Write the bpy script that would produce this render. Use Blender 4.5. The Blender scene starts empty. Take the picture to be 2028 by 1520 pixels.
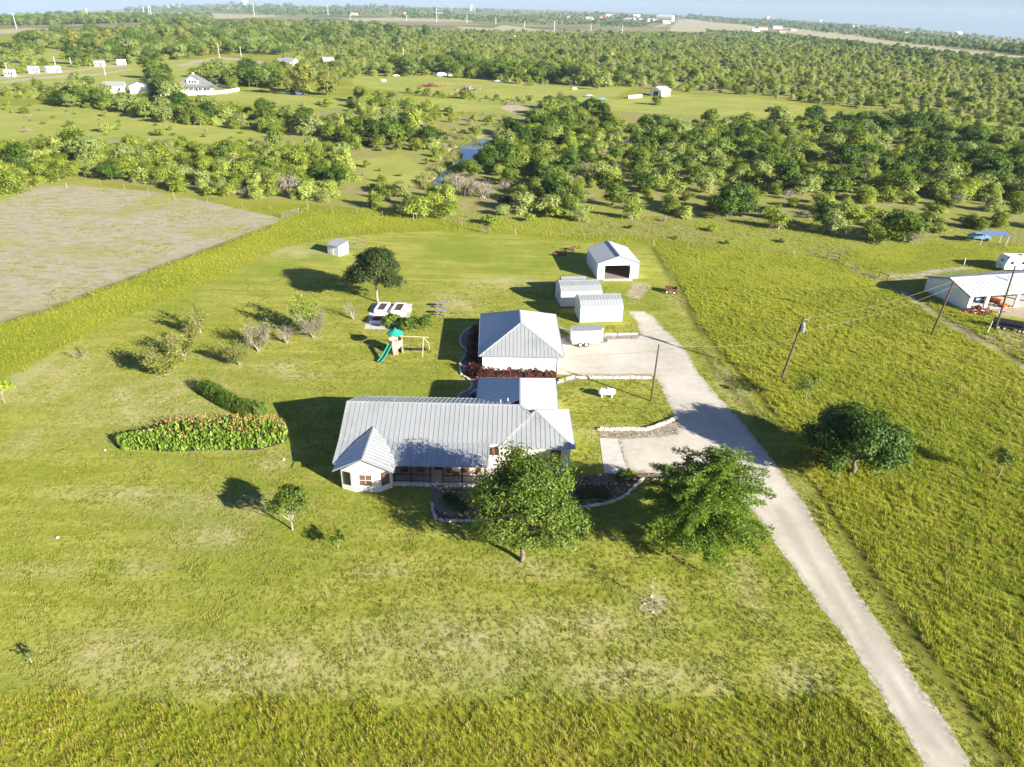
import bpy, math, random
import numpy as np
from math import sin, cos, tan, atan, atan2, radians, pi, hypot, sqrt
from mathutils import Vector, Matrix

S = bpy.context.scene
COL = S.collection
random.seed(7)
RNG = np.random.default_rng(11)

# ------------------------------------------------------------------ camera
CAM_H, FPX, PW, PH = 42.0, 1407.0, 2028, 1520
PITCH, ROLL = atan(738.0 / 1407.0), radians(1.3)
cam = bpy.data.cameras.new('camera')
cam_o = bpy.data.objects.new('camera', cam)
COL.objects.link(cam_o)
cam.sensor_width, cam.lens = 36.0, 36.0 * FPX / PW
cam.clip_start, cam.clip_end = 0.5, 40000.0
_r, _u, _f = Vector((1, 0, 0)), Vector((0, sin(PITCH), cos(PITCH))), Vector((0, cos(PITCH), -sin(PITCH)))
_X = _r * cos(ROLL) + _u * sin(ROLL)
_Y = -_r * sin(ROLL) + _u * cos(ROLL)
_Z = -_f
cam_o.matrix_world = Matrix(((_X.x, _Y.x, _Z.x, 0), (_X.y, _Y.y, _Z.y, 0), (_X.z, _Y.z, _Z.z, CAM_H), (0, 0, 0, 1)))
S.camera = cam_o

# ------------------------------------------------------------------ sky, sun, exposure
SUN_AZ, SUN_EL = radians(127.0), radians(20.5)      # azimuth clockwise from +Y
W = bpy.data.worlds.new('World'); S.world = W; W.use_nodes = True
nt = W.node_tree; nt.nodes.clear()
_o = nt.nodes.new('ShaderNodeOutputWorld'); _b = nt.nodes.new('ShaderNodeBackground'); _s = nt.nodes.new('ShaderNodeTexSky')
_s.sky_type = 'NISHITA'; _s.sun_disc = False
_s.sun_elevation, _s.sun_rotation = SUN_EL, SUN_AZ
_s.altitude = 200; _s.air_density = 0.8; _s.dust_density = 0.6; _s.ozone_density = 1.0
_b.inputs[1].default_value = 0.05
_t = nt.nodes.new('ShaderNodeMix'); _t.data_type = 'RGBA'; _t.blend_type = 'MULTIPLY'; _t.inputs[0].default_value = 1.0; _t.inputs[7].default_value = (.64, .75, 1.03, 1)   # white balance of the picture
nt.links.new(_s.outputs[0], _t.inputs[6]); nt.links.new(_t.outputs[2], _b.inputs[0]); nt.links.new(_b.outputs[0], _o.inputs[0])
sun = bpy.data.lights.new('sun', 'SUN'); sun.energy = 5.0; sun.angle = radians(0.53); sun.color = (1.0, 0.95, 0.82)
sun_o = bpy.data.objects.new('sun', sun); COL.objects.link(sun_o)
_d = Vector((sin(SUN_AZ) * cos(SUN_EL), cos(SUN_AZ) * cos(SUN_EL), sin(SUN_EL)))
sun_o.rotation_euler = _d.to_track_quat('Z', 'Y').to_euler()
sun_o.location = (80, -60, 120)
S.view_settings.view_transform = 'Standard'; S.view_settings.look = 'None'
S.view_settings.exposure = 1.66; S.view_settings.gamma = 1.0; S.view_settings.use_curve_mapping = False
S.render.engine = 'CYCLES'
S.cycles.use_denoising = True
S.cycles.max_bounces = 6; S.cycles.transparent_max_bounces = 8
S.cycles.diffuse_bounces = 3; S.cycles.glossy_bounces = 3; S.cycles.volume_bounces = 0

# ------------------------------------------------------------------ terrain height and ground look-up
SKY_X = np.array([-600, 0, 100, 200, 350, 500, 700, 1000, 1200, 1400, 1500, 1600, 1700, 1800, 1900, 2028, 2600], float)
SKY_Y = np.array([30, 28, 24, 18, 14, 11.5, 12, 18, 24, 33, 37, 41, 48, 55, 62, 73, 92], float)
CREEK = None
def seg_dist(x, y, pts):
    d = np.full(np.shape(x), 1e9)
    for (x0, y0), (x1, y1) in zip(pts[:-1], pts[1:]):
        dx, dy = x1 - x0, y1 - y0
        t = np.clip(((x - x0) * dx + (y - y0) * dy) / (dx * dx + dy * dy + 1e-9), 0, 1)
        d = np.minimum(d, np.hypot(x - x0 - t * dx, y - y0 - t * dy))
    return d
def inside(x, y, pts):
    c = np.zeros(np.shape(x), bool)
    n = len(pts)
    for i in range(n):
        x0, y0 = pts[i]; x1, y1 = pts[(i + 1) % n]
        if y0 == y1: continue
        c ^= ((y0 > y) != (y1 > y)) & (x < (x1 - x0) * (y - y0) / (y1 - y0) + x0)
    return c
def sdf(x, y, pts):                                   # positive inside
    d = seg_dist(x, y, list(pts) + [pts[0]])
    return np.where(inside(x, y, pts), d, -d)
def wave(x, y):
    return (np.sin(x * .0021 + 1.3) * np.cos(y * .0013 + .4) + .6 * np.sin(x * .0047 + y * .0031) + .5 * np.sin(y * .0052 - x * .0016 + 2))
def hgt(x, y):
    x = np.asarray(x, float); y = np.asarray(y, float)
    D = np.maximum(np.hypot(x, y), 1.0)
    px = 1014 + FPX * np.clip(x / np.maximum(y, 1), -3, 3) / cos(PITCH)
    e = ((-1 + px * .0227) - np.interp(px, SKY_X, SKY_Y)) * .784 / FPX
    D1 = 1500.0
    u = np.clip(1 - D1 / D, 0, .85) / .85
    ang = -CAM_H / D1 + (e + CAM_H / D1) * u
    far = CAM_H + D * ang + D * .0011 * wave(x, y) * u * (1 - u) * 4
    z = np.where(D > D1, far, 0.0)
    if CREEK is not None:
        m = (D < 600)
        s = np.where(m, np.clip((seg_w(x, y)) / 2.5 + .5, 0, 1), 0)
        z = z - 1.3 * s * s * (3 - 2 * s)
    return z
def seg_w(x, y):                                      # how far inside the creek channel
    best = np.full(np.shape(x), -1e9)
    for a, b, w in CREEK:
        best = np.maximum(best, w - seg_dist(x, y, [a, b]))
    return best + .7 * np.sin(x * .41 + y * .23) + .6 * np.sin(x * .9 - y * .52 + 1)
def ray(px, py):
    a = (px - PW / 2) / FPX; b = -(py - PH / 2) / FPX
    xr = a * cos(ROLL) - b * sin(ROLL); yr = a * sin(ROLL) + b * cos(ROLL)
    return (xr, cos(PITCH) + yr * sin(PITCH), -sin(PITCH) + yr * cos(PITCH))
def spot(px, py, z=0.0):                              # ground point (x, y) that the survey photo shows there
    d = ray(px, py)
    if d[2] < -1e-4:
        t = (CAM_H - z) / -d[2]
        if hypot(d[0], d[1]) * t < 1500: return (d[0] * t, d[1] * t)
    hd = hypot(d[0], d[1])
    Ds = np.geomspace(1400, 12000, 700)
    t = Ds / hd
    zz = CAM_H + d[2] * t; g = hgt(d[0] * t, d[1] * t) + z
    k = np.argmax(zz < g) if (zz < g).any() else len(Ds) - 60
    return (d[0] * t[k], d[1] * t[k])
def tall(py, base, px=1014):                          # height over datum of something standing at base and reaching up to py
    d = ray(px, py)
    return CAM_H + d[2] * base[1] / d[1]
def poly(*pts): return [spot(*p) for p in pts]

# ------------------------------------------------------------------ mesh helpers
class MB:
    def __init__(s): s.v = []; s.f = []
    def add(s, vs, fs):
        n = len(s.v); s.v += [tuple(p) for p in vs]; s.f += [tuple(i + n for i in f) for f in fs]; return s
    def box(s, x0, x1, y0, y1, z0, z1):
        return s.add([(x0, y0, z0), (x1, y0, z0), (x1, y1, z0), (x0, y1, z0), (x0, y0, z1), (x1, y0, z1), (x1, y1, z1), (x0, y1, z1)],
                     [(3, 2, 1, 0), (4, 5, 6, 7), (0, 1, 5, 4), (1, 2, 6, 5), (2, 3, 7, 6), (3, 0, 4, 7)])
    def prism(s, pts, z0, z1):
        n = len(pts)
        a = sum(pts[i][0] * pts[(i + 1) % n][1] - pts[(i + 1) % n][0] * pts[i][1] for i in range(n))
        if a < 0: pts = pts[::-1]
        return s.add([(x, y, z0) for x, y in pts] + [(x, y, z1) for x, y in pts],
                     [tuple(range(n))[::-1], tuple(range(n, 2 * n))] + [(i, (i + 1) % n, n + (i + 1) % n, n + i) for i in range(n)])
    def tube(s, p, q, r, r2=None, n=6, cap=True):
        p, q = Vector(p), Vector(q); r2 = r if r2 is None else r2
        d = (q - p)
        if d.length < 1e-6: return s
        d.normalize(); a = d.orthogonal().normalized(); b = d.cross(a)
        vs = [p + (a * cos(2 * pi * i / n) + b * sin(2 * pi * i / n)) * r for i in range(n)] + [q + (a * cos(2 * pi * i / n) + b * sin(2 * pi * i / n)) * r2 for i in range(n)]
        fs = [(i, (i + 1) % n, n + (i + 1) % n, n + i) for i in range(n)]
        if cap: fs += [tuple(range(n))[::-1], tuple(range(n, 2 * n))]
        return s.add(vs, fs)
    def path(s, pts, r, r2=None, n=5):
        r2 = r if r2 is None else r2; m = len(pts) - 1
        for i in range(m):
            s.tube(pts[i], pts[i + 1], r + (r2 - r) * i / m, r + (r2 - r) * (i + 1) / m, n, cap=(i == m - 1 or i == 0))
        return s
    def beam(s, p, q, w, h):                          # rectangular bar, h measured upward
        p, q = Vector(p), Vector(q); d = (q - p).normalized()
        up = Vector((0, 0, 1)) if abs(d.z) < .95 else Vector((0, 1, 0))
        a = d.cross(up).normalized() * w / 2; b = a.cross(d).normalized() * h / 2
        vs = [p - a - b, p + a - b, p + a + b, p - a + b, q - a - b, q + a - b, q + a + b, q - a + b]
        return s.add(vs, [(0, 1, 2, 3), (7, 6, 5, 4), (0, 4, 5, 1), (1, 5, 6, 2), (2, 6, 7, 3), (3, 7, 4, 0)])
    def sheet(s, pts, th=.03):                        # polygon in space with a thickness downward along its normal
        pts = [Vector(p) for p in pts]
        nrm = Vector((0, 0, 0))
        for i in range(len(pts)): nrm += pts[i].cross(pts[(i + 1) % len(pts)])
        nrm.normalize()
        if nrm.z < 0: pts = pts[::-1]; nrm = -nrm
        lo = [p - nrm * th for p in pts]; n = len(pts)
        return s.add(pts + lo, [tuple(range(n)), tuple(range(n, 2 * n))[::-1]] + [(i, n + i, n + (i + 1) % n, (i + 1) % n) for i in range(n)])
    def ball(s, c, rx, ry, rz, nu=10, nv=6, z0=-1.0):
        vs = []; fs = []
        for j in range(nv + 1):
            ph = -pi / 2 + pi * j / nv
            for i in range(nu):
                th = 2 * pi * i / nu
                vs.append((c[0] + rx * cos(ph) * cos(th), c[1] + ry * cos(ph) * sin(th), c[2] + rz * max(sin(ph), z0)))
        for j in range(nv):
            for i in range(nu):
                fs.append((j * nu + i, j * nu + (i + 1) % nu, (j + 1) * nu + (i + 1) % nu, (j + 1) * nu + i))
        return s.add(vs, fs)
    def wheel(s, c, r, w, n=14, axis=(0, 1, 0)):
        c = Vector(c); a = Vector(axis).normalized() * w / 2
        return s.tube(c - a, c + a, r, r, n)
    def moved(s, fn):
        s.v = [tuple(fn(Vector(p))) for p in s.v]; return s
    def mesh(s, name, mat, off=None, smooth=False):
        me = bpy.data.meshes.new(name)
        v = s.v if off is None else [(x - off[0], y - off[1], z - off[2]) for x, y, z in s.v]
        me.from_pydata(v, [], s.f)
        me.materials.append(mat)
        if smooth: me.polygons.foreach_set('use_smooth', [True] * len(me.polygons))
        me.update(); return me

def tag(o, label=None, cat=None, group=None, kind=None):
    if label: o['label'] = label
    if cat: o['category'] = cat
    if group: o['group'] = group
    if kind: o['kind'] = kind
    return o
def link(name, me, parent=None, loc=None):
    o = bpy.data.objects.new(name, me); COL.objects.link(o)
    if parent is not None: o.parent = parent
    if loc is not None: o.location = loc
    return o
def thing(name, label, cat, loc=(0, 0, 0), rz=0.0, group=None):
    o = bpy.data.objects.new(name, None); COL.objects.link(o)
    o.empty_display_size = .3
    o.location = loc if len(loc) == 3 else (loc[0], loc[1], 0); o.rotation_euler = (0, 0, rz)
    return tag(o, label, cat, group)
def part(name, mb, mat, parent, label=None, world=False, smooth=False, kind=None):
    off = tuple(parent.location) if world else None
    o = link(name, mb.mesh(name, mat, off, smooth), parent)
    return tag(o, label=label, kind=kind)
def struct(name, mb, mat):
    return tag(link(name, mb.mesh(name, mat)), kind='structure')
def children(o): return [c for c in COL.objects if c.parent is o]
KIDS = {}
def copy_tree(o, loc, rz=0.0, sc=1.0, label=None, group=None):
    if o.name not in KIDS: KIDS[o.name] = [(c, children(c)) for c in children(o)]
    r = o.copy(); COL.objects.link(r); r.location = loc if len(loc) == 3 else (loc[0], loc[1], 0)
    r.rotation_euler = (0, 0, rz); r.scale = (sc, sc, sc) if not hasattr(sc, '__len__') else sc
    if label: r['label'] = label
    if group: r['group'] = group
    for c, gs in KIDS[o.name]:
        d = c.copy(); COL.objects.link(d); d.parent = r
        for g in gs:
            e = g.copy(); COL.objects.link(e); e.parent = d
    return r

# ------------------------------------------------------------------ materials
class NB:
    def __init__(s, name):
        s.m = bpy.data.materials.new(name); s.m.use_nodes = True; s.t = s.m.node_tree; s.t.nodes.clear()
        s.out = s.n('ShaderNodeOutputMaterial')
    def n(s, typ, **kw):
        o = s.t.nodes.new(typ)
        for k, v in kw.items(): setattr(o, k, v)
        return o
    def set(s, sock, v):
        if isinstance(v, bpy.types.NodeSocket): s.t.links.new(v, sock)
        elif isinstance(v, (tuple, list)) and len(v) == 3 and sock.type == 'RGBA': sock.default_value = (*v, 1)
        else: sock.default_value = v
    def pos(s): return s.n('ShaderNodeNewGeometry').outputs['Position']
    def objco(s): return s.n('ShaderNodeTexCoord').outputs['Object']
    def scale(s, v, k):
        o = s.n('ShaderNodeVectorMath', operation='MULTIPLY'); s.set(o.inputs[0], v); o.inputs[1].default_value = k if hasattr(k, '__len__') else (k, k, k); return o.outputs[0]
    def noise(s, v, sc, det=4, rough=.6, dist=0.0):
        o = s.n('ShaderNodeTexNoise'); s.set(o.inputs['Vector'], v); o.inputs['Scale'].default_value = sc; o.inputs['Detail'].default_value = det
        o.inputs['Roughness'].default_value = rough; o.inputs['Distortion'].default_value = dist; return o.outputs['Fac']
    def vor(s, v, sc, feature='F1', out='Distance'):
        o = s.n('ShaderNodeTexVoronoi', feature=feature); s.set(o.inputs['Vector'], v); o.inputs['Scale'].default_value = sc; return o.outputs[out]
    def math(s, op, a, b=0.0, c=None, clamp=False):
        o = s.n('ShaderNodeMath', operation=op, use_clamp=clamp); s.set(o.inputs[0], a); s.set(o.inputs[1], b)
        if c is not None: s.set(o.inputs[2], c)
        return o.outputs[0]
    def ramp(s, f, a, b, lo=0.0, hi=1.0):             # linear map, clamped
        o = s.n('ShaderNodeMapRange'); o.clamp = True; s.set(o.inputs[0], f)
        for i, v in zip((1, 2, 3, 4), (a, b, lo, hi)): s.set(o.inputs[i], v)
        return o.outputs[0]
    def mix(s, f, a, b, mode='MIX'):
        o = s.n('ShaderNodeMix', data_type='RGBA', blend_type=mode); s.set(o.inputs[0], f); s.set(o.inputs[6], a); s.set(o.inputs[7], b); return o.outputs[2]
    def attr(s, name):
        o = s.n('ShaderNodeAttribute', attribute_name=name); return o
    def bump(s, h, st=.5, dist=.05):
        o = s.n('ShaderNodeBump'); o.inputs['Strength'].default_value = st; o.inputs['Distance'].default_value = dist; s.set(o.inputs['Height'], h); return o.outputs[0]
    def bsdf(s, color, rough=.7, metal=0.0, spec=.4, normal=None, coat=0.0):
        o = s.n('ShaderNodeBsdfPrincipled'); s.set(o.inputs['Base Color'], color); s.set(o.inputs['Roughness'], rough); s.set(o.inputs['Metallic'], metal)
        s.set(o.inputs['Specular IOR Level'], spec); o.inputs['Coat Weight'].default_value = coat
        if normal is not None: s.set(o.inputs['Normal'], normal)
        return o.outputs[0]
    def done(s, sh): s.t.links.new(sh, s.out.inputs[0]); return s.m

def simple(name, col, rough=.7, metal=0.0, var=.12, sc=3.0, spec=.4, dirt=None, bump=0.0, bsc=20):
    b = NB(name); p = b.objco()
    n = b.noise(p, sc, 5)
    c = b.mix(b.ramp(n, .3, .7), tuple(x * (1 - var) for x in col), tuple(min(x * (1 + var), .95) for x in col))
    if dirt:
        c = b.mix(b.ramp(b.noise(p, sc * .7, 6, .75), .52, .72, 0, .55), c, dirt)
    nm = b.bump(b.noise(p, bsc, 4), bump, .03) if bump else None
    return b.done(b.bsdf(c, rough, metal, spec, nm))

M = {}
M['roof'] = simple('roof_metal', (.50, .51, .51), .42, .5, .05, .35, .7, dirt=(.30, .31, .30))
M['roof_white'] = simple('white_roof_metal', (.47, .48, .48), .5, .1, .04, .4)
M['roof_grey'] = simple('grey_shingle', (.16, .16, .17), .9, 0, .2, 5)
M['white'] = simple('white_sheet_metal', (.76, .76, .74), .5, 0, .03, .6, dirt=(.62, .6, .55))
M['white_trim'] = simple('white_trim', (.74, .73, .70), .6)
M['grey_trim'] = simple('grey_trim', (.22, .24, .26), .5)
M['window'] = simple('dark_window', (.02, .024, .03), .12, 0, .2, 2, .6)
M['screen'] = simple('brown_solar_screen', (.13, .075, .05), .8, 0, .15, 8)
M['darkwood'] = simple('dark_stained_wood', (.035, .025, .02), .7, 0, .3, 6)
M['wood'] = simple('weathered_wood', (.16, .12, .09), .85, 0, .3, 5, bump=.4)
M['polewood'] = simple('utility_pole_wood', (.10, .065, .045), .85, 0, .3, 3, bump=.4)
M['redwood'] = simple('red_brown_wood', (.22, .09, .05), .7, 0, .25, 6)
M['concrete'] = simple('pale_concrete', (.50, .47, .43), .85, 0, .1, 1.2, dirt=(.38, .35, .31), bump=.2)
M['walk'] = simple('brown_paving', (.24, .18, .15), .85, 0, .2, 2.5, dirt=(.14, .10, .08), bump=.3)
M['rust'] = simple('rusty_steel', (.16, .06, .035), .85, .2, .4, 6, bump=.3)
M['redpaint'] = simple('faded_red_paint', (.32, .05, .05), .6, 0, .25, 6)
M['orange'] = simple('orange_paint', (.60, .13, .03), .45, 0, .15, 6)
M['blue'] = simple('blue_canvas', (.09, .17, .34), .7, 0, .1, 3)
M['bluepaint'] = simple('light_blue_paint', (.22, .36, .55), .35, 0, .1, 3)
M['silver'] = simple('silver_paint', (.5, .53, .56), .3, .4, .05, 3)
M['rubber'] = simple('black_rubber', (.02, .02, .02), .85, 0, .3, 10)
M['black'] = simple('black_plastic', (.03, .03, .032), .55, 0, .3, 8)
M['steel'] = simple('galvanised_steel', (.42, .44, .46), .4, .7, .1, 8)
M['wire'] = simple('aluminium_wire', (.26, .25, .22), .5, .3)
M['greenplastic'] = simple('teal_plastic', (.02, .30, .21), .4, 0, .08, 3)
M['slide'] = simple('green_slide_plastic', (.03, .22, .16), .35, 0, .08, 3)
M['tanplastic'] = simple('tan_plastic', (.52, .40, .30), .55, 0, .08, 2)
M['greyplastic'] = simple('grey_plastic', (.23, .22, .24), .6, 0, .1, 4)
M['domeblue'] = simple('blue_grey_cap', (.16, .22, .32), .5)
M['soil'] = simple('dark_soil', (.07, .045, .035), .95, 0, .3, 9, bump=.6)
M['skin_white'] = simple('white_gel', (.78, .78, .76), .3, 0, .02, 2)
M['greenpaint'] = simple('pale_green_sheet', (.20, .45, .30), .5)
M['red_roof'] = simple('red_brown_roof', (.24, .10, .07), .8)
M['tan_wall'] = simple('tan_wall', (.48, .38, .28), .8)
M['grey_roof'] = simple('grey_roof_metal', (.33, .34, .35), .5, .2)

def panel_white():
    b = NB('white_ribbed_panel'); p = b.objco(); sp = b.n('ShaderNodeSeparateXYZ'); b.set(sp.inputs[0], p)
    s = b.math('ADD', sp.outputs[0], sp.outputs[1])
    w = b.math('SINE', b.math('MULTIPLY', s, 2 * pi / .46))
    seam = b.ramp(w, .93, 1.0)
    st = b.noise(b.scale(p, (2.2, 2.2, .25)), 1.2, 5, .7)
    c = b.mix(b.ramp(st, .45, .75, 0, .5), (.74, .74, .72), (.56, .55, .50))
    c = b.mix(b.math('MULTIPLY', seam, .4), c, (.42, .43, .43))
    splash = b.math('MULTIPLY', b.ramp(sp.outputs[2], 0, .55, .7, 0), b.ramp(b.noise(p, 3, 4), .35, .65))
    c = b.mix(splash, c, (.42, .38, .28))
    return b.done(b.bsdf(c, .5, 0, .4, b.bump(w, .35, .02)))
M['panel_white'] = panel_white()

def stone_wall():
    b = NB('limestone_wall'); p = b.objco()
    br = b.n('ShaderNodeTexBrick'); 
    mp = b.n('ShaderNodeVectorMath', operation='ADD')
    sp = b.n('ShaderNodeSeparateXYZ'); b.set(sp.inputs[0], p)
    cb = b.n('ShaderNodeCombineXYZ'); b.set(cb.inputs[0], b.math('ADD', sp.outputs[0], sp.outputs[1])); b.set(cb.inputs[1], sp.outputs[2])
    b.set(br.inputs['Vector'], cb.outputs[0])
    br.inputs['Scale'].default_value = 1.0; br.inputs['Mortar Size'].default_value = .012; br.inputs['Brick Width'].default_value = .42; br.inputs['Row Height'].default_value = .19
    br.inputs['Color1'].default_value = (.70, .67, .61, 1); br.inputs['Color2'].default_value = (.60, .56, .50, 1); br.inputs['Mortar'].default_value = (.66, .64, .60, 1)
    n = b.noise(p, 4, 5)
    c = b.mix(b.ramp(n, .35, .7, 0, .5), br.outputs['Color'], (.72, .70, .65))
    nm = b.bump(b.math('ADD', b.math('MULTIPLY', br.outputs['Fac'], -1.0), b.math('MULTIPLY', b.noise(p, 14, 5), .8)), .5, .02)
    return b.done(b.bsdf(c, .85, 0, .3, nm))
M['stonewall'] = stone_wall()

def limestone():
    b = NB('limestone_block'); p = b.objco(); rnd = b.n('ShaderNodeObjectInfo').outputs['Random']
    c = b.mix(rnd, (.66, .60, .50), (.46, .40, .33))
    c = b.mix(b.ramp(b.noise(p, 6, 5), .5, .75, 0, .6), c, (.74, .72, .68))
    return b.done(b.bsdf(c, .9, 0, .3, b.bump(b.noise(p, 12, 5), .6, .03)))
M['limestone'] = limestone()

def gravel():
    b = NB('caliche_gravel'); p = b.pos()
    big = b.noise(p, .16, 5, .6); mid = b.noise(p, 1.1, 6, .7); fine = b.noise(p, 9, 5, .8)
    c = b.mix(b.ramp(big, .35, .65), (.42, .375, .305), (.53, .485, .41))
    c = b.mix(b.ramp(mid, .45, .75, 0, .55), c, (.62, .56, .48))
    c = b.mix(b.ramp(fine, .55, .75, 0, .4), c, (.30, .26, .22))
    tr = b.attr('track').outputs['Fac']
    c = b.mix(b.math('MULTIPLY', tr, b.ramp(mid, .3, .7, .4, .95)), c, (.34, .29, .24))
    weeds = b.math('MULTIPLY', b.attr('edge').outputs['Fac'], b.ramp(b.noise(p, 2.2, 5, .75), .42, .6))
    c = b.mix(weeds, c, (.15, .14, .05))
    h = b.math('ADD', b.math('MULTIPLY', fine, .4), mid)
    return b.done(b.bsdf(c, .95, 0, .2, b.bump(h, .5, .05)))
M['gravel'] = gravel()

def mulch():
    b = NB('rocky_mulch'); p = b.pos()
    v = b.vor(p, 5.5, 'F1', 'Color'); sp = b.n('ShaderNodeSeparateColor'); b.set(sp.inputs[0], v)
    n = b.noise(p, 1.3, 5, .7)
    c = b.mix(b.ramp(sp.outputs[0], .2, .9), (.09, .055, .04), (.26, .18, .14))
    c = b.mix(b.ramp(sp.outputs[1], .86, .95), c, (.5, .42, .36))
    c = b.mix(b.ramp(n, .5, .75, 0, .7), c, (.07, .045, .035))
    return b.done(b.bsdf(c, .95, 0, .2, b.bump(b.vor(p, 5.5), .9, .08)))
M['mulch'] = mulch()
def pale_mulch():
    b = NB('pale_rock_mulch'); p = b.pos()
    v = b.vor(p, 6.5, 'F1', 'Color'); sp = b.n('ShaderNodeSeparateColor'); b.set(sp.inputs[0], v)
    c = b.mix(b.ramp(sp.outputs[0], .1, .9), (.20, .155, .12), (.44, .37, .31))
    c = b.mix(b.ramp(b.noise(p, 1.3, 5, .7), .5, .75, 0, .6), c, (.14, .10, .08))
    return b.done(b.bsdf(c, .95, 0, .2, b.bump(b.vor(p, 6.5), .8, .07)))
M['pale_mulch'] = pale_mulch()

def bark(name, a, c2):
    b = NB(name); p = b.objco()
    c = b.mix(b.ramp(b.noise(b.scale(p, (6, 6, 1.5)), 1.5, 5, .7), .3, .7), a, c2)
    return b.done(b.bsdf(c, .9, 0, .2, b.bump(b.noise(b.scale(p, (8, 8, 2)), 2, 5), .6, .03)))
M['bark'] = bark('brown_bark', (.10, .075, .055), (.22, .18, .14))
M['bark_pale'] = bark('pale_grey_bark', (.25, .21, .17), (.42, .37, .31))
M['twig'] = bark('grey_twigs', (.22, .18, .15), (.36, .31, .26))

def leafmat(name, dark, light, trans=.35, rough=.55, spec=.35, objvar=.25, third=None):
    if dark[1] > dark[0]: dark = (dark[0], dark[1], dark[2] * .6); light = (light[0], light[1], light[2] * .6)
    b = NB(name)
    v = b.attr('v').outputs['Fac']; rnd = b.n('ShaderNodeObjectInfo').outputs['Random']
    f = b.math('ADD', b.math('MULTIPLY', v, 1 - objvar), b.math('MULTIPLY', rnd, objvar))
    c = b.mix(f, dark, light)
    if third: c = b.mix(b.ramp(rnd, .55, .8, 0, .85), c, third)
    p = b.bsdf(c, rough, 0, spec)
    tr = b.n('ShaderNodeBsdfTranslucent'); b.set(tr.inputs[0], b.mix(1.0, c, (1.25, 1.3, .55), 'MULTIPLY'))
    mx = b.n('ShaderNodeMixShader'); mx.inputs[0].default_value = trans
    b.t.links.new(p, mx.inputs[1]); b.t.links.new(tr.outputs[0], mx.inputs[2])
    return b.done(mx.outputs[0])
M['leaf_oak'] = leafmat('oak_leaves', (.032, .058, .010), (.175, .25, .04))
M['leaf_pecan'] = leafmat('glossy_dark_leaves', (.022, .048, .008), (.085, .155, .02), .22, .55, .25)
M['leaf_cypress'] = leafmat('feathery_leaves', (.07, .125, .018), (.27, .39, .06), .4)
M['leaf_juniper'] = leafmat('juniper_leaves', (.018, .035, .010), (.075, .10, .025), .2)
M['leaf_mesquite'] = leafmat('mesquite_leaves', (.12, .16, .03), (.48, .54, .13), .4, objvar=.45, third=(.30, .34, .12))
M['leaf_mesquite_b'] = leafmat('mesquite_leaves_green', (.09, .13, .022), (.38, .45, .10), .4, objvar=.5, third=(.42, .46, .12))
M['leaf_wood'] = leafmat('broadleaf_green', (.045, .08, .012), (.23, .32, .05), .35, objvar=.5, third=(.26, .31, .09))
M['leaf_lime'] = leafmat('lime_leaves', (.16, .21, .03), (.36, .44, .08), .4)
M['leaf_orchard'] = leafmat('sparse_orchard_leaves', (.14, .16, .05), (.32, .33, .11), .4)
M['leaf_dry'] = leafmat('dry_twigs_leaves', (.19, .165, .10), (.36, .32, .20), .3)
M['leaf_red'] = leafmat('red_barberry_leaves', (.06, .016, .014), (.16, .05, .032), .25)
M['leaf_grass'] = leafmat('ornamental_grass', (.05, .10, .015), (.19, .28, .05), .35)
M['leaf_canna'] = leafmat('canna_leaves', (.10, .18, .03), (.36, .48, .13), .35, .5, .25)
M['petal'] = leafmat('orange_petals', (.52, .20, .10), (.72, .38, .20), .3)
M['leaf_far'] = leafmat('distant_leaves', (.03, .055, .014), (.10, .15, .035), .3, objvar=.5)
M['reed'] = leafmat('dry_reeds', (.17, .16, .05), (.34, .29, .12), .35)
M['flower_dark'] = leafmat('purple_flowers', (.03, .03, .05), (.12, .09, .18), .2)

def tuftmat(name, cols, sc):
    cols = [(c_[0], c_[1], c_[2] * (.45 if c_[2] < .1 else .75)) for c_ in cols]
    b = NB(name); p = b.pos(); v = b.attr('v').outputs['Fac']; rnd = b.n('ShaderNodeObjectInfo').outputs['Random']
    n1 = b.noise(p, .05, 4, .6); n2 = b.noise(p, sc, 5, .7)
    c = b.mix(b.ramp(n2, .38, .62), cols[0], cols[1])
    c = b.mix(b.ramp(n1, .45, .62, 0, .7), c, cols[2])
    c = b.mix(b.ramp(rnd, .68, 1.0, 0, .9), c, cols[3])
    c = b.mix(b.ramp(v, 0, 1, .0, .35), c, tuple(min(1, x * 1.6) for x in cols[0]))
    pr = b.bsdf(c, .6, 0, .25)
    tr = b.n('ShaderNodeBsdfTranslucent'); b.set(tr.inputs[0], c)
    mx = b.n('ShaderNodeMixShader'); mx.inputs[0].default_value = .35
    b.t.links.new(pr, mx.inputs[1]); b.t.links.new(tr.outputs[0], mx.inputs[2])
    return b.done(mx.outputs[0])
G_LONG = [(.31, .35, .045), (.20, .26, .03), (.37, .38, .06), (.44, .40, .13)]
G_LAWN = [(.26, .27, .065), (.18, .225, .04), (.33, .31, .11), (.38, .32, .17)]
M['tuft_long'] = tuftmat('long_grass_blades', G_LONG, .5)
M['tuft_dry'] = tuftmat('seeding_grass_blades', [(.36, .34, .07), (.26, .26, .05), (.42, .35, .12), (.48, .37, .22)], .35)
M['tuft_lawn'] = tuftmat('lawn_blades', G_LAWN, .5)

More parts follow.
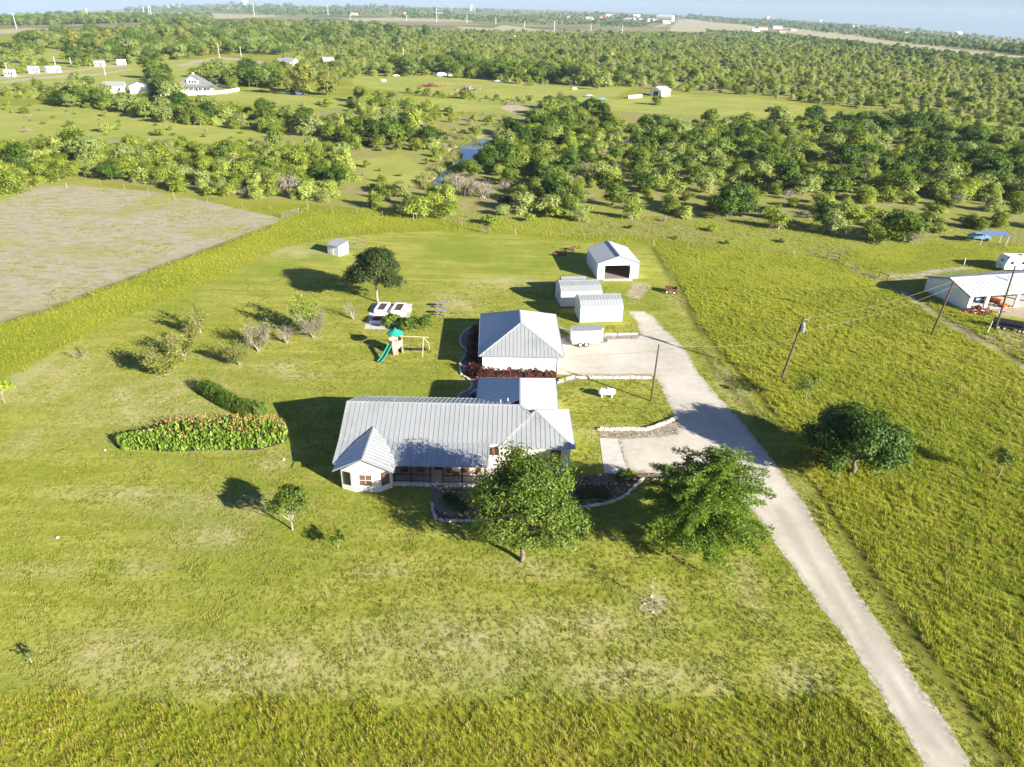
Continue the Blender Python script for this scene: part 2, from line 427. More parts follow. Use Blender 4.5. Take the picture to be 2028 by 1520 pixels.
def ground_mat():
    b = NB('ground'); p = b.pos()
    A = b.n('ShaderNodeSeparateColor'); b.set(A.inputs[0], b.attr('zoneA').outputs['Color'])
    B = b.n('ShaderNodeSeparateColor'); b.set(B.inputs[0], b.attr('zoneB').outputs['Color'])
    C = b.n('ShaderNodeSeparateColor'); b.set(C.inputs[0], b.attr('zoneC').outputs['Color'])
    n_big = b.noise(p, .012, 5, .6); n_40 = b.noise(p, .05, 5, .62); n_m = b.noise(p, .35, 6, .7); n_f = b.noise(p, 2.2, 6, .75); n_ff = b.noise(p, 11, 4, .8)
    jit = b.math('MULTIPLY', b.math('SUBTRACT', b.math('ADD', b.math('MULTIPLY', n_m, .5), b.math('MULTIPLY', n_f, .5)), .5), 1.6)
    def edge(m, w=.12): return b.ramp(b.math('ADD', m, jit), .5 - w, .5 + w)
    def edge2(m, w=.2): return b.ramp(b.math('ADD', m, b.math('MULTIPLY', jit, .35)), .5 - w, .5 + w)
    # long grass
    lg = b.mix(b.ramp(n_f, .35, .65), (.14, .17, .026), (.25, .26, .045))
    lg = b.mix(b.ramp(n_40, .42, .62, 0, .75), lg, (.31, .30, .065))
    lg = b.mix(b.ramp(n_m, .55, .72, 0, .55), lg, (.30, .26, .10))
    # lawn, mown, with mower sweeps
    sw = b.noise(b.scale(p, (.075, .62, 1)), 1.0, 5, .65, .6)
    lw = b.mix(b.ramp(n_m, .32, .66), (.19, .225, .042), (.28, .285, .07))
    lw = b.mix(b.ramp(sw, .43, .60, 0, .72), lw, (.38, .355, .15))
    lw = b.mix(b.ramp(b.noise(p, .9, 5, .7, .5), .50, .68, 0, .6), lw, (.37, .33, .16))
    lw = b.mix(b.ramp(n_f, .52, .68, 0, .6), lw, (.13, .175, .03))
    lw = b.mix(b.ramp(n_40, .46, .62, 0, .65), lw, (.155, .215, .025))
    straw = b.math('MULTIPLY', B.outputs[1], b.ramp(b.math('ADD', b.math('MULTIPLY', n_m, .6), b.math('MULTIPLY', n_f, .5)), .42, .68))
    lw = b.mix(b.math('MULTIPLY', straw, .85), lw, (.45, .385, .22))
    lw = b.mix(b.ramp(n_ff, .56, .72, 0, .45), lw, (.09, .11, .022))
    lw = b.mix(b.ramp(n_ff, .26, .42, .35, 0), lw, (.38, .36, .16))
    # soils
    dirt = b.mix(b.ramp(n_m, .3, .7), (.31, .265, .19), (.42, .36, .265))
    dirt = b.mix(b.ramp(b.noise(b.scale(p, (.35, 1, 1)), .6, 6, .8), .50, .62, 0, .9), dirt, (.20, .25, .06))
    dirt = b.mix(b.ramp(n_40, .5, .62, 0, .55), dirt, (.27, .27, .11))
    br = b.mix(b.ramp(n_m, .35, .65), (.22, .21, .075), (.31, .26, .14))
    br = b.mix(b.ramp(n_40, .42, .6, 0, .8), br, (.23, .26, .055))
    br = b.mix(b.ramp(n_f, .55, .7, 0, .5), br, (.34, .28, .18))
    tan = b.mix(b.ramp(n_40, .35, .65), (.40, .34, .22), (.34, .32, .17))
    mead = b.mix(b.ramp(n_40, .35, .65), (.24, .27, .09), (.33, .33, .14))
    mead = b.mix(b.ramp(n_m, .5, .7, 0, .5), mead, (.33, .30, .13))
    bare = b.mix(b.ramp(n_m, .35, .65), (.36, .29, .22), (.45, .38, .29))
    bare = b.mix(b.ramp(n_f, .55, .7, 0, .5), bare, (.22, .2, .09))
    far = b.mix(b.ramp(b.noise(p, .004, 5, .65), .42, .58), (.17, .18, .075), (.27, .23, .135))
    far = b.mix(b.ramp(b.noise(b.scale(p, (.5, 1, 1)), .0045, 6, .7), .52, .60, 0, .9), far, (.06, .075, .03))
    c = b.mix(edge(A.outputs[0]), lg, lw)
    c = b.mix(C.outputs[1], c, far)
    c = b.mix(edge(A.outputs[2]), c, br)
    c = b.mix(edge(C.outputs[0]), c, mead)
    c = b.mix(edge(A.outputs[1], .2), c, dirt)
    c = b.mix(edge2(B.outputs[0]), c, tan)
    c = b.mix(b.math('MULTIPLY', edge(B.outputs[2], .25), .9), c, bare)
    c = b.mix(b.math('MULTIPLY', C.outputs[2], b.ramp(n_f, .3, .6, .6, 1)), c, (.06, .055, .02))
    for nd in b.t.nodes:                              # vegetation reflects little blue
        if nd.type == 'MIX':
            for k in (6, 7):
                v_ = nd.inputs[k].default_value
                if not nd.inputs[k].is_linked and v_[2] < .5 * v_[1]: nd.inputs[k].default_value = (v_[0], v_[1], v_[2] * .55, 1)
    h = b.math('ADD', b.math('MULTIPLY', n_f, .6), b.math('ADD', b.math('MULTIPLY', n_m, .8), b.math('MULTIPLY', n_ff, .22)))
    return b.done(b.bsdf(c, .95, 0, .12, b.bump(h, .75, .16)))
M['ground'] = ground_mat()

def water():
    b = NB('creek_water'); p = b.pos()
    return b.done(b.bsdf(b.mix(b.ramp(b.noise(p, .08, 3), .4, .7), (.09, .12, .12), (.12, .14, .11)), .07, 0, .6, b.bump(b.noise(p, 1.2, 3), .12, .05)))
M['water'] = water()

# ------------------------------------------------------------------ land
_cr = [((757, 216), (776, 226), 3.5), ((776, 226), (806, 238), 4.5), ((806, 238), (830, 250), 2.5), ((830, 250), (880, 272), 2.0),
       ((880, 272), (975, 277), 1.5), ((975, 279), (938, 296), 8.0), ((938, 296), (918, 320), 3.0), ((918, 320), (890, 338), 2.6), ((890, 338), (862, 358), 2.0), ((862, 358), (882, 378), 2.6)]
_c = []
for a, b, w in _cr: _c.append((spot(*a), spot(*b), w))
_c.append((spot(500, 178), spot(592, 184), 7.0))
CREEK = _c

LAWN = poly((-300, 860), (0, 757), (100, 702), (200, 648), (320, 602), (450, 545), (550, 494), (640, 474), (760, 462), (870, 458), (1000, 462), (1150, 480), (1290, 487), (1335, 550), (1372, 640), (1430, 715), (1500, 790), (1570, 872), (1620, 981), (1726, 1136), (1808, 1259), (1889, 1377), (1983, 1512), (2050, 1600), (1850, 1600), (1760, 1480), (1690, 1398), (1500, 1388), (1000, 1396), (700, 1388), (300, 1394), (0, 1375), (-300, 1350))
DIRT = poly((-400, 560), (-100, 420), (0, 398), (80, 372), (150, 366), (300, 380), (400, 398), (500, 420), (556, 432), (540, 445), (400, 498), (300, 535), (200, 572), (100, 612), (0, 640), (-300, 760))
BRUSH = poly((-500, 300), (0, 285), (120, 270), (250, 270), (420, 275), (560, 255), (640, 215), (760, 205), (900, 235), (1040, 200), (1150, 210), (1300, 222), (1500, 232), (1720, 238), (1900, 265), (2400, 340), (2400, 500), (2028, 480), (1880, 478), (1700, 492), (1650, 515), (1500, 495), (1300, 470), (1150, 462), (960, 448), (780, 418), (700, 412), (600, 400), (520, 398), (400, 388), (300, 372), (160, 358), (0, 392), (-500, 480))
SCRUB = poly((520, 150), (560, 118), (700, 78), (860, 62), (1000, 64), (1300, 66), (1500, 72), (1700, 95), (2028, 138), (2600, 230), (2600, 360), (2028, 296), (1900, 252), (1740, 222), (1500, 190), (1340, 182), (1200, 168), (1050, 172), (900, 152), (760, 146), (640, 165))
MEAD = [poly((1080, 190), (1200, 200), (1345, 186), (1500, 194), (1720, 236), (1500, 232), (1300, 225), (1150, 215)),
        poly((690, 150), (860, 142), (1060, 168), (1250, 175), (1200, 205), (1060, 205), (900, 190), (780, 180), (700, 170)),
        poly((380, 185), (520, 180), (640, 195), (760, 190), (1020, 200), (1040, 225), (900, 222), (740, 210), (620, 215), (500, 205), (400, 198)),
        poly((-300, 150), (120, 95), (300, 120), (450, 118), (520, 150), (380, 190), (180, 190), (60, 178), (-300, 190)),
        poly((-300, 205), (0, 212), (160, 205), (330, 222), (470, 245), (600, 262), (560, 275), (400, 285), (250, 270), (100, 282), (0, 300), (-300, 320)),
        poly((-100, 400), (0, 345), (60, 350), (40, 395), (-100, 430)),
        poly((700, 318), (800, 305), (850, 345), (800, 385), (735, 370))]
TAN = [poly((995, 50), (1080, 60), (1175, 65), (1165, 72), (1050, 67), (960, 62)), poly((680, 38), (940, 33), (935, 44), (780, 42), (690, 44)),
       poly((1545, 62), (1700, 82), (1900, 108), (2200, 150), (2200, 132), (1900, 96), (1700, 70), (1545, 55)),
       poly((1330, 52), (1360, 38), (1480, 50), (1500, 62), (1400, 64), (1325, 62)), poly((-60, 50), (120, 24), (330, 20), (120, 32), (-60, 36)), poly((200, 28), (420, 26), (560, 32), (330, 40), (200, 38)),
       poly((-100, 72), (60, 55), (110, 60), (0, 68)), poly((900, 52), (1000, 58), (1010, 66), (930, 62))]
BARE = [poly((1655, 513), (1700, 532), (1741, 550), (1800, 578), (1880, 636), (1955, 676), (2028, 720), (2140, 790), (2130, 800), (2028, 730), (1950, 684), (1875, 645), (1797, 588), (1738, 558), (1690, 535)), poly((0, 152), (80, 145), (250, 128), (250, 131), (80, 149), (0, 157)), poly((0, 162), (110, 150), (200, 146), (260, 137), (258, 141), (200, 150), (110, 154), (0, 166)),
        poly((345, 130), (400, 118), (440, 113), (520, 122), (590, 132), (590, 136), (520, 127), (440, 118), (400, 124), (360, 133)),
        poly((1290, 54), (1350, 38), (1354, 39), (1300, 55)), poly((1735, 545), (1800, 543), (1860, 532), (1930, 528), (1935, 532), (1860, 540), (1810, 556), (1770, 552)),
        poly((1940, 670), (2028, 640), (2100, 660), (2100, 730), (2000, 690)),
        poly((1985, 575), (2100, 570), (2100, 640), (1960, 622)), poly((1290, 1180), (1315, 1190), (1310, 1215), (1275, 1215), (1270, 1195)), poly((1255, 560), (1290, 565), (1262, 600), (1240, 585)),
        poly((1720, 235), (1780, 245), (1740, 252), (1690, 238)), poly((1010, 205), (1048, 215), (1020, 225), (990, 215))]
STRAW = [(300, 800, 190, 60), (100, 750, 120, 50), (420, 1000, 190, 28), (260, 980, 160, 16), (420, 1060, 110, 30), (280, 1120, 60, 20), (90, 1130, 80, 20), (500, 1320, 260, 60), (900, 1280, 240, 70), (1150, 1240, 180, 40), (1250, 1340, 200, 40),
         (230, 1300, 160, 60), (760, 1130, 60, 16), (1290, 1195, 60, 26), (1050, 1125, 90, 22), (555, 725, 50, 16), (600, 745, 60, 10), (505, 738, 22, 8), (330, 740, 40, 8), (465, 725, 30, 8), (395, 708, 30, 7), (562, 682, 22, 6), (625, 670, 22, 6),
         (600, 500, 60, 10), (1000, 560, 90, 12), (900, 600, 60, 20), (1390, 600, 60, 30), (1380, 540, 40, 14), (560, 495, 50, 12), (1230, 860, 100, 12), (1560, 980, 40, 60), (1480, 1160, 30, 60), (1590, 1350, 60, 40), (420, 890, 160, 8), (540, 915, 40, 20), (1450, 760, 30, 60), (70, 870, 60, 30)]
TRACKS = [poly((1290, 490), (1345, 570), (1380, 645), (1440, 715), (1510, 790), (1560, 860)), poly((1620, 981), (1726, 1136), (1808, 1259), (1889, 1377), (1983, 1512)), poly((1380, 690), (1430, 745), (1520, 850)),
          poly((0, 640), (100, 612), (300, 535), (400, 498), (540, 447)), poly((1640, 512), (1750, 556), (1800, 580), (1880, 640), (2028, 720)), poly((700, 186), (900, 190), (1040, 203))]

def lines(lo, hi, c, step, k):
    a = [c]; 
    while a[-1] < hi: a.append(a[-1] + max(step, k * (abs(a[-1]))))
    b = [c]
    while b[-1] > lo: b.append(b[-1] - max(step, k * (abs(b[-1]))))
    return np.array(b[:0:-1] + a)
gx = lines(-9500, 11000, 0.0, 1.0, .024)
gy = lines(-60, 11800, 60.0, .9, .0125)
X, Y = np.meshgrid(gx, gy)
Z = hgt(X, Y)
D = np.hypot(X, Y)
Z = np.where(D > 10500, Z - (D - 10500) * .05, Z)
def soft(d, w): return np.clip(d / (2 * w) + .5, 0, 1)
def zone(polys, w):
    if isinstance(polys[0][0], (int, float)) or np.isscalar(polys[0][0]): polys = [polys]
    o = np.zeros(X.shape)
    for p in polys: o = np.maximum(o, soft(sdf(X, Y, p), w))
    return o
wv = np.maximum(1.2, D * .008)
zA = np.stack([zone(LAWN, 1.6), zone(DIRT, 1.4), np.maximum(zone(BRUSH, 4.0), zone(SCRUB, 8.0))], -1)
st = np.zeros(X.shape)
for px, py, rx, ry in STRAW:
    c = spot(px, py); ex = abs(spot(px + rx, py)[0] - c[0]); ey = abs(spot(px, max(py - ry, 60))[1] - c[1]) * 1.05
    st = np.maximum(st, np.clip(1.35 - np.hypot((X - c[0]) / ex, (Y - c[1]) / ey), 0, 1))
ctr = None
bare = zone(BARE, .7)
for b in _c:
    s = b[2] + 1.5 - seg_dist(X, Y, [b[0], b[1]]); bare = np.maximum(bare, np.clip(s / 3 + .1, 0, .45) * (seg_dist(X, Y, [b[0], b[1]]) > b[2] - .5))
tr = np.zeros(X.shape)
for t in TRACKS: tr = np.maximum(tr, np.clip(1.3 - seg_dist(X, Y, t) / .75, 0, 1) * (D < 420))
zB = np.stack([zone(TAN, np.maximum(D.min(), 12.0)), st, bare], -1)
zC = np.stack([zone(MEAD, 4.0), np.clip((D - 1450) / 300, 0, 1), tr * .8], -1)
nx, ny = len(gx), len(gy)
me = bpy.data.meshes.new('ground')
me.vertices.add(nx * ny)
me.vertices.foreach_set('co', np.stack([X, Y, Z], -1).astype(np.float32).ravel())
ii = (np.arange(ny - 1)[:, None] * nx + np.arange(nx - 1)[None, :]).ravel()
q = np.stack([ii, ii + 1, ii + nx + 1, ii + nx], -1)
me.loops.add(q.size); me.loops.foreach_set('vertex_index', q.ravel().astype(np.int32))
me.polygons.add(len(q)); me.polygons.foreach_set('loop_start', np.arange(0, q.size, 4, dtype=np.int32)); me.polygons.foreach_set('loop_total', np.full(len(q), 4, np.int32))
me.polygons.foreach_set('use_smooth', np.ones(len(q), bool))
for nm, z in (('zoneA', zA), ('zoneB', zB), ('zoneC', zC)):
    a = me.color_attributes.new(nm, 'FLOAT_COLOR', 'POINT')
    a.data.foreach_set('color', np.concatenate([z, np.ones(z.shape[:2] + (1,))], -1).astype(np.float32).ravel())
me.materials.append(M['ground']); me.update(calc_edges=True)
tag(link('ground', me), kind='structure')

# water lies in the carved channel
for nm, segs in (('creek_water', _c[:-1]), ('pond_water', _c[-1:])):
    mb = MB()
    for a, b, w in segs:
        dx, dy = b[0] - a[0], b[1] - a[1]; L = hypot(dx, dy); w2 = w + 2.2
        ux, uy = dx / L, dy / L
        n0 = len(mb.v)
    xs = [p[0] for s in segs for p in s[:2]]; ys = [p[1] for s in segs for p in s[:2]]
    if nm == 'pond_water': x0, x1, y0, y1 = min(xs) - 12, max(xs) + 12, min(ys) - 14, max(ys) + 14
    else: x0, x1, y0, y1 = min(xs) - 9, max(xs) + 9, min(ys) - 9, max(ys) + 9
    mb.add([(x0, y0, -.62), (x1, y0, -.62), (x1, y1, -.62), (x0, y1, -.62)], [(0, 1, 2, 3)])
    struct(nm, mb, M['water'])

# driveway, a gravel sheet with a ragged edge
def resample(pts, step):
    out = []
    n = len(pts)
    for i in range(n):
        a, b = pts[i], pts[(i + 1) % n]; L = hypot(b[0] - a[0], b[1] - a[1]); k = max(1, int(L / step))
        for j in range(k): out.append((a[0] + (b[0] - a[0]) * j / k, a[1] + (b[1] - a[1]) * j / k))
    return out
DRIVE = poly((1245, 617), (1275, 617), (1297, 629), (1316, 653), (1342, 675), (1362, 700), (1387, 744), (1450, 815), (1480, 848), (1517, 895), (1545, 932), (1592, 998), (1641, 1079), (1685, 1153), (1747, 1243), (1800, 1324), (1857, 1406), (1926, 1520), (1990, 1640),
             (1890, 1640), (1828, 1520), (1791, 1450), (1722, 1340), (1661, 1247), (1583, 1145), (1510, 1039), (1465, 985), (1400, 950), (1330, 946), (1238, 930), (1223, 868), (1340, 860), (1347, 845), (1338, 828), (1322, 800), (1308, 760), (1288, 744), (1107, 743), (1105, 672), (1130, 664), (1269, 662), (1262, 640))
def sheet_struct(name, pts, z, mat, step=.45, rag=.06, grid=.6):
    pts = resample(pts, step)
    n = len(pts); out = []
    for i, (x, y) in enumerate(pts):
        x0, y0 = pts[i - 1]; x1, y1 = pts[(i + 1) % n]; dx, dy = x1 - x0, y1 - y0; L = hypot(dx, dy) + 1e-9
        o = random.gauss(0, rag) + rag * sin(i * .35)
        out.append((x - dy / L * o, y + dx / L * o))
    import bmesh
    from mathutils.geometry import delaunay_2d_cdt
    xs = [p[0] for p in out]; ys = [p[1] for p in out]
    pv = [Vector(p) for p in out]
    gxs = np.arange(min(xs), max(xs), grid); gys = np.arange(min(ys), max(ys), grid)
    GX, GY = np.meshgrid(gxs, gys); d = sdf(GX.ravel(), GY.ravel(), out)
    k = d > grid * .5
    pv += [Vector((a, b)) for a, b in zip(GX.ravel()[k], GY.ravel()[k])]
    v, e, f, *_ = delaunay_2d_cdt(pv, [], [list(range(n))], 1, 1e-5)
    me = bpy.data.meshes.new(name); me.from_pydata([(p.x, p.y, z) for p in v], [], [list(t) for t in f]); me.materials.append(mat)
    V = np.array([(p.x, p.y) for p in v]); dd = sdf(V[:, 0], V[:, 1], out)
    a = me.attributes.new('edge', 'FLOAT', 'POINT'); a.data.foreach_set('value', np.clip(1 - dd / .55, 0, 1).astype(np.float32))
    t = np.zeros(len(V))
    for ln in DTR: t = np.maximum(t, np.clip(1.4 - seg_dist(V[:, 0], V[:, 1], ln) / .45, 0, 1))
    a = me.attributes.new('track', 'FLOAT', 'POINT'); a.data.foreach_set('value', t.astype(np.float32))
    me.update()
    return tag(link(name, me), kind='structure')
DTR = [poly((1545, 1010), (1600, 1110), (1680, 1225), (1745, 1330), (1850, 1480)), poly((1575, 990), (1640, 1105), (1715, 1222), (1785, 1330), (1890, 1480))]
sheet_struct('driveway', DRIVE, .012, M['gravel'])
PAD = poly((1187, 868), (1223, 870), (1241, 932), (1234, 940), (1197, 938))
sheet_struct('parking_slab', PAD, .03, M['concrete'], .8, .01, 1.2)
sheet_struct('garden_bed', poly((854, 998), (866, 1030), (914, 1033), (1000, 1030), (1133, 1009), (1195, 1000), (1235, 985), (1252, 970), (1270, 953), (1330, 950), (1330, 938), (1240, 936), (1190, 940), (1135, 945), (1130, 936), (980, 938), (930, 968), (880, 968)), .016, M['mulch'], .5, .04)
sheet_struct('mulch_strip', poly((1186, 851), (1240, 853), (1290, 852), (1315, 842), (1338, 832), (1346, 846), (1335, 862), (1280, 869), (1190, 869)), .026, M['pale_mulch'], .5, .05)
sheet_struct('mulch_strip', poly((1110, 748), (1180, 742), (1286, 742), (1288, 751), (1160, 752), (1104, 763), (1098, 752)), .024, M['pale_mulch'], .5, .05)
sheet_struct('mulch_strip', poly((1118, 664), (1160, 668), (1268, 664), (1262, 671), (1150, 675), (1120, 678)), .022, M['pale_mulch'], .5, .05)
WEDGE = poly((934, 648), (916, 662), (912, 682), (925, 697), (911, 722), (913, 742), (934, 758), (930, 770), (912, 782), (905, 796))
sheet_struct('garden_path', WEDGE + poly((915, 805), (960, 805), (965, 752), (1000, 742), (960, 700), (955, 645)), .014, M['walk'], .5, .02)
sheet_struct('front_walk', poly((857, 962), (876, 962), (874, 985), (882, 1008), (905, 1015), (895, 1024), (872, 1018), (858, 1002), (854, 982)), .022, M['walk'], .5, .01)
sheet_struct('barn_apron', [(15.65, 120.9), (15.75, 119.7), (21.0, 120.1), (20.9, 121.6)], .03, M['concrete'], .8, .0, 1.0)

# ------------------------------------------------------------------ foliage
def cards(C, Nn, size, aspect=1.6, rng=RNG, along=None, sizevar=.35):
    """diamond-shaped leaf clumps at C facing Nn; returns verts, quads"""
    n = len(C)
    Nn = Nn / (np.linalg.norm(Nn, axis=1, keepdims=True) + 1e-9)
    R = rng.normal(size=(n, 3)) if along is None else along + rng.normal(size=(n, 3)) * .25
    A = R - (R * Nn).sum(1, keepdims=True) * Nn; A /= np.linalg.norm(A, axis=1, keepdims=True) + 1e-9
    B = np.cross(Nn, A)
    s = size * (1 + sizevar * rng.normal(size=(n, 1))).clip(.4, 2.0)
    a = A * s * aspect * .5; b = B * s * .5
    off = Nn * s * .12
    V = np.stack([C - a, C - b * .9 + off, C + a, C + b + off], 1).reshape(-1, 3)
    return V
def leafmesh(name, V, val, mat):
    n = len(V) // 4
    me = bpy.data.meshes.new(name)
    me.vertices.add(n * 4); me.vertices.foreach_set('co', V.astype(np.float32).ravel())
    me.loops.add(n * 4); me.loops.foreach_set('vertex_index', np.arange(n * 4, dtype=np.int32))
    me.polygons.add(n); me.polygons.foreach_set('loop_start', np.arange(0, n * 4, 4, dtype=np.int32)); me.polygons.foreach_set('loop_total', np.full(n, 4, np.int32))
    a = me.attributes.new('v', 'FLOAT', 'POINT'); a.data.foreach_set('value', np.repeat(val, 4).astype(np.float32))
    me.materials.append(mat); me.update(calc_edges=True); return me
def blob_crown(blobs, n, size, sub=26, flat=.0, aspect=1.5, up=.35, spread=.26, rng=RNG, inner=.12):
    """leaves grouped into clumps near the surface of the given ellipsoids"""
    bl = np.array(blobs, float); vol = (bl[:, 3] * bl[:, 4] * bl[:, 5]) ** .67; vol /= vol.sum()
    nc = max(4, n // sub)
    w = rng.choice(len(bl), nc, p=vol)
    d = rng.normal(size=(nc, 3)); d[:, 2] = np.where(d[:, 2] < -.25, -d[:, 2] * .6, d[:, 2]); d /= np.linalg.norm(d, axis=1, keepdims=True)
    rr = 1 - np.abs(rng.normal(size=(nc, 1))) * inner
    cc = bl[w, :3] + d * bl[w, 3:6] * rr
    rad = bl[w, 3:6].mean(1) * spread
    k = rng.integers(0, nc, n)
    off = rng.normal(size=(n, 3)) * np.array([1, 1, .7]) * rad[k][:, None]
    C = cc[k] + off
    Nn = d[k] * .8 + off / (rad[k][:, None] + 1e-6) * .35 + np.array([0, 0, up]) + rng.normal(size=(n, 3)) * .45
    val = np.clip(.5 + .22 * rng.normal(size=nc)[k] + .2 * rng.normal(size=n), 0, 1)
    return cards(C, Nn, size, aspect, rng), val, cc
def limbs(mb, base, cc, r0, fork, n=14, jitter=.3, bend=.35, seg=4, rtip=.025, rng=RNG):
    base = np.array(base, float); fork = np.array(fork, float)
    mb.path([base + (fork - base) * t + (rng.normal(size=3) * .06 * r0 * 4 if 0 < t < 1 else 0) for t in np.linspace(0, 1, 4)], r0, r0 * .72, 7)
    idx = rng.choice(len(cc), min(n, len(cc)), replace=False)
    for i in idx:
        p, q = fork, cc[i]; pts = []
        for t in np.linspace(0, 1, seg + 1):
            m = p + (q - p) * t; m = m + np.array([0, 0, 1]) * sin(pi * t) * bend * np.linalg.norm(q - p) * .3 * (1 if q[2] > p[2] else -.2)
            if 0 < t < 1: m = m + rng.normal(size=3) * jitter * .35
            pts.append(m)
        mb.path(pts, r0 * .42, rtip, 5)
    return mb

def big_tree(name, label, cat, base, blobs, nleaf, size, leafm, barkm, r0, fork, group=None, sub=26, spread=.26, nlimb=16, aspect=1.5, up=.35, inner=.12, lean=0):
    t = thing(name, label, cat, (base[0], base[1], 0), 0, group)
    V, val, cc = blob_crown(blobs, nleaf, size, sub, 0, aspect, up, spread, RNG, inner)
    tag(link('crown', leafmesh('crown', V, val, M[leafm]), t))
    mb = limbs(MB(), (0, 0, -.1), cc, r0, fork, nlimb)
    part('trunk', mb, M[barkm], t, smooth=True)
    return t
def lumpy(cx, cy, cz, rx, ry, rz, k, rng=RNG, lump=.48):
    out = [(cx, cy, cz, rx * .62, ry * .62, rz * .7)]
    for i in range(k):
        d = rng.normal(size=3); d /= np.linalg.norm(d)
        if d[2] < -.5: d[2] *= -.6
        s = lump * rng.uniform(.7, 1.25)
        out.append((cx + d[0] * rx * (1 - s * .75), cy + d[1] * ry * (1 - s * .75), cz + d[2] * rz * (1 - s * .8), rx * s, ry * s, rz * s * .9))
    return out

# --- the large yard trees
b0 = spot(1033, 1112)
bl = lumpy(.1, 2.4, 4.8, 4.4, 3.9, 3.2, 30, np.random.default_rng(3), .30)
bl += [(2.9, -.2, 2.6, 1.7, 1.4, 1.3), (3.9, 1.0, 3.4, 1.6, 1.5, 1.2), (-2.2, .4, 3.2, 1.9, 1.6, 1.4), (.4, -.2, 2.6, 1.6, 1.2, 1.1), (-.6, 4.6, 7.0, 1.8, 1.8, 1.2), (2.2, 4.2, 6.4, 2.0, 1.8, 1.3)]
big_tree('oak_tree', 'large round bright green tree in front of the house beside the porch', 'tree', b0, bl, 46000, .135, 'leaf_oak', 'bark', .24, (.1, .5, 2.0), sub=44, spread=.27, nlimb=30, inner=.2)
b1 = spot(1372, 1092)
t = thing('cypress_tree', 'feathery light green tree with drooping branches beside the gravel driveway', 'tree', (b1[0], b1[1], 0))
rg = np.random.default_rng(5)
mb = MB(); VV = []; val = []
axis = lambda s: np.array([1.3 * s * s + .8 * s, 2.2 * s, 8.9 * s])
mb.path([axis(s) for s in np.linspace(0, 1, 9)], .20, .03, 7)
for i in range(260):
    s = rg.uniform(.16, .98); L = 6.2 * (1 - (s - .30) ** 2 * 1.7) * rg.uniform(.55, 1.08) * (1 if s > .25 else .8); L = max(L, .9) * (1.0 if s < .8 else .8)
    az = rg.uniform(0, 2 * pi); d = np.array([cos(az), sin(az), .38 + .35 * s])
    p0 = axis(s); pts = [p0 + d * L * t + np.array([0, 0, -.42 * L * t * t]) + rg.normal(size=3) * .06 for t in np.linspace(0, 1, 6)]
    mb.path(pts, .045, .01, 4)
    P = np.array(pts); m = int(62 * L)
    tt = rg.uniform(.18, 1.03, m) ** .8; ix = np.clip((tt * 5).astype(int), 0, 4); C = P[ix] + (P[ix + 1] - P[ix]) * (tt * 5 - ix)[:, None]
    side = np.cross(d, [0, 0, 1]); side /= np.linalg.norm(side)
    wv_ = rg.uniform(-1, 1, m); C = C + side * (wv_ * (.25 + .55 * (1 - tt)))[:, None] + rg.normal(size=(m, 3)) * .08 - np.array([0, 0, 1]) * (np.abs(wv_) * .18)[:, None]
    al = side * np.sign(wv_)[:, None] + d * .7 + np.array([0, 0, -.25])
    VV.append(cards(C, np.tile([0, 0, 1.0], (m, 1)) + rg.normal(size=(m, 3)) * .5, .088, 2.9, rg, along=al)); val.append(np.clip(.5 + .2 * rg.normal() + .22 * rg.normal(size=m), 0, 1))
link('crown', leafmesh('crown', np.concatenate(VV), np.concatenate(val), M['leaf_cypress']), t)
part('trunk', mb, M['bark'], t, smooth=True)

b2 = spot(1688, 938)
bl = lumpy(-.3, .7, 3.3, 4.9, 4.5, 4.3, 34, np.random.default_rng(9), .3)
big_tree('pecan_tree', 'very dark glossy dense tree on the far side of the gravel driveway', 'tree', b2, bl, 42000, .16, 'leaf_pecan', 'bark', .3, (0, .3, 1.6), sub=40, spread=.27, nlimb=16, inner=.16)
b3 = spot(748, 598)
bl = lumpy(-.5, .3, 5.3, 4.3, 3.9, 3.5, 16, np.random.default_rng(12), .4) + [(2.9, -.8, 3.6, 1.9, 1.6, 1.0), (-3.0, .2, 3.7, 1.5, 1.5, 1.1)]
big_tree('juniper_tree', 'tall dark olive tree standing behind the white raised garden beds', 'tree', b3, bl, 24000, .17, 'leaf_juniper', 'bark_pale', .2, (-.1, .1, 2.6), sub=22, spread=.22, nlimb=18, aspect=2.2, up=.8)
b4 = spot(579, 1050)
bl = lumpy(-.15, .4, 2.7, 1.75, 1.6, 1.45, 12, np.random.default_rng(15), .42)
big_tree('small_oak', 'small round tree alone on the front lawn left of the house', 'tree', b4, bl, 5200, .12, 'leaf_oak', 'bark_pale', .09, (0, 0, .9), sub=20, spread=.25, nlimb=10)

def sapling(px, py, h, w, label, leafm='leaf_oak', n=420, size=.10, cat='sapling', name='sapling', sparse=1.0, r0=.035):
    b = spot(px, py)
    rg_ = np.random.default_rng(int(px * 7 + py))
    bl = [(rg_.normal() * w * .12, rg_.normal() * w * .12, h * .68, w * .42, w * .42, h * .24)] + [(rg_.normal() * w * .25, rg_.normal() * w * .25, h * rg_.uniform(.5, .85), w * .25, w * .25, h * .13) for _ in range(4)]
    t = thing(name, label, cat, (b[0], b[1], 0))
    V, val, cc = blob_crown(bl, n, size, 12, 0, 1.7, .4, .35, rg_, .3)
    link('crown', leafmesh('crown', V, val, M[leafm]), t)
    part('trunk', limbs(MB(), (0, 0, -.05), cc, r0, (0, 0, h * .4), 9, .1, .2, 3, .008, rg_), M['bark_pale'], t)
    return t
sapling(670, 1086, 1.7, 1.3, 'tiny green sapling on the front lawn below the small round tree', 'leaf_oak', 420, .11)
sapling(1292, 1192, 2.6, 1.3, 'thin nearly leafless sapling in a ring of pale soil in the lower lawn', 'leaf_orchard', 110, .07)
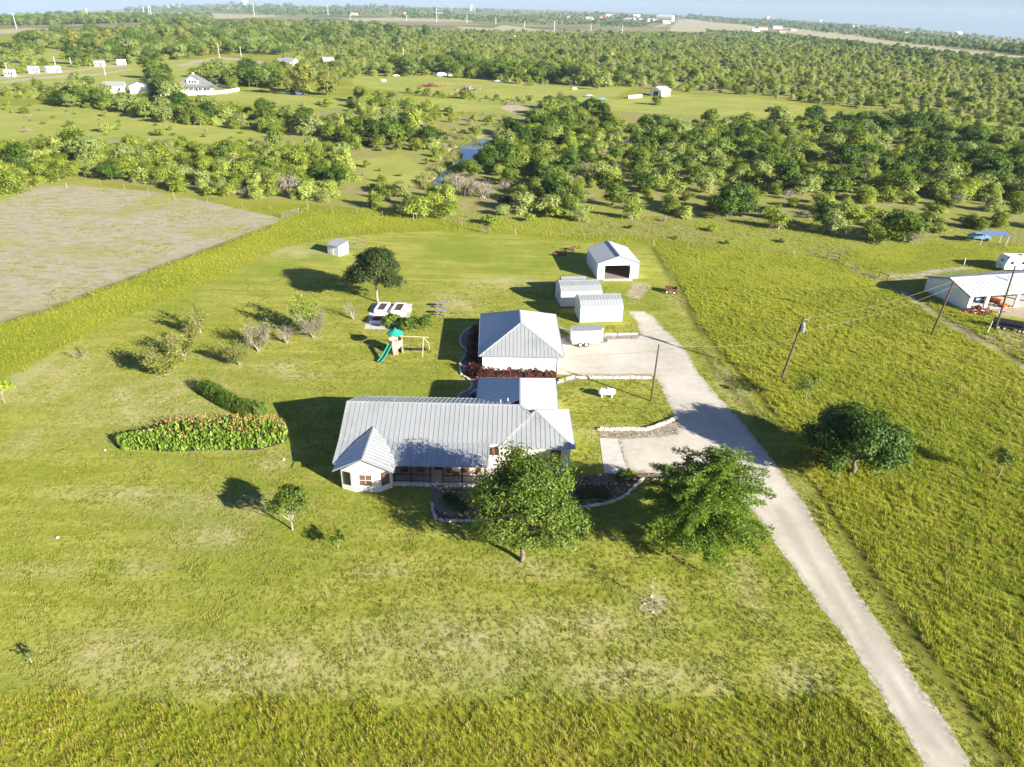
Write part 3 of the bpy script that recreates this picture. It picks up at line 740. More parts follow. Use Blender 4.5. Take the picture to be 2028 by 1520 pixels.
sapling(62, 1312, 1.0, 1.0, 'tiny twiggy seedling near the bottom left of the lawn', 'leaf_oak', 150, .08)
sapling(10, 800, 3.2, 2.8, 'bright green young tree cut by the left edge of the picture', 'leaf_lime', 900, .15, 'tree', 'young_tree')
sapling(1977, 945, 3.4, 2.1, 'crooked young tree in the right pasture near the picture edge', 'leaf_oak', 900, .12, 'tree', 'young_tree', r0=.06)
sapling(1594, 797, 3.8, 4.0, 'thin open tree behind the dark glossy tree by the driveway', 'leaf_wood', 850, .13, 'tree', 'young_tree', r0=.06)
sapling(1460, 775, .9, 1.0, 'low weedy bush in the mown strip right of the driveway', 'leaf_oak', 160, .1, 'bush', 'weed_bush')

# --- the orchard: pale multi-stemmed fruit trees
def orchard(px, py, h, w, nl, leafm, label, bare=60, crownshift=(0, 0), size=.12, lean=0.0):
    b = spot(px, py); rg_ = np.random.default_rng(int(px * 3 + py)); nl = int(nl * 3.6); t = thing('fruit_tree', label, 'tree', (b[0], b[1], 0), 0, 'fruit trees on the left lawn')
    mb = MB(); tips = []
    ns = rg_.integers(4, 7)
    for i in range(ns):
        az = rg_.uniform(0, 2 * pi); d = np.array([cos(az) * w * .28 + crownshift[0], sin(az) * w * .28 + crownshift[1], h * .52])
        pts = [np.array([0, 0, -.05]) + d * t_ + rg_.normal(size=3) * .05 for t_ in np.linspace(0, 1, 4)]
        mb.path(pts, .07, .035, 5)
        for j in range(bare // ns):
            az2 = az + rg_.normal() * 1.0; L = h * rg_.uniform(.3, .52); d2 = np.array([cos(az2) * .7, sin(az2) * .7, rg_.uniform(.2, 1.1)])
            p = pts[rg_.integers(1, 4)]; q = p + d2 * L; m = (p + q) / 2 + rg_.normal(size=3) * .12
            mb.path([p, m, q], .02, .008, 3); tips += [q, m + rg_.normal(size=3) * .1, (m + q) / 2]
            for kx in range(3):
                a = p + (q - p) * rg_.uniform(.3, .9); mb.tube(a, a + (d2 + rg_.normal(size=3) * .7) * L * .35, .008, .004, 3, False)
    part('trunk', mb, M['twig'], t)
    tips = np.array(tips); k = rg_.integers(0, len(tips), nl)
    C = tips[k] + rg_.normal(size=(nl, 3)) * .22
    link('crown', leafmesh('crown', cards(C, rg_.normal(size=(nl, 3)) + [0, 0, .6], size, 1.7, rg_), np.clip(.5 + .3 * rg_.normal(size=nl), 0, 1), M[leafm]), t)
    return t
orchard(333, 742, 4.0, 4.4, 1500, 'leaf_orchard', 'widest pale orchard tree, leaning left with bent white trunks', 90, (-.5, 0), .13)
orchard(365, 706, 3.6, 4.2, 1000, 'leaf_orchard', 'grey green orchard tree right behind the widest leaning one', 100)
orchard(474, 722, 3.6, 3.0, 700, 'leaf_orchard', 'short orchard tree with reddish twigs and yellow green base', 60, (-.2, .2), .1)
orchard(512, 697, 4.0, 3.6, 650, 'leaf_dry', 'brownish bare-topped orchard tree in the middle of the group', 110, (-.2, .2), .1)
orchard(568, 680, 2.6, 1.4, 60, 'leaf_dry', 'small leafless grey fruit tree with soil ring between two larger ones', 60, (0, 0), .08)
orchard(620, 668, 4.4, 3.4, 260, 'leaf_dry', 'tall vase-shaped leafless pale brown fruit tree at the right of the orchard', 150, (0, 0), .09)
orchard(610, 655, 5.2, 3.0, 560, 'leaf_lime', 'lime green leafy tree rising behind the leafless vase-shaped one', 50, (-.5, .3), .17)
orchard(700, 633, 2.8, 1.2, 40, 'leaf_dry', 'thin bare sapling just left of the raised garden beds', 40, (0, 0), .08)
orchard(399, 662, 4.0, 2.6, 560, 'leaf_orchard', 'upright thin green tree at the back of the orchard', 30, (0, 0), .13)
orchard(165, 710, 1.6, 2.6, 40, 'leaf_orchard', 'low almost bare sprawling shrub at the left edge of the mown lawn', 24, (-.4, 0), .09)

# --- hedges, flower bed, garden shrubs
def leaf_mass(name, label, cat, pts, w, h, n, size, leafm, up=.6, along=None, aspect=1.8, core=True, group=None):
    """a hedge following pts (world), with an irregular top"""
    ox, oy = pts[0]; t = thing(name, label, cat, (ox, oy, 0), 0, group)
    P = np.array(pts) - [ox, oy]; seg = np.hypot(*np.diff(P, axis=0).T); cum = np.concatenate([[0], np.cumsum(seg)]); rg_ = np.random.default_rng(int(abs(ox * 31 + oy * 7)))
    s = rg_.uniform(0, cum[-1], n); i = np.clip(np.searchsorted(cum, s) - 1, 0, len(seg) - 1); f = (s - cum[i]) / seg[i]
    B = P[i] + (P[i + 1] - P[i]) * f[:, None]; T = (P[i + 1] - P[i]) / seg[i][:, None]; Nn = np.stack([-T[:, 1], T[:, 0]], 1)
    bump_ = 1 + .17 * np.sin(s * 2.1 + 1) + .12 * np.sin(s * 5.3) + .10 * np.sin(s * 9.1 + 2)
    endf = np.clip(np.minimum(s, cum[-1] - s) / (w * .5) + .35, 0, 1) ** .5
    a = rg_.uniform(-.15, pi + .15, n); r = 1 - np.abs(rg_.normal(size=n)) * .16
    u = np.cos(a) * w / 2 * r * endf; z = np.sin(a).clip(0, 1) ** .7 * h * bump_ * r * endf
    z = np.where(rg_.random(n) < .35, z * rg_.random(n), z)
    C = np.column_stack([B + Nn * u[:, None], z + .03])
    nor = np.column_stack([Nn * np.cos(a)[:, None], np.sin(a) * .8 + up]) + rg_.normal(size=(n, 3)) * .45
    val = np.clip(.5 + .18 * np.sin(s * 3.7) + .25 * rg_.normal(size=n), 0, 1)
    al = None if along is None else np.tile(np.array(along, float), (n, 1))
    link('foliage', leafmesh('foliage', cards(C, nor, size, aspect, rg_, al), val, M[leafm]), t)
    mb = MB()
    for k in range(int(cum[-1] / .7) + 1):
        q = min(k * .7, cum[-1] - .01); j = min(int(np.searchsorted(cum, q + 1e-6)) - 1, len(seg) - 1); c = P[j] + (P[j + 1] - P[j]) * (q - cum[j]) / seg[j]
        for m in range(3): mb.tube((c[0] + rg_.normal() * .1, c[1] + rg_.normal() * .1, -.02), (c[0] + rg_.normal() * w * .25, c[1] + rg_.normal() * w * .25, h * .75), .025, .01, 4, False)
    part('stem', mb, M['bark'], t, kind='stuff')
    return t
leaf_mass('barberry_hedge', 'long clipped red brown hedge along the near wall of the hip-roofed garage', 'hedge', [(-5.6, 83.4), (-4.4, 81.6), (-2, 81.2), (1, 81.2), (5.6, 81.4)], 1.9, 1.35, 9000, .12, 'leaf_red')
leaf_mass('shaded_hedge', 'dark hedge in the shade along the left wall of the garage', 'hedge', [(-5.3, 85.2), (-5.6, 88), (-5.7, 92), (-5.4, 96)], 1.5, 1.5, 3500, .16, 'leaf_red')
leaf_mass('ornamental_grass', 'dark green grassy hedge slanting across the lawn behind the flower bed', 'hedge', poly((402, 770), (422, 783), (462, 806), (500, 822), (526, 812)), 2.2, 1.5, 8500, .06, 'leaf_grass', .2, (0, 0, 1), 5.5)
leaf_mass('front_shrub', 'low dark shrubs in the mulch bed below the porch steps', 'bush', poly((884, 985), (905, 1000), (925, 1010)), 1.2, .7, 900, .12, 'leaf_pecan')
leaf_mass('front_shrub', 'dark shrubs in the curved bed right of the house corner', 'bush', poly((1145, 985), (1175, 975), (1205, 985)), 1.5, .9, 1300, .12, 'leaf_juniper')
leaf_mass('front_shrub', 'dark rounded bush at the corner of the concrete slab', 'bush', poly((1222, 952), (1240, 946), (1252, 948)), 1.3, 1.0, 900, .12, 'leaf_pecan')
leaf_mass('green_shrub', 'small bright green plant at the right end of the red hedge', 'bush', [(6.2, 81.2), (6.9, 81.3)], .7, .5, 260, .12, 'leaf_lime')
leaf_mass('flower_patch', 'purple flowering ground plants in the small ringed bed by the side path', 'flowers', poly((934, 792), (944, 782), (946, 798)), 1.4, .4, 700, .1, 'flower_dark')
for i, (px, py, w_, h_, lb) in enumerate([(775, 648, 2.6, 2.3, 'leftmost of the dark green bushes among the raised garden beds'), (812, 655, 3.2, 2.2, 'middle and widest dark bush between garden beds and swing set'), (842, 655, 2.2, 2.1, 'rightmost dark bush above the end of the swing beam')]):
    c = spot(px, py); rg_ = np.random.default_rng(40 + i)
    big_tree('garden_bush', lb, 'bush', c, lumpy(0, 0, h_ * .5, w_ * .5, w_ * .42, h_ * .55, 8, rg_, .5), 3600, .15, 'leaf_wood', 'bark', .06, (0, 0, .4), 'bushes by the raised garden beds', 18, .25, 8)

# canna bed
rg_ = np.random.default_rng(77)
BED = poly((232, 886), (246, 893), (291, 891), (331, 895), (416, 893), (511, 892), (566, 876), (570, 862), (556, 852), (500, 850), (400, 852), (330, 858), (296, 868), (240, 874))
bx = [p[0] for p in BED]; by = [p[1] for p in BED]
pts = []
while len(pts) < 620:
    x, y = rg_.uniform(min(bx), max(bx)), rg_.uniform(min(by), max(by))
    if sdf(np.array([x]), np.array([y]), BED)[0] > -.05 and all((x - a) ** 2 + (y - b) ** 2 > .055 for a, b in pts[-200:]): pts.append((x, y))
Ls, Lv, Fs, Fv = [], [], [], []
for x, y in pts:
    big = min(1, max(.35, (x - min(bx)) / 6)); hh = (1.05 + .75 * (y - min(by)) / (max(by) - min(by))) * (.75 + .25 * big) * rg_.uniform(.85, 1.1)
    n = 11; az = rg_.uniform(0, 2 * pi, n); z = rg_.uniform(.12, .88, n) * hh
    d = np.stack([np.cos(az), np.sin(az), rg_.uniform(.7, 2.0, n)], 1); C = np.stack([x + np.cos(az) * .17, y + np.sin(az) * .17, z], 1)
    nn = np.stack([np.cos(az), np.sin(az), np.full(n, -.1)], 1) + rg_.normal(size=(n, 3)) * .35
    Ls.append(cards(C, nn, .20, 2.4, rg_, along=d)); Lv.append(np.clip(.5 + .28 * rg_.normal(size=n), 0, 1))
    if rg_.random() < .9 * max(0, ((y - min(by)) / (max(by) - min(by)) - .12)) * big * .85:
        m = 6; C = np.array([x, y, hh + .12]) + rg_.normal(size=(m, 3)) * [.07, .07, .1]
        Fs.append(cards(C, rg_.normal(size=(m, 3)), .11, 1.3, rg_)); Fv.append(rg_.random(m))
t = thing('canna_bed', 'long bed of tall green cannas topped with orange flowers left of the house', 'flower bed', (0, 0, 0))
mid = (float(np.mean(bx)), float(np.mean(by)), 0); t.location = mid
o = link('leaves', leafmesh('leaves', np.concatenate(Ls) - mid, np.concatenate(Lv), M['leaf_canna']), t); o['kind'] = 'stuff'
o = link('blossoms', leafmesh('blossoms', np.concatenate(Fs) - mid, np.concatenate(Fv), M['petal']), t); o['kind'] = 'stuff'
sheet_struct('flower_bed_soil', BED, .015, M['soil'], .5, .05)

# ------------------------------------------------------------------ roofs made of standing-seam panels
def clip2(poly_, u, keep_gt):
    out = []
    for i in range(len(poly_)):
        a, b = poly_[i], poly_[(i + 1) % len(poly_)]
        ia = (a[0] >= u) if keep_gt else (a[0] <= u); ib = (b[0] >= u) if keep_gt else (b[0] <= u)
        if ia: out.append(a)
        if ia != ib:
            t = (u - a[0]) / (b[0] - a[0]); out.append((u, a[1] + (b[1] - a[1]) * t))
    return out
def roof_face(parent, pts, mat, sp=.5, th=.04, rib=.038, name='roof_panel', off=None, seams=True, joined=False):
    """pts: polygon in space whose longest near-level edge is the eave; one object per panel"""
    P = [Vector(p) - Vector(off if off is not None else (0, 0, 0)) for p in pts]
    n = Vector((0, 0, 0))
    for i in range(len(P)): n += P[i].cross(P[(i + 1) % len(P)])
    n.normalize()
    if n.z < 0: n = -n
    ue = Vector((0, 0, 1)).cross(n)
    if ue.length < 1e-4: ue = Vector((1, 0, 0))
    ue.normalize(); ve = n.cross(ue)
    o = P[0]; uv = [((p - o).dot(ue), (p - o).dot(ve)) for p in P]
    u0, u1 = min(a for a, b in uv), max(a for a, b in uv)
    k = max(1, round((u1 - u0) / sp)); w = (u1 - u0) / k
    allmb = MB() if joined else None; made = []
    for i in range(k):
        a, b = u0 + i * w + .004, u0 + (i + 1) * w - .004
        c = clip2(clip2(uv, a, True), b, False)
        if len(c) < 3: continue
        to3 = lambda q, h=0.0: o + ue * q[0] + ve * q[1] + n * h
        mb = allmb if joined else MB()
        mb.sheet([to3(q) for q in c], th)
        if seams:
            e = clip2(uv, b - .022, True); e = clip2(e, b, False)
            vs = sorted(q[1] for q in e)
            if len(e) >= 3 and vs[-1] - vs[0] > .1:
                mb.beam(to3((b - .02, vs[0]), rib * .4), to3((b - .02, vs[-1]), rib * .4), .034, rib)
        if not joined: made.append(part(name, mb, mat, parent))
    if joined: made.append(part(name, allmb, mat, parent))
    return made
def trim(mb, pts, w=.14, h=.06, off=(0, 0, 0)):
    for a, b in zip(pts[:-1], pts[1:]): mb.beam(Vector(a) - Vector(off), Vector(b) - Vector(off), w, h)
    return mb
def window(parent, c, w, h, facing, frame=.07, pane='window', depth=.06, off=(0, 0, 0), cross=False, fm='white_trim', label=None):
    """c = centre of the opening on the wall face; facing = angle of outward normal"""
    c = Vector(c) - Vector(off); nn = Vector((cos(facing), sin(facing), 0)); t = Vector((-sin(facing), cos(facing), 0)); u = Vector((0, 0, 1))
    f = MB()
    for s in (-1, 1):
        f.beam(c + t * s * (w / 2 + frame / 2) - u * (h / 2 + frame) + nn * depth / 2, c + t * s * (w / 2 + frame / 2) + u * (h / 2 + frame) + nn * depth / 2, frame, depth) if False else None
        a = c + t * s * (w / 2) ; 
    def bx(du0, du1, dz0, dz1, d0, d1, mb):
        q = [c + t * a + u * b + nn * d for d in (d0, d1) for a, b in ((du0, dz0), (du1, dz0), (du1, dz1), (du0, dz1))]
        mb.add(q, [(0, 1, 2, 3), (7, 6, 5, 4), (0, 4, 5, 1), (1, 5, 6, 2), (2, 6, 7, 3), (3, 7, 4, 0)])
    bx(-w / 2 - frame, -w / 2, -h / 2 - frame, h / 2 + frame, -.02, depth, f); bx(w / 2, w / 2 + frame, -h / 2 - frame, h / 2 + frame, -.02, depth, f)
    bx(-w / 2, w / 2, h / 2, h / 2 + frame, -.02, depth - .003, f); bx(-w / 2, w / 2, -h / 2 - frame, -h / 2, -.02, depth - .003, f)
    if cross:
        bx(-.015, .015, -h / 2, h / 2, 0, depth - .012, f); bx(-w / 2, w / 2, -.015, .015, 0, depth - .015, f)
    fo = part('window', f, M[fm], parent, label)
    g = MB(); bx(-w / 2, w / 2, -h / 2, h / 2, .004, .018, g)
    part('pane', g, M[pane], fo)
    return fo

# ------------------------------------------------------------------ the ranch house
O = (-6.0, 62.0, 0.0)
house = thing('ranch_house', 'long white limestone ranch house with grey standing-seam metal roof and front porch', 'house', O)
SU = .43; RZ = 5.2; RY = 65.3
zf = lambda y: RZ - SU * (RY - y) if y >= 60.7 else (RZ - SU * 4.6) - .244 * (60.7 - y)
w = MB()
w.prism([(-16.45, 60.95), (-16.45, 57.0), (-15.16, 56.5), (-12.76, 56.5), (-11.57, 57.35), (-11.57, 60.95)], -.1, 2.46)
w.add([(-16.35, 56.56, 2.44), (-11.75, 56.56, 2.44), (-14.1, 56.56, 3.72), (-16.35, 57.9, 2.44), (-11.75, 57.9, 2.44), (-14.1, 61.0, 3.72)], [(0, 1, 2), (0, 2, 5, 3), (1, 4, 5, 2), (0, 3, 4, 1)])
w.prism([(-16.5, 60.95), (-.8, 60.95), (-.8, 70.6), (-16.5, 70.6)], -.1, 2.95)
w.add([(-16.5, 60.95, 2.95), (-16.5, 70.6, 2.95), (-16.5, 65.3, 5.05), (-16.3, 60.95, 2.95), (-16.3, 70.6, 2.95), (-16.3, 65.3, 5.05)], [(0, 2, 1), (3, 4, 5), (0, 3, 5, 2), (1, 2, 5, 4)])
w.prism([(-.79, 61.05), (6.12, 61.05), (6.12, 68.4), (-.79, 68.4)], -.1, 2.78)
w.prism([(-3.5, 68.41), (4.8, 68.41), (4.8, 75.8), (-3.5, 75.8)], -.1, 2.6)
part('wall', w, M['stonewall'], house, world=True)
# roof parts carry their panels
def roof_group(name, faces, mat, parent=house, off=O, sp=.5, trims=(), joined=()):
    t = MB()
    for tr in trims: trim(t, tr, .15, .05, off)
    rp = part(name, t, M['white_trim'] if name == 'x' else M[mat], parent)
    for i, f in enumerate(faces): roof_face(rp, f, M[mat], sp, off=off, joined=i in joined)
    return rp
main_f = [(-17.3, 60.7, zf(60.7)), (-17.3, RY, RZ), (.9, RY, RZ), (2.15, RY - 1.25, RZ - .54), (-1.1, 60.55, zf(60.7) - .06)]
main_f[-1] = (-1.1, 60.7, zf(60.7))
porch_f = [(-17.3, 57.7, zf(57.7) + .02), (-17.3, 60.7, zf(60.7) + .01), (-2.2, 60.7, zf(60.7) + .01), (-2.2, 57.7, zf(57.7) + .02)]
back_f = [(-17.3, RY, RZ), (.9, RY, RZ), (-3.9, 71.3, RZ - SU * 6.0), (-17.3, 71.3, RZ - SU * 6.0)]
roof_group('main_roof', [main_f, porch_f, back_f], 'roof', joined=(2,),
           trims=[[(-17.3, RY, RZ + .03), (.9, RY, RZ + .03), (2.15, RY - 1.25, RZ - .51)], [(-17.32, 57.7, zf(57.7)), (-17.32, 60.7, zf(60.7)), (-17.32, RY, RZ), (-17.32, 71.3, RZ - SU * 6)], [(-17.3, 57.66, zf(57.7) - .05), (-2.2, 57.66, zf(57.7) - .05)], [(-2.17, 57.7, zf(57.7)), (-2.17, 60.7, zf(60.7))]])
br, be, bz = (-14.1, 3.95), 2.52, 56.3
bayW = [(-14.1, bz, 3.95), (-14.1, 62.35, 3.95), (-15.64, 60.7, 3.235), (-17.05, 57.9, 2.56), (-17.05, bz, 2.56)]
bayE = [(-14.1, bz, 3.95), (-14.1, 62.35, 3.95), (-12.56, 60.7, 3.235), (-11.15, 57.9, 2.56), (-11.15, bz, 2.56)]
roof_group('bay_roof', [bayW, bayE], 'roof', trims=[[(-14.1, bz, 3.98), (-14.1, 62.3, 3.98)], [(-17.05, bz - .03, 2.54), (-14.1, bz - .03, 3.93), (-11.15, bz - .03, 2.54)]])
A = (2.55, 65.0, 4.8); sw, se, ne, nw = (-1.25, 60.6, 2.85), (6.55, 60.75, 2.85), (6.38, 68.7, 2.85), (-1.25, 68.7, 2.85)
roof_group('wing_roof', [[sw, se, A], [se, ne, A], [sw, nw, A], [ne, nw, A]], 'roof', joined=(3,),
           trims=[[sw, A], [se, A], [ne, A], [(sw[0], sw[1], 2.82), (se[0], se[1], 2.82), (ne[0], ne[1], 2.82)]])
bNW, bNE, bSE, bSW = (-4.0, 76.3, 2.65), (5.22, 76.6, 2.65), (5.22, 65.3, 2.65), (-4.0, 66.6, 2.65)
R1, R2 = (.9, RY + .05, 5.15), (.9, 71.6, 5.15)
roof_group('back_roof', [[bSE, bNE, R2, R1], [bNW, bSW, (.9, 66.6, 5.15), R2], [bNW, bNE, R2]], 'roof', joined=(2,),
           trims=[[R1, R2], [R2, bNW], [R2, bNE], [(bSE[0], 66, 2.6), (bNE[0], bNE[1], 2.6)], [bNW, bNE], [bSW, bNW]])
for x, y, z in [(-1.2, 67.2, 4.0), (-.4, 67.2, 4.2)]:
    part('vent_pipe', MB().tube((x, y, z), (x, y, z + .75), .05, n=8), M['white_trim'], house, world=True)
part('vent_pipe', MB().tube((-12.5, 66.0, 4.7), (-12.5, 66.0, 5.4), .05, n=8), M['steel'], house, world=True)
mb = MB().tube((5.1, 68.2, 2.6), (5.1, 68.2, 4.2), .03, n=6); mb.tube((4.8, 68.2, 4.1), (5.4, 68.1, 3.9), .02, n=5); mb.tube((4.85, 68.2, 3.8), (5.3, 68.3, 4.15), .015, n=5)
part('service_mast', mb, M['steel'], house, world=True)
# fascia boards under the front eave; windows
window(house, (-13.98, 56.5, 1.42), 1.2, 1.25, -pi / 2, pane='screen', off=O, cross=True)
window(house, (-15.8, 56.75, 1.42), .62, 1.35, atan2(-1.29, -.5) + 0, pane='window', off=O, fm='darkwood')
window(house, (-12.16, 56.93, 1.42), .7, 1.35, atan2(-1.19, .85), pane='screen', off=O, fm='darkwood')
window(house, (.68, 61.05, 1.75), .85, 1.3, -pi / 2, pane='screen', off=O, fm='redwood')
window(house, (4.66, 61.05, 1.5), .85, 1.7, -pi / 2, pane='screen', off=O, fm='darkwood')
window(house, (-2.02, 60.95, 2.2), .38, .85, -pi / 2, off=O, fm='redwood'); window(house, (-1.42, 60.95, 2.2), .42, .85, -pi / 2, off=O, fm='redwood')
for x in (-10.4, -8.9, -5.2): window(house, (x, 60.95, 1.6), .9, 1.3, -pi / 2, off=O)
d = part('door', MB().box(-7.75, -6.75, 60.88, 60.94, .36, 2.4), M['darkwood'], house, world=True)
part('handle', MB().ball((-6.85, 60.85, 1.35), .04, .04, .04, 6, 4), M['steel'], d).location = (-house.location.x, -house.location.y, 0)
# porch
part('porch_floor', MB().box(-11.55, -.82, 57.75, 60.93, -.1, .35), M['concrete'], house, world=True)
part('entry_step', MB().box(-7.8, -6.55, 57.3, 57.74, -.05, .18), M['walk'], house, world=True)
for x in (-11.45, -9.78, -7.85, -6.6, -4.7, -2.45):
    part('porch_post', MB().box(x - .07, x + .07, 57.82, 57.96, .35, 2.5), M['darkwood'], house, world=True)
for x0, x1 in ((-11.4, -7.92), (-6.53, -2.5)):
    rl = part('railing', MB().box(x0, x1, 57.84, 57.93, 1.2, 1.26).box(x0, x1, 57.86, 57.91, .46, .51), M['darkwood'], house, world=True)
    k = int((x1 - x0) / .14)
    bm_ = MB()
    for i in range(1, k): bm_.box(x0 + (x1 - x0) * i / k - .018, x0 + (x1 - x0) * i / k + .018, 57.865, 57.905, .512, 1.198)
    bo = part('baluster', bm_, M['darkwood'], rl, kind='stuff'); bo.location = (-O[0], -O[1], 0)
rl = part('railing', MB().beam((-2.4, 58.0, 1.2), (-2.4, 60.8, 1.2), .06, .06), M['white_trim'], house, world=True)
# rubble stones along the porch base
rg_ = np.random.default_rng(4)
for i, x in enumerate(np.arange(-11.3, -2.7, .42)):
    if -7.9 < x < -6.5: continue
    s = .13 + .05 * rg_.random(); part('base_stone', MB().ball((x, 57.66, .1), s * 1.4, .08, s, 6, 4), M['limestone'], house, world=True)
# porch furniture
def porch_chair(label, x, y, rz, mat):
    t = thing('porch_chair', label, 'chair', (x, y, .35), rz, 'chairs on the front porch')
    part('seat', MB().box(-.27, .27, -.25, .28, .36, .41), M[mat], t)
    part('backrest', MB().sheet([(-.27, .27, .4), (.27, .27, .4), (.27, .5, 1.02), (-.27, .5, 1.02)], .04), M[mat], t)
    for sx in (-1, 1):
        part('armrest', MB().box(sx * .33 - .06, sx * .33 + .06, -.3, .35, .58, .61), M[mat], t)
        part('leg', MB().box(sx * .31 - .03, sx * .31 + .03, -.28, -.22, 0, .58), M[mat], t); part('leg', MB().box(sx * .31 - .03, sx * .31 + .03, .28, .34, 0, .58), M[mat], t)
    return t
porch_chair('grey rocking chair at the left end of the porch', -10.6, 59.2, .25, 'wood')
porch_chair('second grey rocking chair, just left of the walk, on the porch', -9.0, 59.3, -.2, 'wood')
porch_chair('red brown wooden armchair right of the front walk on the porch', -6.1, 59.2, .5, 'redwood')
porch_chair('red brown wooden armchair in the middle of the right porch half', -4.6, 59.4, -.1, 'redwood')
porch_chair('red brown wooden armchair at the right end of the porch', -3.4, 59.1, -.6, 'redwood')
t = thing('porch_table', 'low red brown table between the wooden porch chairs', 'table', (-5.4, 58.9, .35))
part('table_top', MB().box(-.35, .35, -.25, .25, .42, .47), M['redwood'], t)
for sx in (-1, 1):
    for sy in (-1, 1): part('leg', MB().box(sx * .3 - .03, sx * .3 + .03, sy * .2 - .03, sy * .2 + .03, 0, .42), M['redwood'], t)
tag(part('doormat', MB().box(-.4, .4, -.25, .25, 0, .02), M['rubber'], None) if False else link('doormat', MB().box(-7.7, -6.8, 60.1, 60.7, .35, .37).mesh('doormat', M['rubber'])), 'dark doormat in front of the house door', 'doormat')

# ------------------------------------------------------------------ the hip-roofed garage
GO = (1.0, 89.5, 0)
gar = thing('garage', 'square white garage with a grey hipped metal roof behind the house', 'garage', GO)
part('wall', MB().prism([(-3.9, 82.95), (6.1, 83.1), (5.75, 96.5), (-4.3, 96.2)], -.1, 2.6), M['panel_white'], gar, world=True)
g = dict(sw=(-4.35, 82.3, 2.68), se=(6.62, 82.5, 2.68), ne=(6.2, 97.1, 2.68), nw=(-4.85, 96.75, 2.68), r1=(1.0, 87.5, 5.3), r2=(.86, 91.9, 5.3))
rp = roof_group('roof', [[g['sw'], g['se'], g['r1']], [g['se'], g['ne'], g['r2'], g['r1']], [g['sw'], g['nw'], g['r2'], g['r1']], [g['nw'], g['ne'], g['r2']]], 'roof', gar, GO, sp=.5, joined=(3,),
                trims=[[g['sw'], g['r1'], g['r2'], g['nw']], [g['se'], g['r1']], [g['ne'], g['r2']], [g['nw'], g['sw'], g['se'], g['ne'], g['nw']]])
for y in (86.2, 90.5):
    d = part('garage_door', MB().box(6.0, 6.1, y - 1.5, y + 1.5, 0, 2.2), M['white_trim'], gar, world=True)
part('downpipe', MB().beam((6.0, 82.93, 0), (6.0, 82.93, 2.6), .08, .08), M['white_trim'], gar, world=True)

# ------------------------------------------------------------------ the white barn with the open door
t = thing('metal_barn', 'white metal barn with a big open doorway at the end of the yard', 'barn', (14.7, 120.8, 0), radians(7))
BW, BD, BE, BR = 7.5, 9.2, 2.95, 4.25; o0, o1 = .17 * BW, .79 * BW
w = MB().box(0, .1, 0, BD, 0, BE).box(BW - .1, BW, 0, BD, 0, BE).box(.1, BW - .1, BD - .1, BD, 0, BE).box(.1, o0, 0, .1, 0, BE).box(o1, BW - .1, 0, .1, 0, BE).box(o0, o1, 0, .1, 2.5, BE)
w.add([(0, 0, BE), (BW, 0, BE), (BW / 2, 0, BR - .02), (0, .1, BE), (BW, .1, BE), (BW / 2, .1, BR - .02)], [(0, 1, 2), (5, 4, 3), (0, 3, 4, 1)])
w.add([(0, BD - .1, BE), (BW, BD - .1, BE), (BW / 2, BD - .1, BR - .02), (0, BD, BE), (BW, BD, BE), (BW / 2, BD, BR - .02)], [(0, 1, 2), (5, 4, 3), (0, 3, 4, 1)])
part('wall', w, M['panel_white'], t)
rp = part('roof', trim(MB(), [(BW / 2, -.15, BR + .03), (BW / 2, BD + .15, BR + .03)], .3, .05), M['grey_trim'], t)
roof_face(rp, [(-.15, -.15, BE - .03), (BW / 2, -.15, BR), (BW / 2, BD + .15, BR), (-.15, BD + .15, BE - .03)], M['roof_white'], .9, rib=.02)
roof_face(rp, [(BW + .15, -.15, BE - .03), (BW / 2, -.15, BR), (BW / 2, BD + .15, BR), (BW + .15, BD + .15, BE - .03)], M['roof_white'], .9, rib=.02)
part('rake_trim', trim(MB(), [(-.17, -.17, BE - .06), (BW / 2, -.17, BR - .03), (BW + .17, -.17, BE - .06)], .06, .14), M['grey_trim'], t)
part('corner_trim', MB().beam((BW + .01, -.01, 0), (BW + .01, -.01, BE), .08, .08), M['grey_trim'], t)
part('floor', MB().box(.1, BW - .1, .1, BD - .1, 0, .04), M['walk'], t)
part('side_door', MB().box(-.04, .0, .7, 1.6, .05, 2.1), M['white_trim'], t)
for i, (x, y, z, m, lb, nm) in enumerate([(5.0, 7.6, .5, 'redpaint', 'dim red box standing in the back of the open barn', 'storage_box'), (2.2, 7.9, .45, 'wood', 'brown crate standing in the back left of the barn', 'crate')]):
    tt = thing(nm, lb, 'box', (14.7 + x * cos(radians(7)) - y * sin(radians(7)), 120.8 + x * sin(radians(7)) + y * cos(radians(7)), .04), radians(7))
    part('body', MB().box(-.6, .6, -.4, .4, 0, z * 2), M[m], tt); part('lid', MB().box(-.63, .63, -.43, .43, z * 2, z * 2 + .06), M[m], tt)

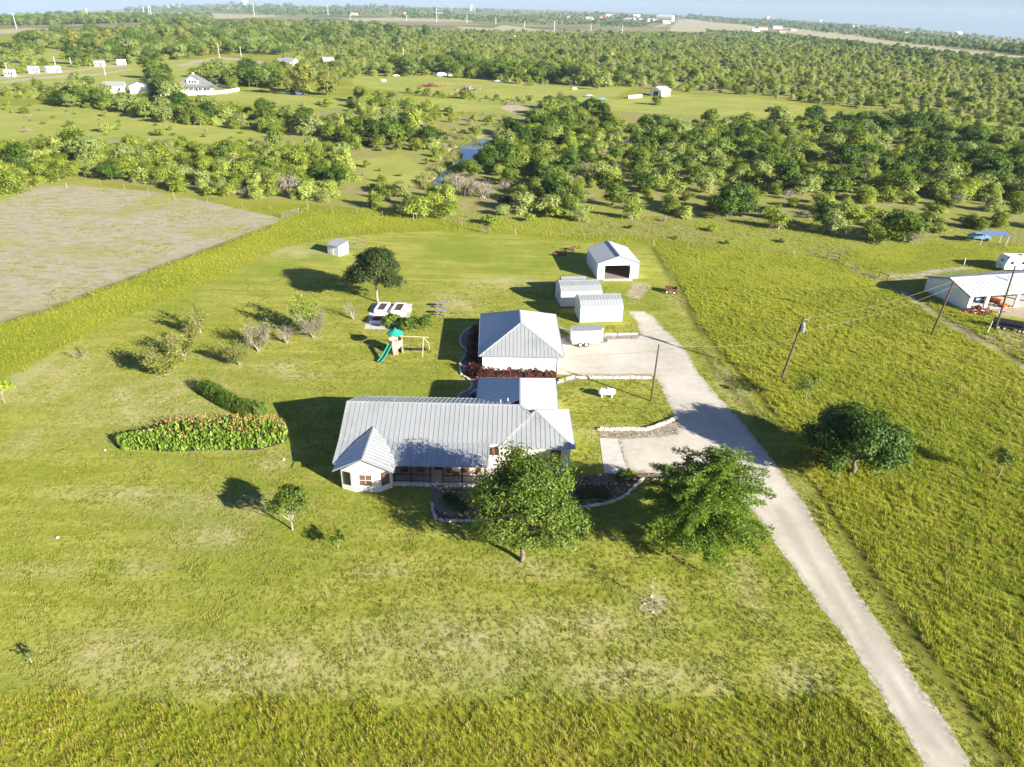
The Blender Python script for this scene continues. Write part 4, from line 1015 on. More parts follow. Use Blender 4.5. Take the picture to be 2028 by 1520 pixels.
# ------------------------------------------------------------------ storage sheds
def shed(loc, rz, label, Wd, Dp, E, R, win=None, endwin=False, roofm='roof', gambrel=True):
    t = thing('storage_shed', label, 'shed', (loc[0], loc[1], 0), rz, 'white storage sheds')
    part('skid', MB().box(.1, Wd - .1, .3, .45, 0, .16).box(.1, Wd - .1, Dp - .45, Dp - .3, 0, .16), M['wood'], t)
    w = MB().box(0, Wd, 0, Dp, .15, E)
    kz = E + (R - E) * .62; ky = Dp * .2
    prof = [(0, E), (ky, kz), (Dp / 2, R), (Dp - ky, kz), (Dp, E)] if gambrel else [(0, E), (Dp / 2, R), (Dp, E)]
    n = len(prof)
    w.add([(0, y, z - .03) for y, z in prof] + [(Wd, y, z - .03) for y, z in prof], [tuple(range(n))[::-1], tuple(range(n, 2 * n))] + [(i, i + 1, n + i + 1, n + i) for i in range(n - 1)])
    part('wall', w, M['panel_white'], t)
    rp = part('roof', trim(MB(), [(-.08, Dp / 2, R + .03), (Wd + .08, Dp / 2, R + .03)], .16, .04), M[roofm], t)
    for (y0, z0), (y1, z1) in zip(prof[:-1], prof[1:]):
        e0 = -.1 if y0 == 0 else 0; e1 = .1 if y1 == Dp else 0
        roof_face(rp, [(-.08, y0 + e0, z0 + .01), (Wd + .08, y0 + e0, z0 + .01), (Wd + .08, y1 + e1, z1 + .01), (-.08, y1 + e1, z1 + .01)], M[roofm], .46)
    ct = MB()
    for x, y in ((0, 0), (Wd, 0), (0, Dp), (Wd, Dp)): ct.beam((x, y, .16), (x, y, E), .07, .07)
    part('corner_trim', ct, M['white_trim'], t)
    if win: window(t, (win, 0, 1.45), .75, .6, -pi / 2, cross=True, pane='bluepaint')
    if endwin: window(t, (0, Dp * .45, 1.6), .6, .8, pi, cross=True)
    return t
shed((10.15, 100.3), radians(7.4), 'nearer white storage shed with a small window in its long wall', 6.5, 4.3, 2.75, 3.85, 3.15)
shed((7.5, 106.6), radians(8), 'middle white storage shed with a window in its left end', 6.6, 4.6, 2.75, 3.75, endwin=True)
shed((8.05, 112.3), radians(8), 'rear storage shed whose low grey roof shows behind the others', 4.1, 2.6, 2.2, 2.75, roofm='grey_roof', gambrel=False)

# ------------------------------------------------------------------ enclosed cargo trailer
t = thing('cargo_trailer', 'white enclosed tandem-axle cargo trailer parked beside the garage', 'trailer', (8.45, 91.6, 0), radians(7.5))
fp = [(0, 0), (3.9, 0), (4.55, 1.0), (3.9, 2.0), (0, 2.0)]
part('body', MB().prism(fp, .42, 2.38), M['white'], t)
part('roof', MB().prism([(-.03, -.03), (3.92, -.03), (4.6, 1.0), (3.92, 2.03), (-.03, 2.03)], 2.38, 2.44), M['grey_roof'], t)
tb = MB().box(2.55, 3.3, -.03, -.001, .55, 2.2); sd = part('side_door', tb, M['white_trim'], t); part('handle', MB().box(2.6, 2.7, -.06, -.03, 1.3, 1.36), M['steel'], sd)
for y, sy in ((-.02, -1), (2.02, 1)):
    for x in (1.1, 1.95):
        wh = part('wheel', MB().wheel((x, y, .35), .35, .22), M['rubber'], t); part('rim', MB().wheel((x, y + sy * .115, .35), .2, .02), M['white_trim'], wh)
    part('fender', MB().box(.6, 2.45, y - .14, y + .14, .72, .76).box(.56, .6, y - .14, y + .14, .5, .76).box(2.45, 2.49, y - .14, y + .14, .5, .76), M['white_trim'], t)
part('tongue', MB().beam((4.0, .3, .4), (5.3, 1.0, .4), .08, .1).beam((4.0, 1.7, .4), (5.3, 1.0, .4), .08, .1).tube((5.1, 1.0, 0), (5.1, 1.0, .8), .04, n=8), M['black'], t)
part('marker_strip', MB().box(.02, 3.88, -.012, 0, .44, .52), M['steel'], t)

# ------------------------------------------------------------------ propane tank
t = thing('propane_tank', 'white horizontal propane tank on the small lawn beside the driveway', 'gas tank', (11.7, 77.1, 0), radians(1))
mb = MB(); L = .78; r = .44; zc = .72
prof = [(-L - .3, .0), (-L - .27, .2), (-L - .15, .36), (-L, r), (L, r), (L + .15, .36), (L + .27, .2), (L + .3, .0)]
for (x0, r0), (x1, r1) in zip(prof[:-1], prof[1:]): mb.tube((x0, 0, zc), (x1, 0, zc), max(r0, .01), max(r1, .01), 18, False)
part('tank_body', mb, M['skin_white'], t, smooth=True)
part('dome', MB().tube((0, 0, 1.12), (0, 0, 1.3), .2, .19, 12).ball((0, 0, 1.3), .19, .19, .1, 10, 6, 0), M['domeblue'], t)
for x in (-.62, .62): part('leg', MB().box(x - .06, x + .06, -.28, .28, 0, .36), M['white_trim'], t)

# ------------------------------------------------------------------ poles and overhead lines
def pole(bpx, tpx, zt, label, r=.16):
    b = spot(*bpx); q = spot(tpx[0], tpx[1], zt)
    t = thing('utility_pole', label, 'utility pole', (b[0], b[1], 0), 0, 'utility poles')
    top = Vector((q[0] - b[0], q[1] - b[1], zt)); top.x = max(-1.6, min(1.6, top.x)); top.y = max(-.6, min(.6, top.y))
    part('post', MB().tube((0, 0, -.3), top, r, r * .72, 10), M['polewood'], t)
    return t, Vector((b[0], b[1], 0)) + top, top
p1, T1, _ = pole((1289, 795), (1305, 683), 7.5, 'brown wooden pole rising from the edge of the small lawn by the driveway', .13)
p2, T2, l2 = pole((1547, 751), (1592, 630), 8.6, 'wooden pole with grey transformer and crossarm in the right pasture', .17)
p3, T3, l3 = pole((1845, 662), (1890, 558), 8.6, 'bare dark wooden pole between the transformer pole and the neighbouring shed')
p4, T4, l4 = pole((1970, 658), (2011, 527), 10.4, 'tall grey brown pole in front of the open-fronted shed', .15)
part('transformer', MB().tube(l2 * .80 + Vector((.38, -.1, -.1)), l2 * .80 + Vector((.38, -.1, .8)), .27, .27, 14).tube(l2 * .80 + Vector((.38, -.1, .8)), l2 * .80 + Vector((.38, -.1, .95)), .2, .08, 10), M['steel'], p2)
part('bracket', MB().tube(l2 * .97, l2 * .97 + Vector((.75, .1, .05)), .05, n=6).tube(l2 * .97 + Vector((.7, .1, 0)), l2 * .97 + Vector((.7, .1, -.5)), .06, n=8).tube(l2 * .93, l2 * .93 + Vector((.5, 0, -.2)), .04), M['steel'], p2)
part('bracket', MB().tube(l4 * .97, l4 * .97 + Vector((.35, .1, 0)), .04, n=6), M['steel'], p4)
part('insulator', MB().tube(l3, l3 + Vector((0, 0, .22)), .06, .03, 8), M['steel'], p3)
def line(name, a, b, sag, label, r=.016, n=16):
    a, b = Vector(a), Vector(b); m = (a + b) / 2
    pts = [a + (b - a) * (i / n) - Vector((0, 0, sag * 4 * (i / n) * (1 - i / n))) - m for i in range(n + 1)]
    t = link(name, MB().path(pts, r, r, 4).mesh(name, M['wire']), None, m); return tag(t, label, 'power line')
line('power_line', T2 + Vector((.4, 0, 0)), T3 + Vector((0, 0, .1)), .75, 'upper wire between the transformer pole and the bare pole')
line('power_line', T2 + (T2 - T2) + Vector((-.2, 0, -1.9)), T3 + Vector((0, 0, -.9)), .75, 'lower wire between the transformer pole and the bare pole')
line('power_line', T3 + Vector((0, 0, .1)), T4 + Vector((0, 0, -.1)), .25, 'upper wire from the bare pole to the tall grey pole')
line('power_line', T3 + Vector((0, 0, -.9)), T4 + Vector((0, 0, -1.0)), .25, 'lower wire from the bare pole to the tall grey pole')
line('power_line', T1, T2 + Vector((-.45, 0, -2.9)), .6, 'wire across the driveway to the transformer pole')
line('power_line', T1, (5.2, 68.2, 4.1), .35, 'service wire from the pole down to the house roof mast', .014)
line('power_line', T4 + Vector((0, 0, -.2)), T4 + Vector((26, 7, 1)), .6, 'wire leading off past the right edge from the tall pole')

# ------------------------------------------------------------------ limestone edging, stone by stone
STONES = []
for k in range(6):
    rg_ = np.random.default_rng(k + 60); mb = MB().box(-.5, .5, -.5, .5, 0, 1)
    mb.v = [(x * (1 + rg_.uniform(-.14, .04)), y * (1 + rg_.uniform(-.2, .1)), z * (1 + rg_.uniform(-.12, .08)) if z > .1 else 0.0) for x, y, z in mb.v]
    STONES.append(mb.mesh('stone', M['limestone']))
def edging(label, pts, L=.42, wd=.3, h=.24, courses=1, name='stone_edging', cat='stone edging', jit=.03):
    t = thing(name, label, cat, (pts[0][0], pts[0][1], 0)); k = 0
    for c in range(courses):
        carry = (c % 2) * L * .5
        for (x0, y0), (x1, y1) in zip(pts[:-1], pts[1:]):
            D_ = hypot(x1 - x0, y1 - y0); s = carry
            while s < D_:
                l = L * random.uniform(.75, 1.25); f = (s + l / 2) / D_
                o = link('stone', STONES[k % 6], t, (x0 + (x1 - x0) * f - pts[0][0] + random.gauss(0, jit), y0 + (y1 - y0) * f - pts[0][1] + random.gauss(0, jit), c * h * .97))
                o.rotation_euler = (0, 0, atan2(y1 - y0, x1 - x0) + random.gauss(0, .05)); o.scale = (l * .95, wd * random.uniform(.9, 1.1), h * random.uniform(.92, 1.05)); s += l; k += 1
            carry = s - D_
    return t
def smooth(pts, k=6):
    out = []
    for i in range(len(pts) - 1):
        p0, p1, p2_, p3_ = pts[max(i - 1, 0)], pts[i], pts[i + 1], pts[min(i + 2, len(pts) - 1)]
        for j in range(k):
            t = j / k; out.append(tuple(.5 * (2 * p1[a] + (p2_[a] - p0[a]) * t + (2 * p0[a] - 5 * p1[a] + 4 * p2_[a] - p3_[a]) * t * t + (3 * p1[a] - p0[a] - 3 * p2_[a] + p3_[a]) * t ** 3) for a in (0, 1)))
    return out + [pts[-1]]
edging('curved white limestone edging around the front mulch bed', smooth(poly((855, 998), (858, 1015), (868, 1030), (900, 1033), (960, 1032), (1040, 1024), (1133, 1009), (1195, 1000), (1232, 986), (1252, 970), (1270, 952)), 4), .62, .26, .2)
edging('straight stone edging from the front bed to the gravel drive', poly((1270, 951), (1335, 949)), .6, .26, .2)
edging('low limestone retaining wall on the near side of the small lawn', smooth(poly((1183, 852), (1247, 852), (1285, 851), (1313, 841), (1339, 831)), 5), .6, .3, .17, 2)
edging('limestone retaining wall between the small lawn and the garage drive', smooth(poly((1102, 759), (1132, 750), (1160, 750), (1287, 750)), 6), .62, .3, .17, 2)
edging('white winding stone border on the left side of the garage bed', smooth(poly((934, 648), (916, 662), (912, 682), (925, 697), (911, 722), (914, 743)), 6), .4, .26, .18)
edging('white stone border curving from the garage bed towards the house back', smooth(poly((918, 746), (934, 758), (930, 772), (912, 782), (906, 795)), 6), .4, .26, .18)
edging('small stone ring around the purple flower patch', smooth(poly((928, 797), (931, 785), (938, 777), (948, 772)), 5), .36, .28, .2)
edging('short stone edging behind the cargo trailer', smooth(poly((1107, 651), (1122, 657), (1132, 664)), 4), .45, .3, .22)
edging('straight stone edging between the shed lawn and the drive', poly((1197, 663), (1268, 662)), .6, .34, .2)
for px, py, lb in [(208, 893, 'small white stone left of the flower bed'), (562, 911, 'small white stone at the edge of the house shadow'), (114, 1066, 'white rock sitting alone in the left lawn')]:
    p = spot(px, py); tag(link('white_stone', MB().ball((0, 0, .05), .17, .12, .11, 7, 5).mesh('white_stone', M['limestone']), None, (p[0], p[1], 0)), lb, 'stone')
for k, (px, py) in enumerate([(1276, 1197), (1292, 1214), (1290, 1182)]):
    p = spot(px, py); tag(link('white_stone', MB().ball((0, 0, .04), .13, .1, .08, 7, 5).mesh('white_stone', M['limestone']), None, (p[0], p[1], 0)), ['left', 'nearest', 'farthest'][k] + ' white stone in the soil ring of the leafless sapling', 'stone')

# ------------------------------------------------------------------ play tower with slide and swing
pb = spot(785, 698)
t = thing('play_tower', 'tan plastic play tower with green roof, green slide and swing beam', 'playset', (pb[0], pb[1], 0), radians(2))
R0 = .95
oct_ = [(R0 * cos(pi / 8 + i * pi / 4), R0 * sin(pi / 8 + i * pi / 4)) for i in range(8)]
w = MB()
for i in range(8):
    (x0, y0), (x1, y1) = oct_[i], oct_[(i + 1) % 8]
    mid_a = atan2((y0 + y1), (x0 + x1))
    if i in (6,):                                          # opening at ground level
        w.prism([(x0, y0), (x1, y1), (x1 * .9, y1 * .9), (x0 * .9, y0 * .9)], .95, 2.0)
    else: w.prism([(x0, y0), (x1, y1), (x1 * .9, y1 * .9), (x0 * .9, y0 * .9)], 0, 2.0)
part('tower_wall', w, M['tanplastic'], t)
part('deck', MB().prism([(x * .9, y * .9) for x, y in oct_], 1.2, 1.28), M['tanplastic'], t)
part('rim', MB().prism([(x * 1.06, y * 1.06) for x, y in oct_], 1.55, 1.66), M['tanplastic'], t)
for i in (0, 2, 4, 6): part('post', MB().tube((oct_[i][0] * .93, oct_[i][1] * .93, 2.0), (oct_[i][0] * .93, oct_[i][1] * .93, 2.95), .05, n=8), M['tanplastic'], t)
rf = MB(); n = 8; rr = [(1.18 * cos(pi / 8 + i * pi / 4), 1.18 * sin(pi / 8 + i * pi / 4), 2.9) for i in range(8)]
rf.add(rr + [(0, 0, 3.55)] + [(x * .97, y * .97, 2.82) for x, y, z in rr], [(i, (i + 1) % 8, 8) for i in range(8)] + [(9 + i, 9 + (i + 1) % 8, (i + 1) % 8, i) for i in range(8)] + [tuple(range(9, 17))[::-1]])
part('roof', rf, M['greenplastic'], t); part('roof_knob', MB().ball((0, 0, 3.58), .14, .14, .1, 8, 5), M['greenplastic'], t)
part('window', MB().prism([(.72, -.28), (.92, -.28), (.92, .2), (.72, .2)], .7, 1.15).moved(lambda p: Vector((p.x * cos(-.45) - p.y * sin(-.45) + .0, p.x * sin(-.45) + p.y * cos(-.45), p.z))), M['black'], t)
part('door_opening', MB().box(-.62, -.12, -.93, -.86, .1, .85).moved(lambda p: Vector((p.x * cos(-.38) - p.y * sin(-.38), p.x * sin(-.38) + p.y * cos(-.38), p.z))), M['black'], t)
sl = MB(); a, b = Vector((-.62, -.75, 1.5)), Vector((-1.75, -3.1, .12)); d = (b - a).normalized(); sd = d.cross(Vector((0, 0, 1))).normalized()
pts = [a, a + (b - a) * .35 + Vector((0, 0, -.05)), a + (b - a) * .75 + Vector((0, 0, -.12)), b + Vector((0, 0, .02)), b + Vector((d.x, d.y, 0)) * .35 + Vector((0, 0, .02))]
for p, q_ in zip(pts[:-1], pts[1:]):
    sl.beam(p, q_, .5, .04); sl.beam(p + sd * .27 + Vector((0, 0, .09)), q_ + sd * .27 + Vector((0, 0, .09)), .06, .2); sl.beam(p - sd * .27 + Vector((0, 0, .09)), q_ - sd * .27 + Vector((0, 0, .09)), .06, .2)
part('slide', sl, M['slide'], t)
part('ladder', MB().beam((-.2, -1.0, 0), (-.25, -.8, 1.3), .05, .05).beam((.2, -1.0, 0), (.25, -.8, 1.3), .05, .05), M['tanplastic'], t)
hx, hy = 4.0, -.2
part('swing_beam', MB().tube((.6, .2, 2.35), (hx + .5, hy + .15, 2.3), .06, n=8), M['tanplastic'], t)
for dx, dy in ((-.3, -1.15), (.55, 1.0)): part('swing_leg', MB().path([(hx - .2, hy + .02, 2.32), (hx + dx * .7, hy + dy * .7, 1.2), (hx + dx, hy + dy, 0)], .05, .05, 8), M['tanplastic'], t)
for sx in (1.5, 2.9):
    for o_ in (-.2, .2): part('chain', MB().tube((sx + o_, .08, 2.32), (sx + o_, .08, .55), .012, n=4), M['steel'], t)
    part('swing_seat', MB().box(sx - .24, sx + .24, -.02, .18, .5, .54), M['black'], t)
p = spot(822, 692); tag(link('rubber_mat', MB().box(-1.45, 1.6, -.45, .35, 0, .035).mesh('rubber_mat', M['rubber']), None, (p[0], p[1], .01)), 'black rubber mat under the swings', 'mat')

# ------------------------------------------------------------------ raised garden beds on a stone pad
sheet_struct('garden_patio', poly((721, 652), (765, 653), (790, 640), (812, 628), (817, 602), (738, 601)), .02, M['concrete'], .8, .0, 1.2)
def planter(c, lw, ll, h, label, rz):
    t = thing('raised_bed', label, 'planter', (c[0], c[1], .02), rz, 'white raised garden beds'); th = .28
    part('frame', MB().box(-lw / 2, -lw / 2 + th, -ll / 2, ll / 2, 0, h).box(lw / 2 - th, lw / 2, -ll / 2, ll / 2, 0, h).box(-lw / 2 + th, lw / 2 - th, -ll / 2, -ll / 2 + th, 0, h).box(-lw / 2 + th, lw / 2 - th, ll / 2 - th, ll / 2, 0, h), M['white_trim'], t)
    part('soil', MB().box(-lw / 2 + th, lw / 2 - th, -ll / 2 + th, ll / 2 - th, 0, h - .08), M['soil'], t)
    for k in range(4):
        y = -ll / 2 + th + (ll - 2 * th) * (k + .5) / 4
        part('cap_board', MB().box(-lw / 2 - .02, -lw / 2 + th + .02, y - .38, y + .36, h, h + .03), M['white'], t)
        part('cap_board', MB().box(lw / 2 - th - .02, lw / 2 + .02, y - .38, y + .36, h, h + .03), M['white'], t)
    return t
c1 = spot(757, 607, .6); c2 = spot(790, 608, .6); c3 = spot(748, 627, .5); c4 = spot(776, 632, .5)
planter(c1, 1.75, 3.5, .6, 'left rear white raised garden bed with dark soil', radians(-4))
planter(c2, 1.75, 3.5, .6, 'right rear white raised garden bed with dark soil', radians(-4))
planter((c3[0] + .1, c3[1] - .6), 1.9, 2.6, .5, 'front left white raised bed partly hidden by a bush', radians(-4))
planter((c4[0] + 1.4, c4[1] - .2), 1.9, 2.4, .5, 'front right white raised bed behind the bushes', radians(-4))
p = spot(807, 615); tag(link('tan_bench_block', MB().box(-.6, .6, -.35, .35, 0, .45).mesh('tan_bench_block', M['concrete']), None, (p[0], p[1], .02)), 'pale block seat at the right edge of the garden patio', 'seat')['category'] = 'seat'

# ------------------------------------------------------------------ picnic tables
def picnic(px, py, label):
    b = spot(px, py); t = thing('picnic_table', label, 'picnic table', (b[0], b[1], 0), radians(3), 'grey picnic tables')
    for i in range(5): part('table_board', MB().box(-.9, .9, -.36 + i * .15, -.225 + i * .15, .72, .76), M['greyplastic'], t)
    for y in (-.72, .60): part('bench', MB().box(-.9, .9, y, y + .13, .43, .47).box(-.9, .9, y + .15, y + .26, .43, .47), M['greyplastic'], t)
    for x in (-.62, .62):
        for s in (-1, 1): part('leg', MB().beam((x, s * .22, .72), (x, s * .72, 0), .08, .06), M['greyplastic'], t)
        part('crossbar', MB().box(x - .03, x + .03, -.7, .7, .38, .43), M['greyplastic'], t)
    return t
picnic(874, 609, 'farther of the two grey picnic tables'); picnic(874, 624, 'nearer of the two grey picnic tables')

# ------------------------------------------------------------------ chicken coop and run
t = thing('chicken_coop', 'small white metal coop with slanted roof in the back lawn', 'coop', (-35.85, 131.9, 0), radians(-31))
part('wall', MB().add([(0, 0, 0), (2.9, 0, 0), (2.9, 2.6, 0), (0, 2.6, 0), (0, 0, 1.9), (2.9, 0, 1.9), (2.9, 2.6, 2.35), (0, 2.6, 2.35)], [(3, 2, 1, 0), (4, 5, 6, 7), (0, 1, 5, 4), (1, 2, 6, 5), (2, 3, 7, 6), (3, 0, 4, 7)]), M['white'], t)
rp = part('roof', MB().beam((-.15, -.2, 1.9), (3.05, -.2, 1.9), .05, .06), M['grey_roof'], t)
roof_face(rp, [(-.15, -.2, 1.93), (3.05, -.2, 1.93), (3.05, 2.8, 2.45), (-.15, 2.8, 2.45)], M['grey_roof'], .8, rib=.02)
part('door', MB().box(.6, 1.5, -.04, 0, .05, 1.75), M['white_trim'], t)
run = thing('chicken_run', 'square wire and pole run attached to the right of the white coop', 'pen', (-32.2, 133.2, 0), radians(48))
Lr = 4.3
for x, y in ((0, 0), (Lr, 0), (Lr, Lr * .7), (0, Lr * .7), (Lr / 2, 0), (Lr / 2, Lr * .7)): part('post', MB().tube((x, y, 0), (x, y, 1.8), .045, n=6), M['redwood'] if x else M['wood'], run)
for z in (1.78, .95): part('rail', MB().beam((0, 0, z), (Lr, 0, z), .06, .06).beam((Lr, 0, z), (Lr, Lr * .7, z), .06, .06).beam((Lr, Lr * .7, z), (0, Lr * .7, z), .05, .05), M['wood'], run)
mb = MB()
for k in range(int(Lr / .3)): mb.beam((k * .3, 0, .05), (k * .3, 0, 1.75), .008, .008); mb.beam((k * .3, Lr * .7, .05), (k * .3, Lr * .7, 1.75), .008, .008)
for k in range(5): mb.beam((0, 0, .3 * k + .2), (Lr, 0, .3 * k + .2), .008, .008); mb.beam((Lr, 0, .3 * k + .2), (Lr, Lr * .7, .3 * k + .2), .008, .008)
part('wire_mesh', mb, M['steel'], run, kind='stuff')

# ------------------------------------------------------------------ rusty cart, scrap pile, gates, fences
b = spot(1328, 580)
t = thing('farm_cart', 'small rusty red flatbed cart standing in the grass right of the barn', 'cart', (b[0], b[1], 0), radians(-14))
part('bed', MB().box(-1.0, 1.0, -.7, .7, .55, .62), M['rust'], t)
for a_ in ((-1.0, -.96, -.7, .7), (.96, 1.0, -.7, .7), (-.96, .96, -.7, -.66), (-.96, .96, .66, .7)): part('side_board', MB().box(*a_, .62, .95), M['rust'], t)
for x, y in ((-.6, -.78), (-.6, .78), (.6, -.78), (.6, .78)): wh = part('wheel', MB().wheel((x, y, .3), .3, .14), M['rubber'], t); part('rim', MB().wheel((x, y + (.08 if y > 0 else -.08), .3), .15, .02), M['white_trim'], wh)
part('drawbar', MB().beam((1.0, 0, .5), (1.9, -.3, .3), .08, .08).beam((-.5, .7, .62), (-.3, .9, 1.35), .05, .05), M['rust'], t)
b = spot(1108, 506)
t = thing('red_implement', 'red farm implement lying in the barn shadow', 'implement', (b[0], b[1], 0), radians(10))
part('frame', MB().beam((-1.3, 0, .4), (1.3, 0, .4), .14, .14).beam((-1, -.5, .35), (1, -.5, .35), .1, .1).beam((0, -.5, .4), (0, 1.3, .5), .1, .1), M['redpaint'], t)
for x in (-1, -.33, .33, 1): part('disc', MB().wheel((x, -.5, .28), .28, .04, 12, (1, .25, 0)), M['rust'], t)
def junk(name, label, px, py, n, w_, mats, hmax, cat, sc=1.0, stuffy=True):
    b = spot(px, py); t = thing(name, label, cat, (b[0], b[1], 0)); rg_ = np.random.default_rng(int(px + py * 3))
    for m in mats:
        mb = MB()
        for i in range(n // len(mats)):
            a = rg_.uniform(0, 2 * pi); r = w_ * abs(rg_.normal()) * .45; z = max(.04, hmax * (1 - r / w_) * rg_.uniform(.1, 1)); c = Vector((cos(a) * r * 1.3, sin(a) * r * .8, z)); d = Vector(rg_.normal(size=3)); d.z *= .35; d.normalize()
            L_ = rg_.uniform(.2, .9) * sc; mb.beam(c - d * L_, c + d * L_, rg_.uniform(.04, .22) * sc, rg_.uniform(.03, .12) * sc)
        part('debris', mb, M[m], t, kind='stuff')
    return t
junk('scrap_wood_pile', 'heap of grey brown boards behind the left side of the barn', 1130, 495, 36, 2.0, ['wood', 'rust'], .5, 'scrap pile')
junk('brush_pile', 'reddish brown brush pile in the far pasture', 852, 172, 90, 7, ['redwood', 'rust'], 1.6, 'brush pile', 3)
junk('brush_pile', 'grey brown brush pile right of the reddish one', 925, 179, 90, 7, ['wood', 'twig'], 1.8, 'brush pile', 3)
junk('dead_limb_pile', 'jumble of fallen branches beside the creek meadow', 1010, 207, 50, 4, ['twig', 'wood'], 1.0, 'brush pile', 2.2)

def hbrace(px0, px1, py0, py1, label, mat='wood', hh=1.5, rails=2):
    a, b = spot(px0, py0), spot(px1, py1); t = thing('fence_brace', label, 'fence', (a[0], a[1], 0)); d = Vector((b[0] - a[0], b[1] - a[1], 0))
    for p in (Vector(), d): part('post', MB().tube(p + Vector((0, 0, -.1)), p + Vector((0, 0, hh)), .11, n=8), M[mat], t)
    for k in range(rails): part('rail', MB().beam(Vector((0, 0, hh * (.85 - k * .4))), d + Vector((0, 0, hh * (.85 - k * .4))), .12, .12), M[mat], t)
hbrace(1638, 1662, 513, 517, 'dark wooden fence brace where the pasture fence bends, near the woods', 'wood', 1.5)
hbrace(952, 968, 461, 463, 'pale wooden H-shaped fence brace at the back of the yard', 'wood', 1.7, 1)
hbrace(1741, 1757, 550, 557, 'short wooden fence brace left of the open-fronted shed', 'wood', 1.2, 1)
a, b = spot(560, 433), spot(592, 424)
t = thing('farm_gate', 'grey tubular gate at the corner of the ploughed field', 'gate', (a[0], a[1], 0)); d = Vector((b[0] - a[0], b[1] - a[1], 0))
part('post', MB().tube((0, 0, 0), (0, 0, 1.5), .1), M['wood'], t); part('post', MB().tube(d, d + Vector((0, 0, 1.5)), .1), M['wood'], t)
for k in range(5): part('bar', MB().tube(Vector((0, 0, .3 + k * .24)), d + Vector((0, 0, .3 + k * .24)), .03, n=5), M['steel'], t)
part('brace_rail', MB().tube(d, d * 1.5 + Vector((0, 0, 1.0)), .05), M['wood'], t)

def fence(label, pts, step, h=1.3, r=.05, mat='wood', wires=3, pale=None, group=None):
    t = thing('wire_fence', label, 'fence', (pts[0][0], pts[0][1], 0)); O_ = Vector((pts[0][0], pts[0][1], 0)); k = 0
    posts = []
    for (x0, y0), (x1, y1) in zip(pts[:-1], pts[1:]):
        L_ = hypot(x1 - x0, y1 - y0); n = max(1, round(L_ / step))
        for i in range(n): posts.append(Vector((x0 + (x1 - x0) * i / n, y0 + (y1 - y0) * i / n, 0)) - O_)
    posts.append(Vector((*pts[-1], 0)) - O_)
    big = MB().tube((0, 0, -.1), (0, 0, h), r * 1.4, n=6).mesh('post', M['bark_pale' if pale else mat]); sm = MB().tube((0, 0, -.1), (0, 0, h), r * .8, n=5).mesh('post', M['bark_pale' if pale else mat])
    for i, p in enumerate(posts):
        o = link('post', big if i % 4 == 0 else sm, t, p); o.rotation_euler = (random.gauss(0, .04), random.gauss(0, .04), 0)
    for k in range(wires):
        part('wire', MB().path([p + Vector((0, 0, h * (.35 + .3 * k))) for p in posts], .008, .008, 3), M['wire'], t)
    return t
fence('wire fence with pale posts along the back of the mown yard', poly((610, 415), (758, 430), (881, 442), (952, 461), (1090, 471), (1226, 482), (1363, 493), (1507, 501), (1638, 513)), 7, 1.4, .05, pale=True)
fence('sagging wire fence between the pasture and the neighbouring shed', poly((1662, 517), (1741, 552), (1800, 582), (1880, 640), (1955, 680), (2028, 725), (2120, 780)), 6, 1.2, .05)
fence('low old wire fence along the near edge of the ploughed field', poly((-120, 690), (0, 638), (100, 611), (200, 571), (300, 534), (400, 497), (500, 460), (558, 434)), 9, 1.0, .045)
fence('fence with short posts along the far edge of the ploughed field', poly((592, 424), (480, 412), (345, 392), (200, 368), (63, 378)), 9, 1.3, .05, pale=True)
for px0, py0, px1, py1, h_, lb in [(1955, 661, 1966, 636, 2.1, 'pale leaning stake beside the tall grey pole'), (2020, 692, 2032, 668, 2.0, 'dark leaning stake at the right edge of the pasture'), (1909, 526, 1913, 511, 1.5, 'short white post beside the travel trailer shadow'), (1985, 492, 1993, 468, 3.2, 'left wooden post near the blue canopy'), (2000, 488, 2004, 470, 2.8, 'middle wooden post near the blue canopy'), (2014, 488, 2018, 472, 2.6, 'right wooden post near the blue canopy')]:
    b = spot(px0, py0); q_ = spot(px1, py1, h_); d = Vector((max(-.6, min(.6, q_[0] - b[0])), max(-.3, min(.3, q_[1] - b[1])), h_))
    tag(link('stake', MB().tube((0, 0, -.1), d, .07, .06, 6).mesh('stake', M['wood' if 'wood' in lb or 'dark' in lb else 'white_trim']), None, (b[0], b[1], 0)), lb, 'post')

# ------------------------------------------------------------------ neighbour's open-fronted shed
t = thing('open_shed', 'long white open-fronted metal shed with pale grey roof at the right edge', 'shed', (74.0, 109.3, 0), radians(13))
BL, DP = 34.0, 9.6
w = MB().add([(0, 0, 0), (0, DP, 0), (0, DP, 2.6), (0, DP / 2, 4.0), (0, 0, 2.6), (.12, 0, 0), (.12, DP, 0), (.12, DP, 2.6), (.12, DP / 2, 4.0), (.12, 0, 2.6)], [(0, 1, 2, 3, 4)[::-1], (5, 6, 7, 8, 9), (0, 4, 9, 5), (1, 6, 7, 2), (0, 5, 6, 1)])
part('wall', w, M['panel_white'], t)
part('back_wall', MB().box(.12, BL, DP - .1, DP, 0, 2.6), M['white'], t)
part('floor', MB().box(.12, BL, .1, DP - .1, 0, .03), M['concrete'], t)
rp = part('roof', trim(MB(), [(-.3, DP / 2, 4.06), (BL, DP / 2, 4.06)], .3, .05), M['roof_white'], t)
roof_face(rp, [(-.3, -.4, 2.55), (BL, -.4, 2.55), (BL, DP / 2, 4.02), (-.3, DP / 2, 4.02)], M['roof_white'], 1.0, rib=.03)
roof_face(rp, [(-.3, DP + .4, 2.55), (BL, DP + .4, 2.55), (BL, DP / 2, 4.02), (-.3, DP / 2, 4.02)], M['roof_white'], 1.0, rib=.03)
part('rake_trim', trim(MB(), [(-.33, -.42, 2.48), (-.33, DP / 2, 3.95), (-.33, DP + .42, 2.48)], .05, .16), M['black'], t)
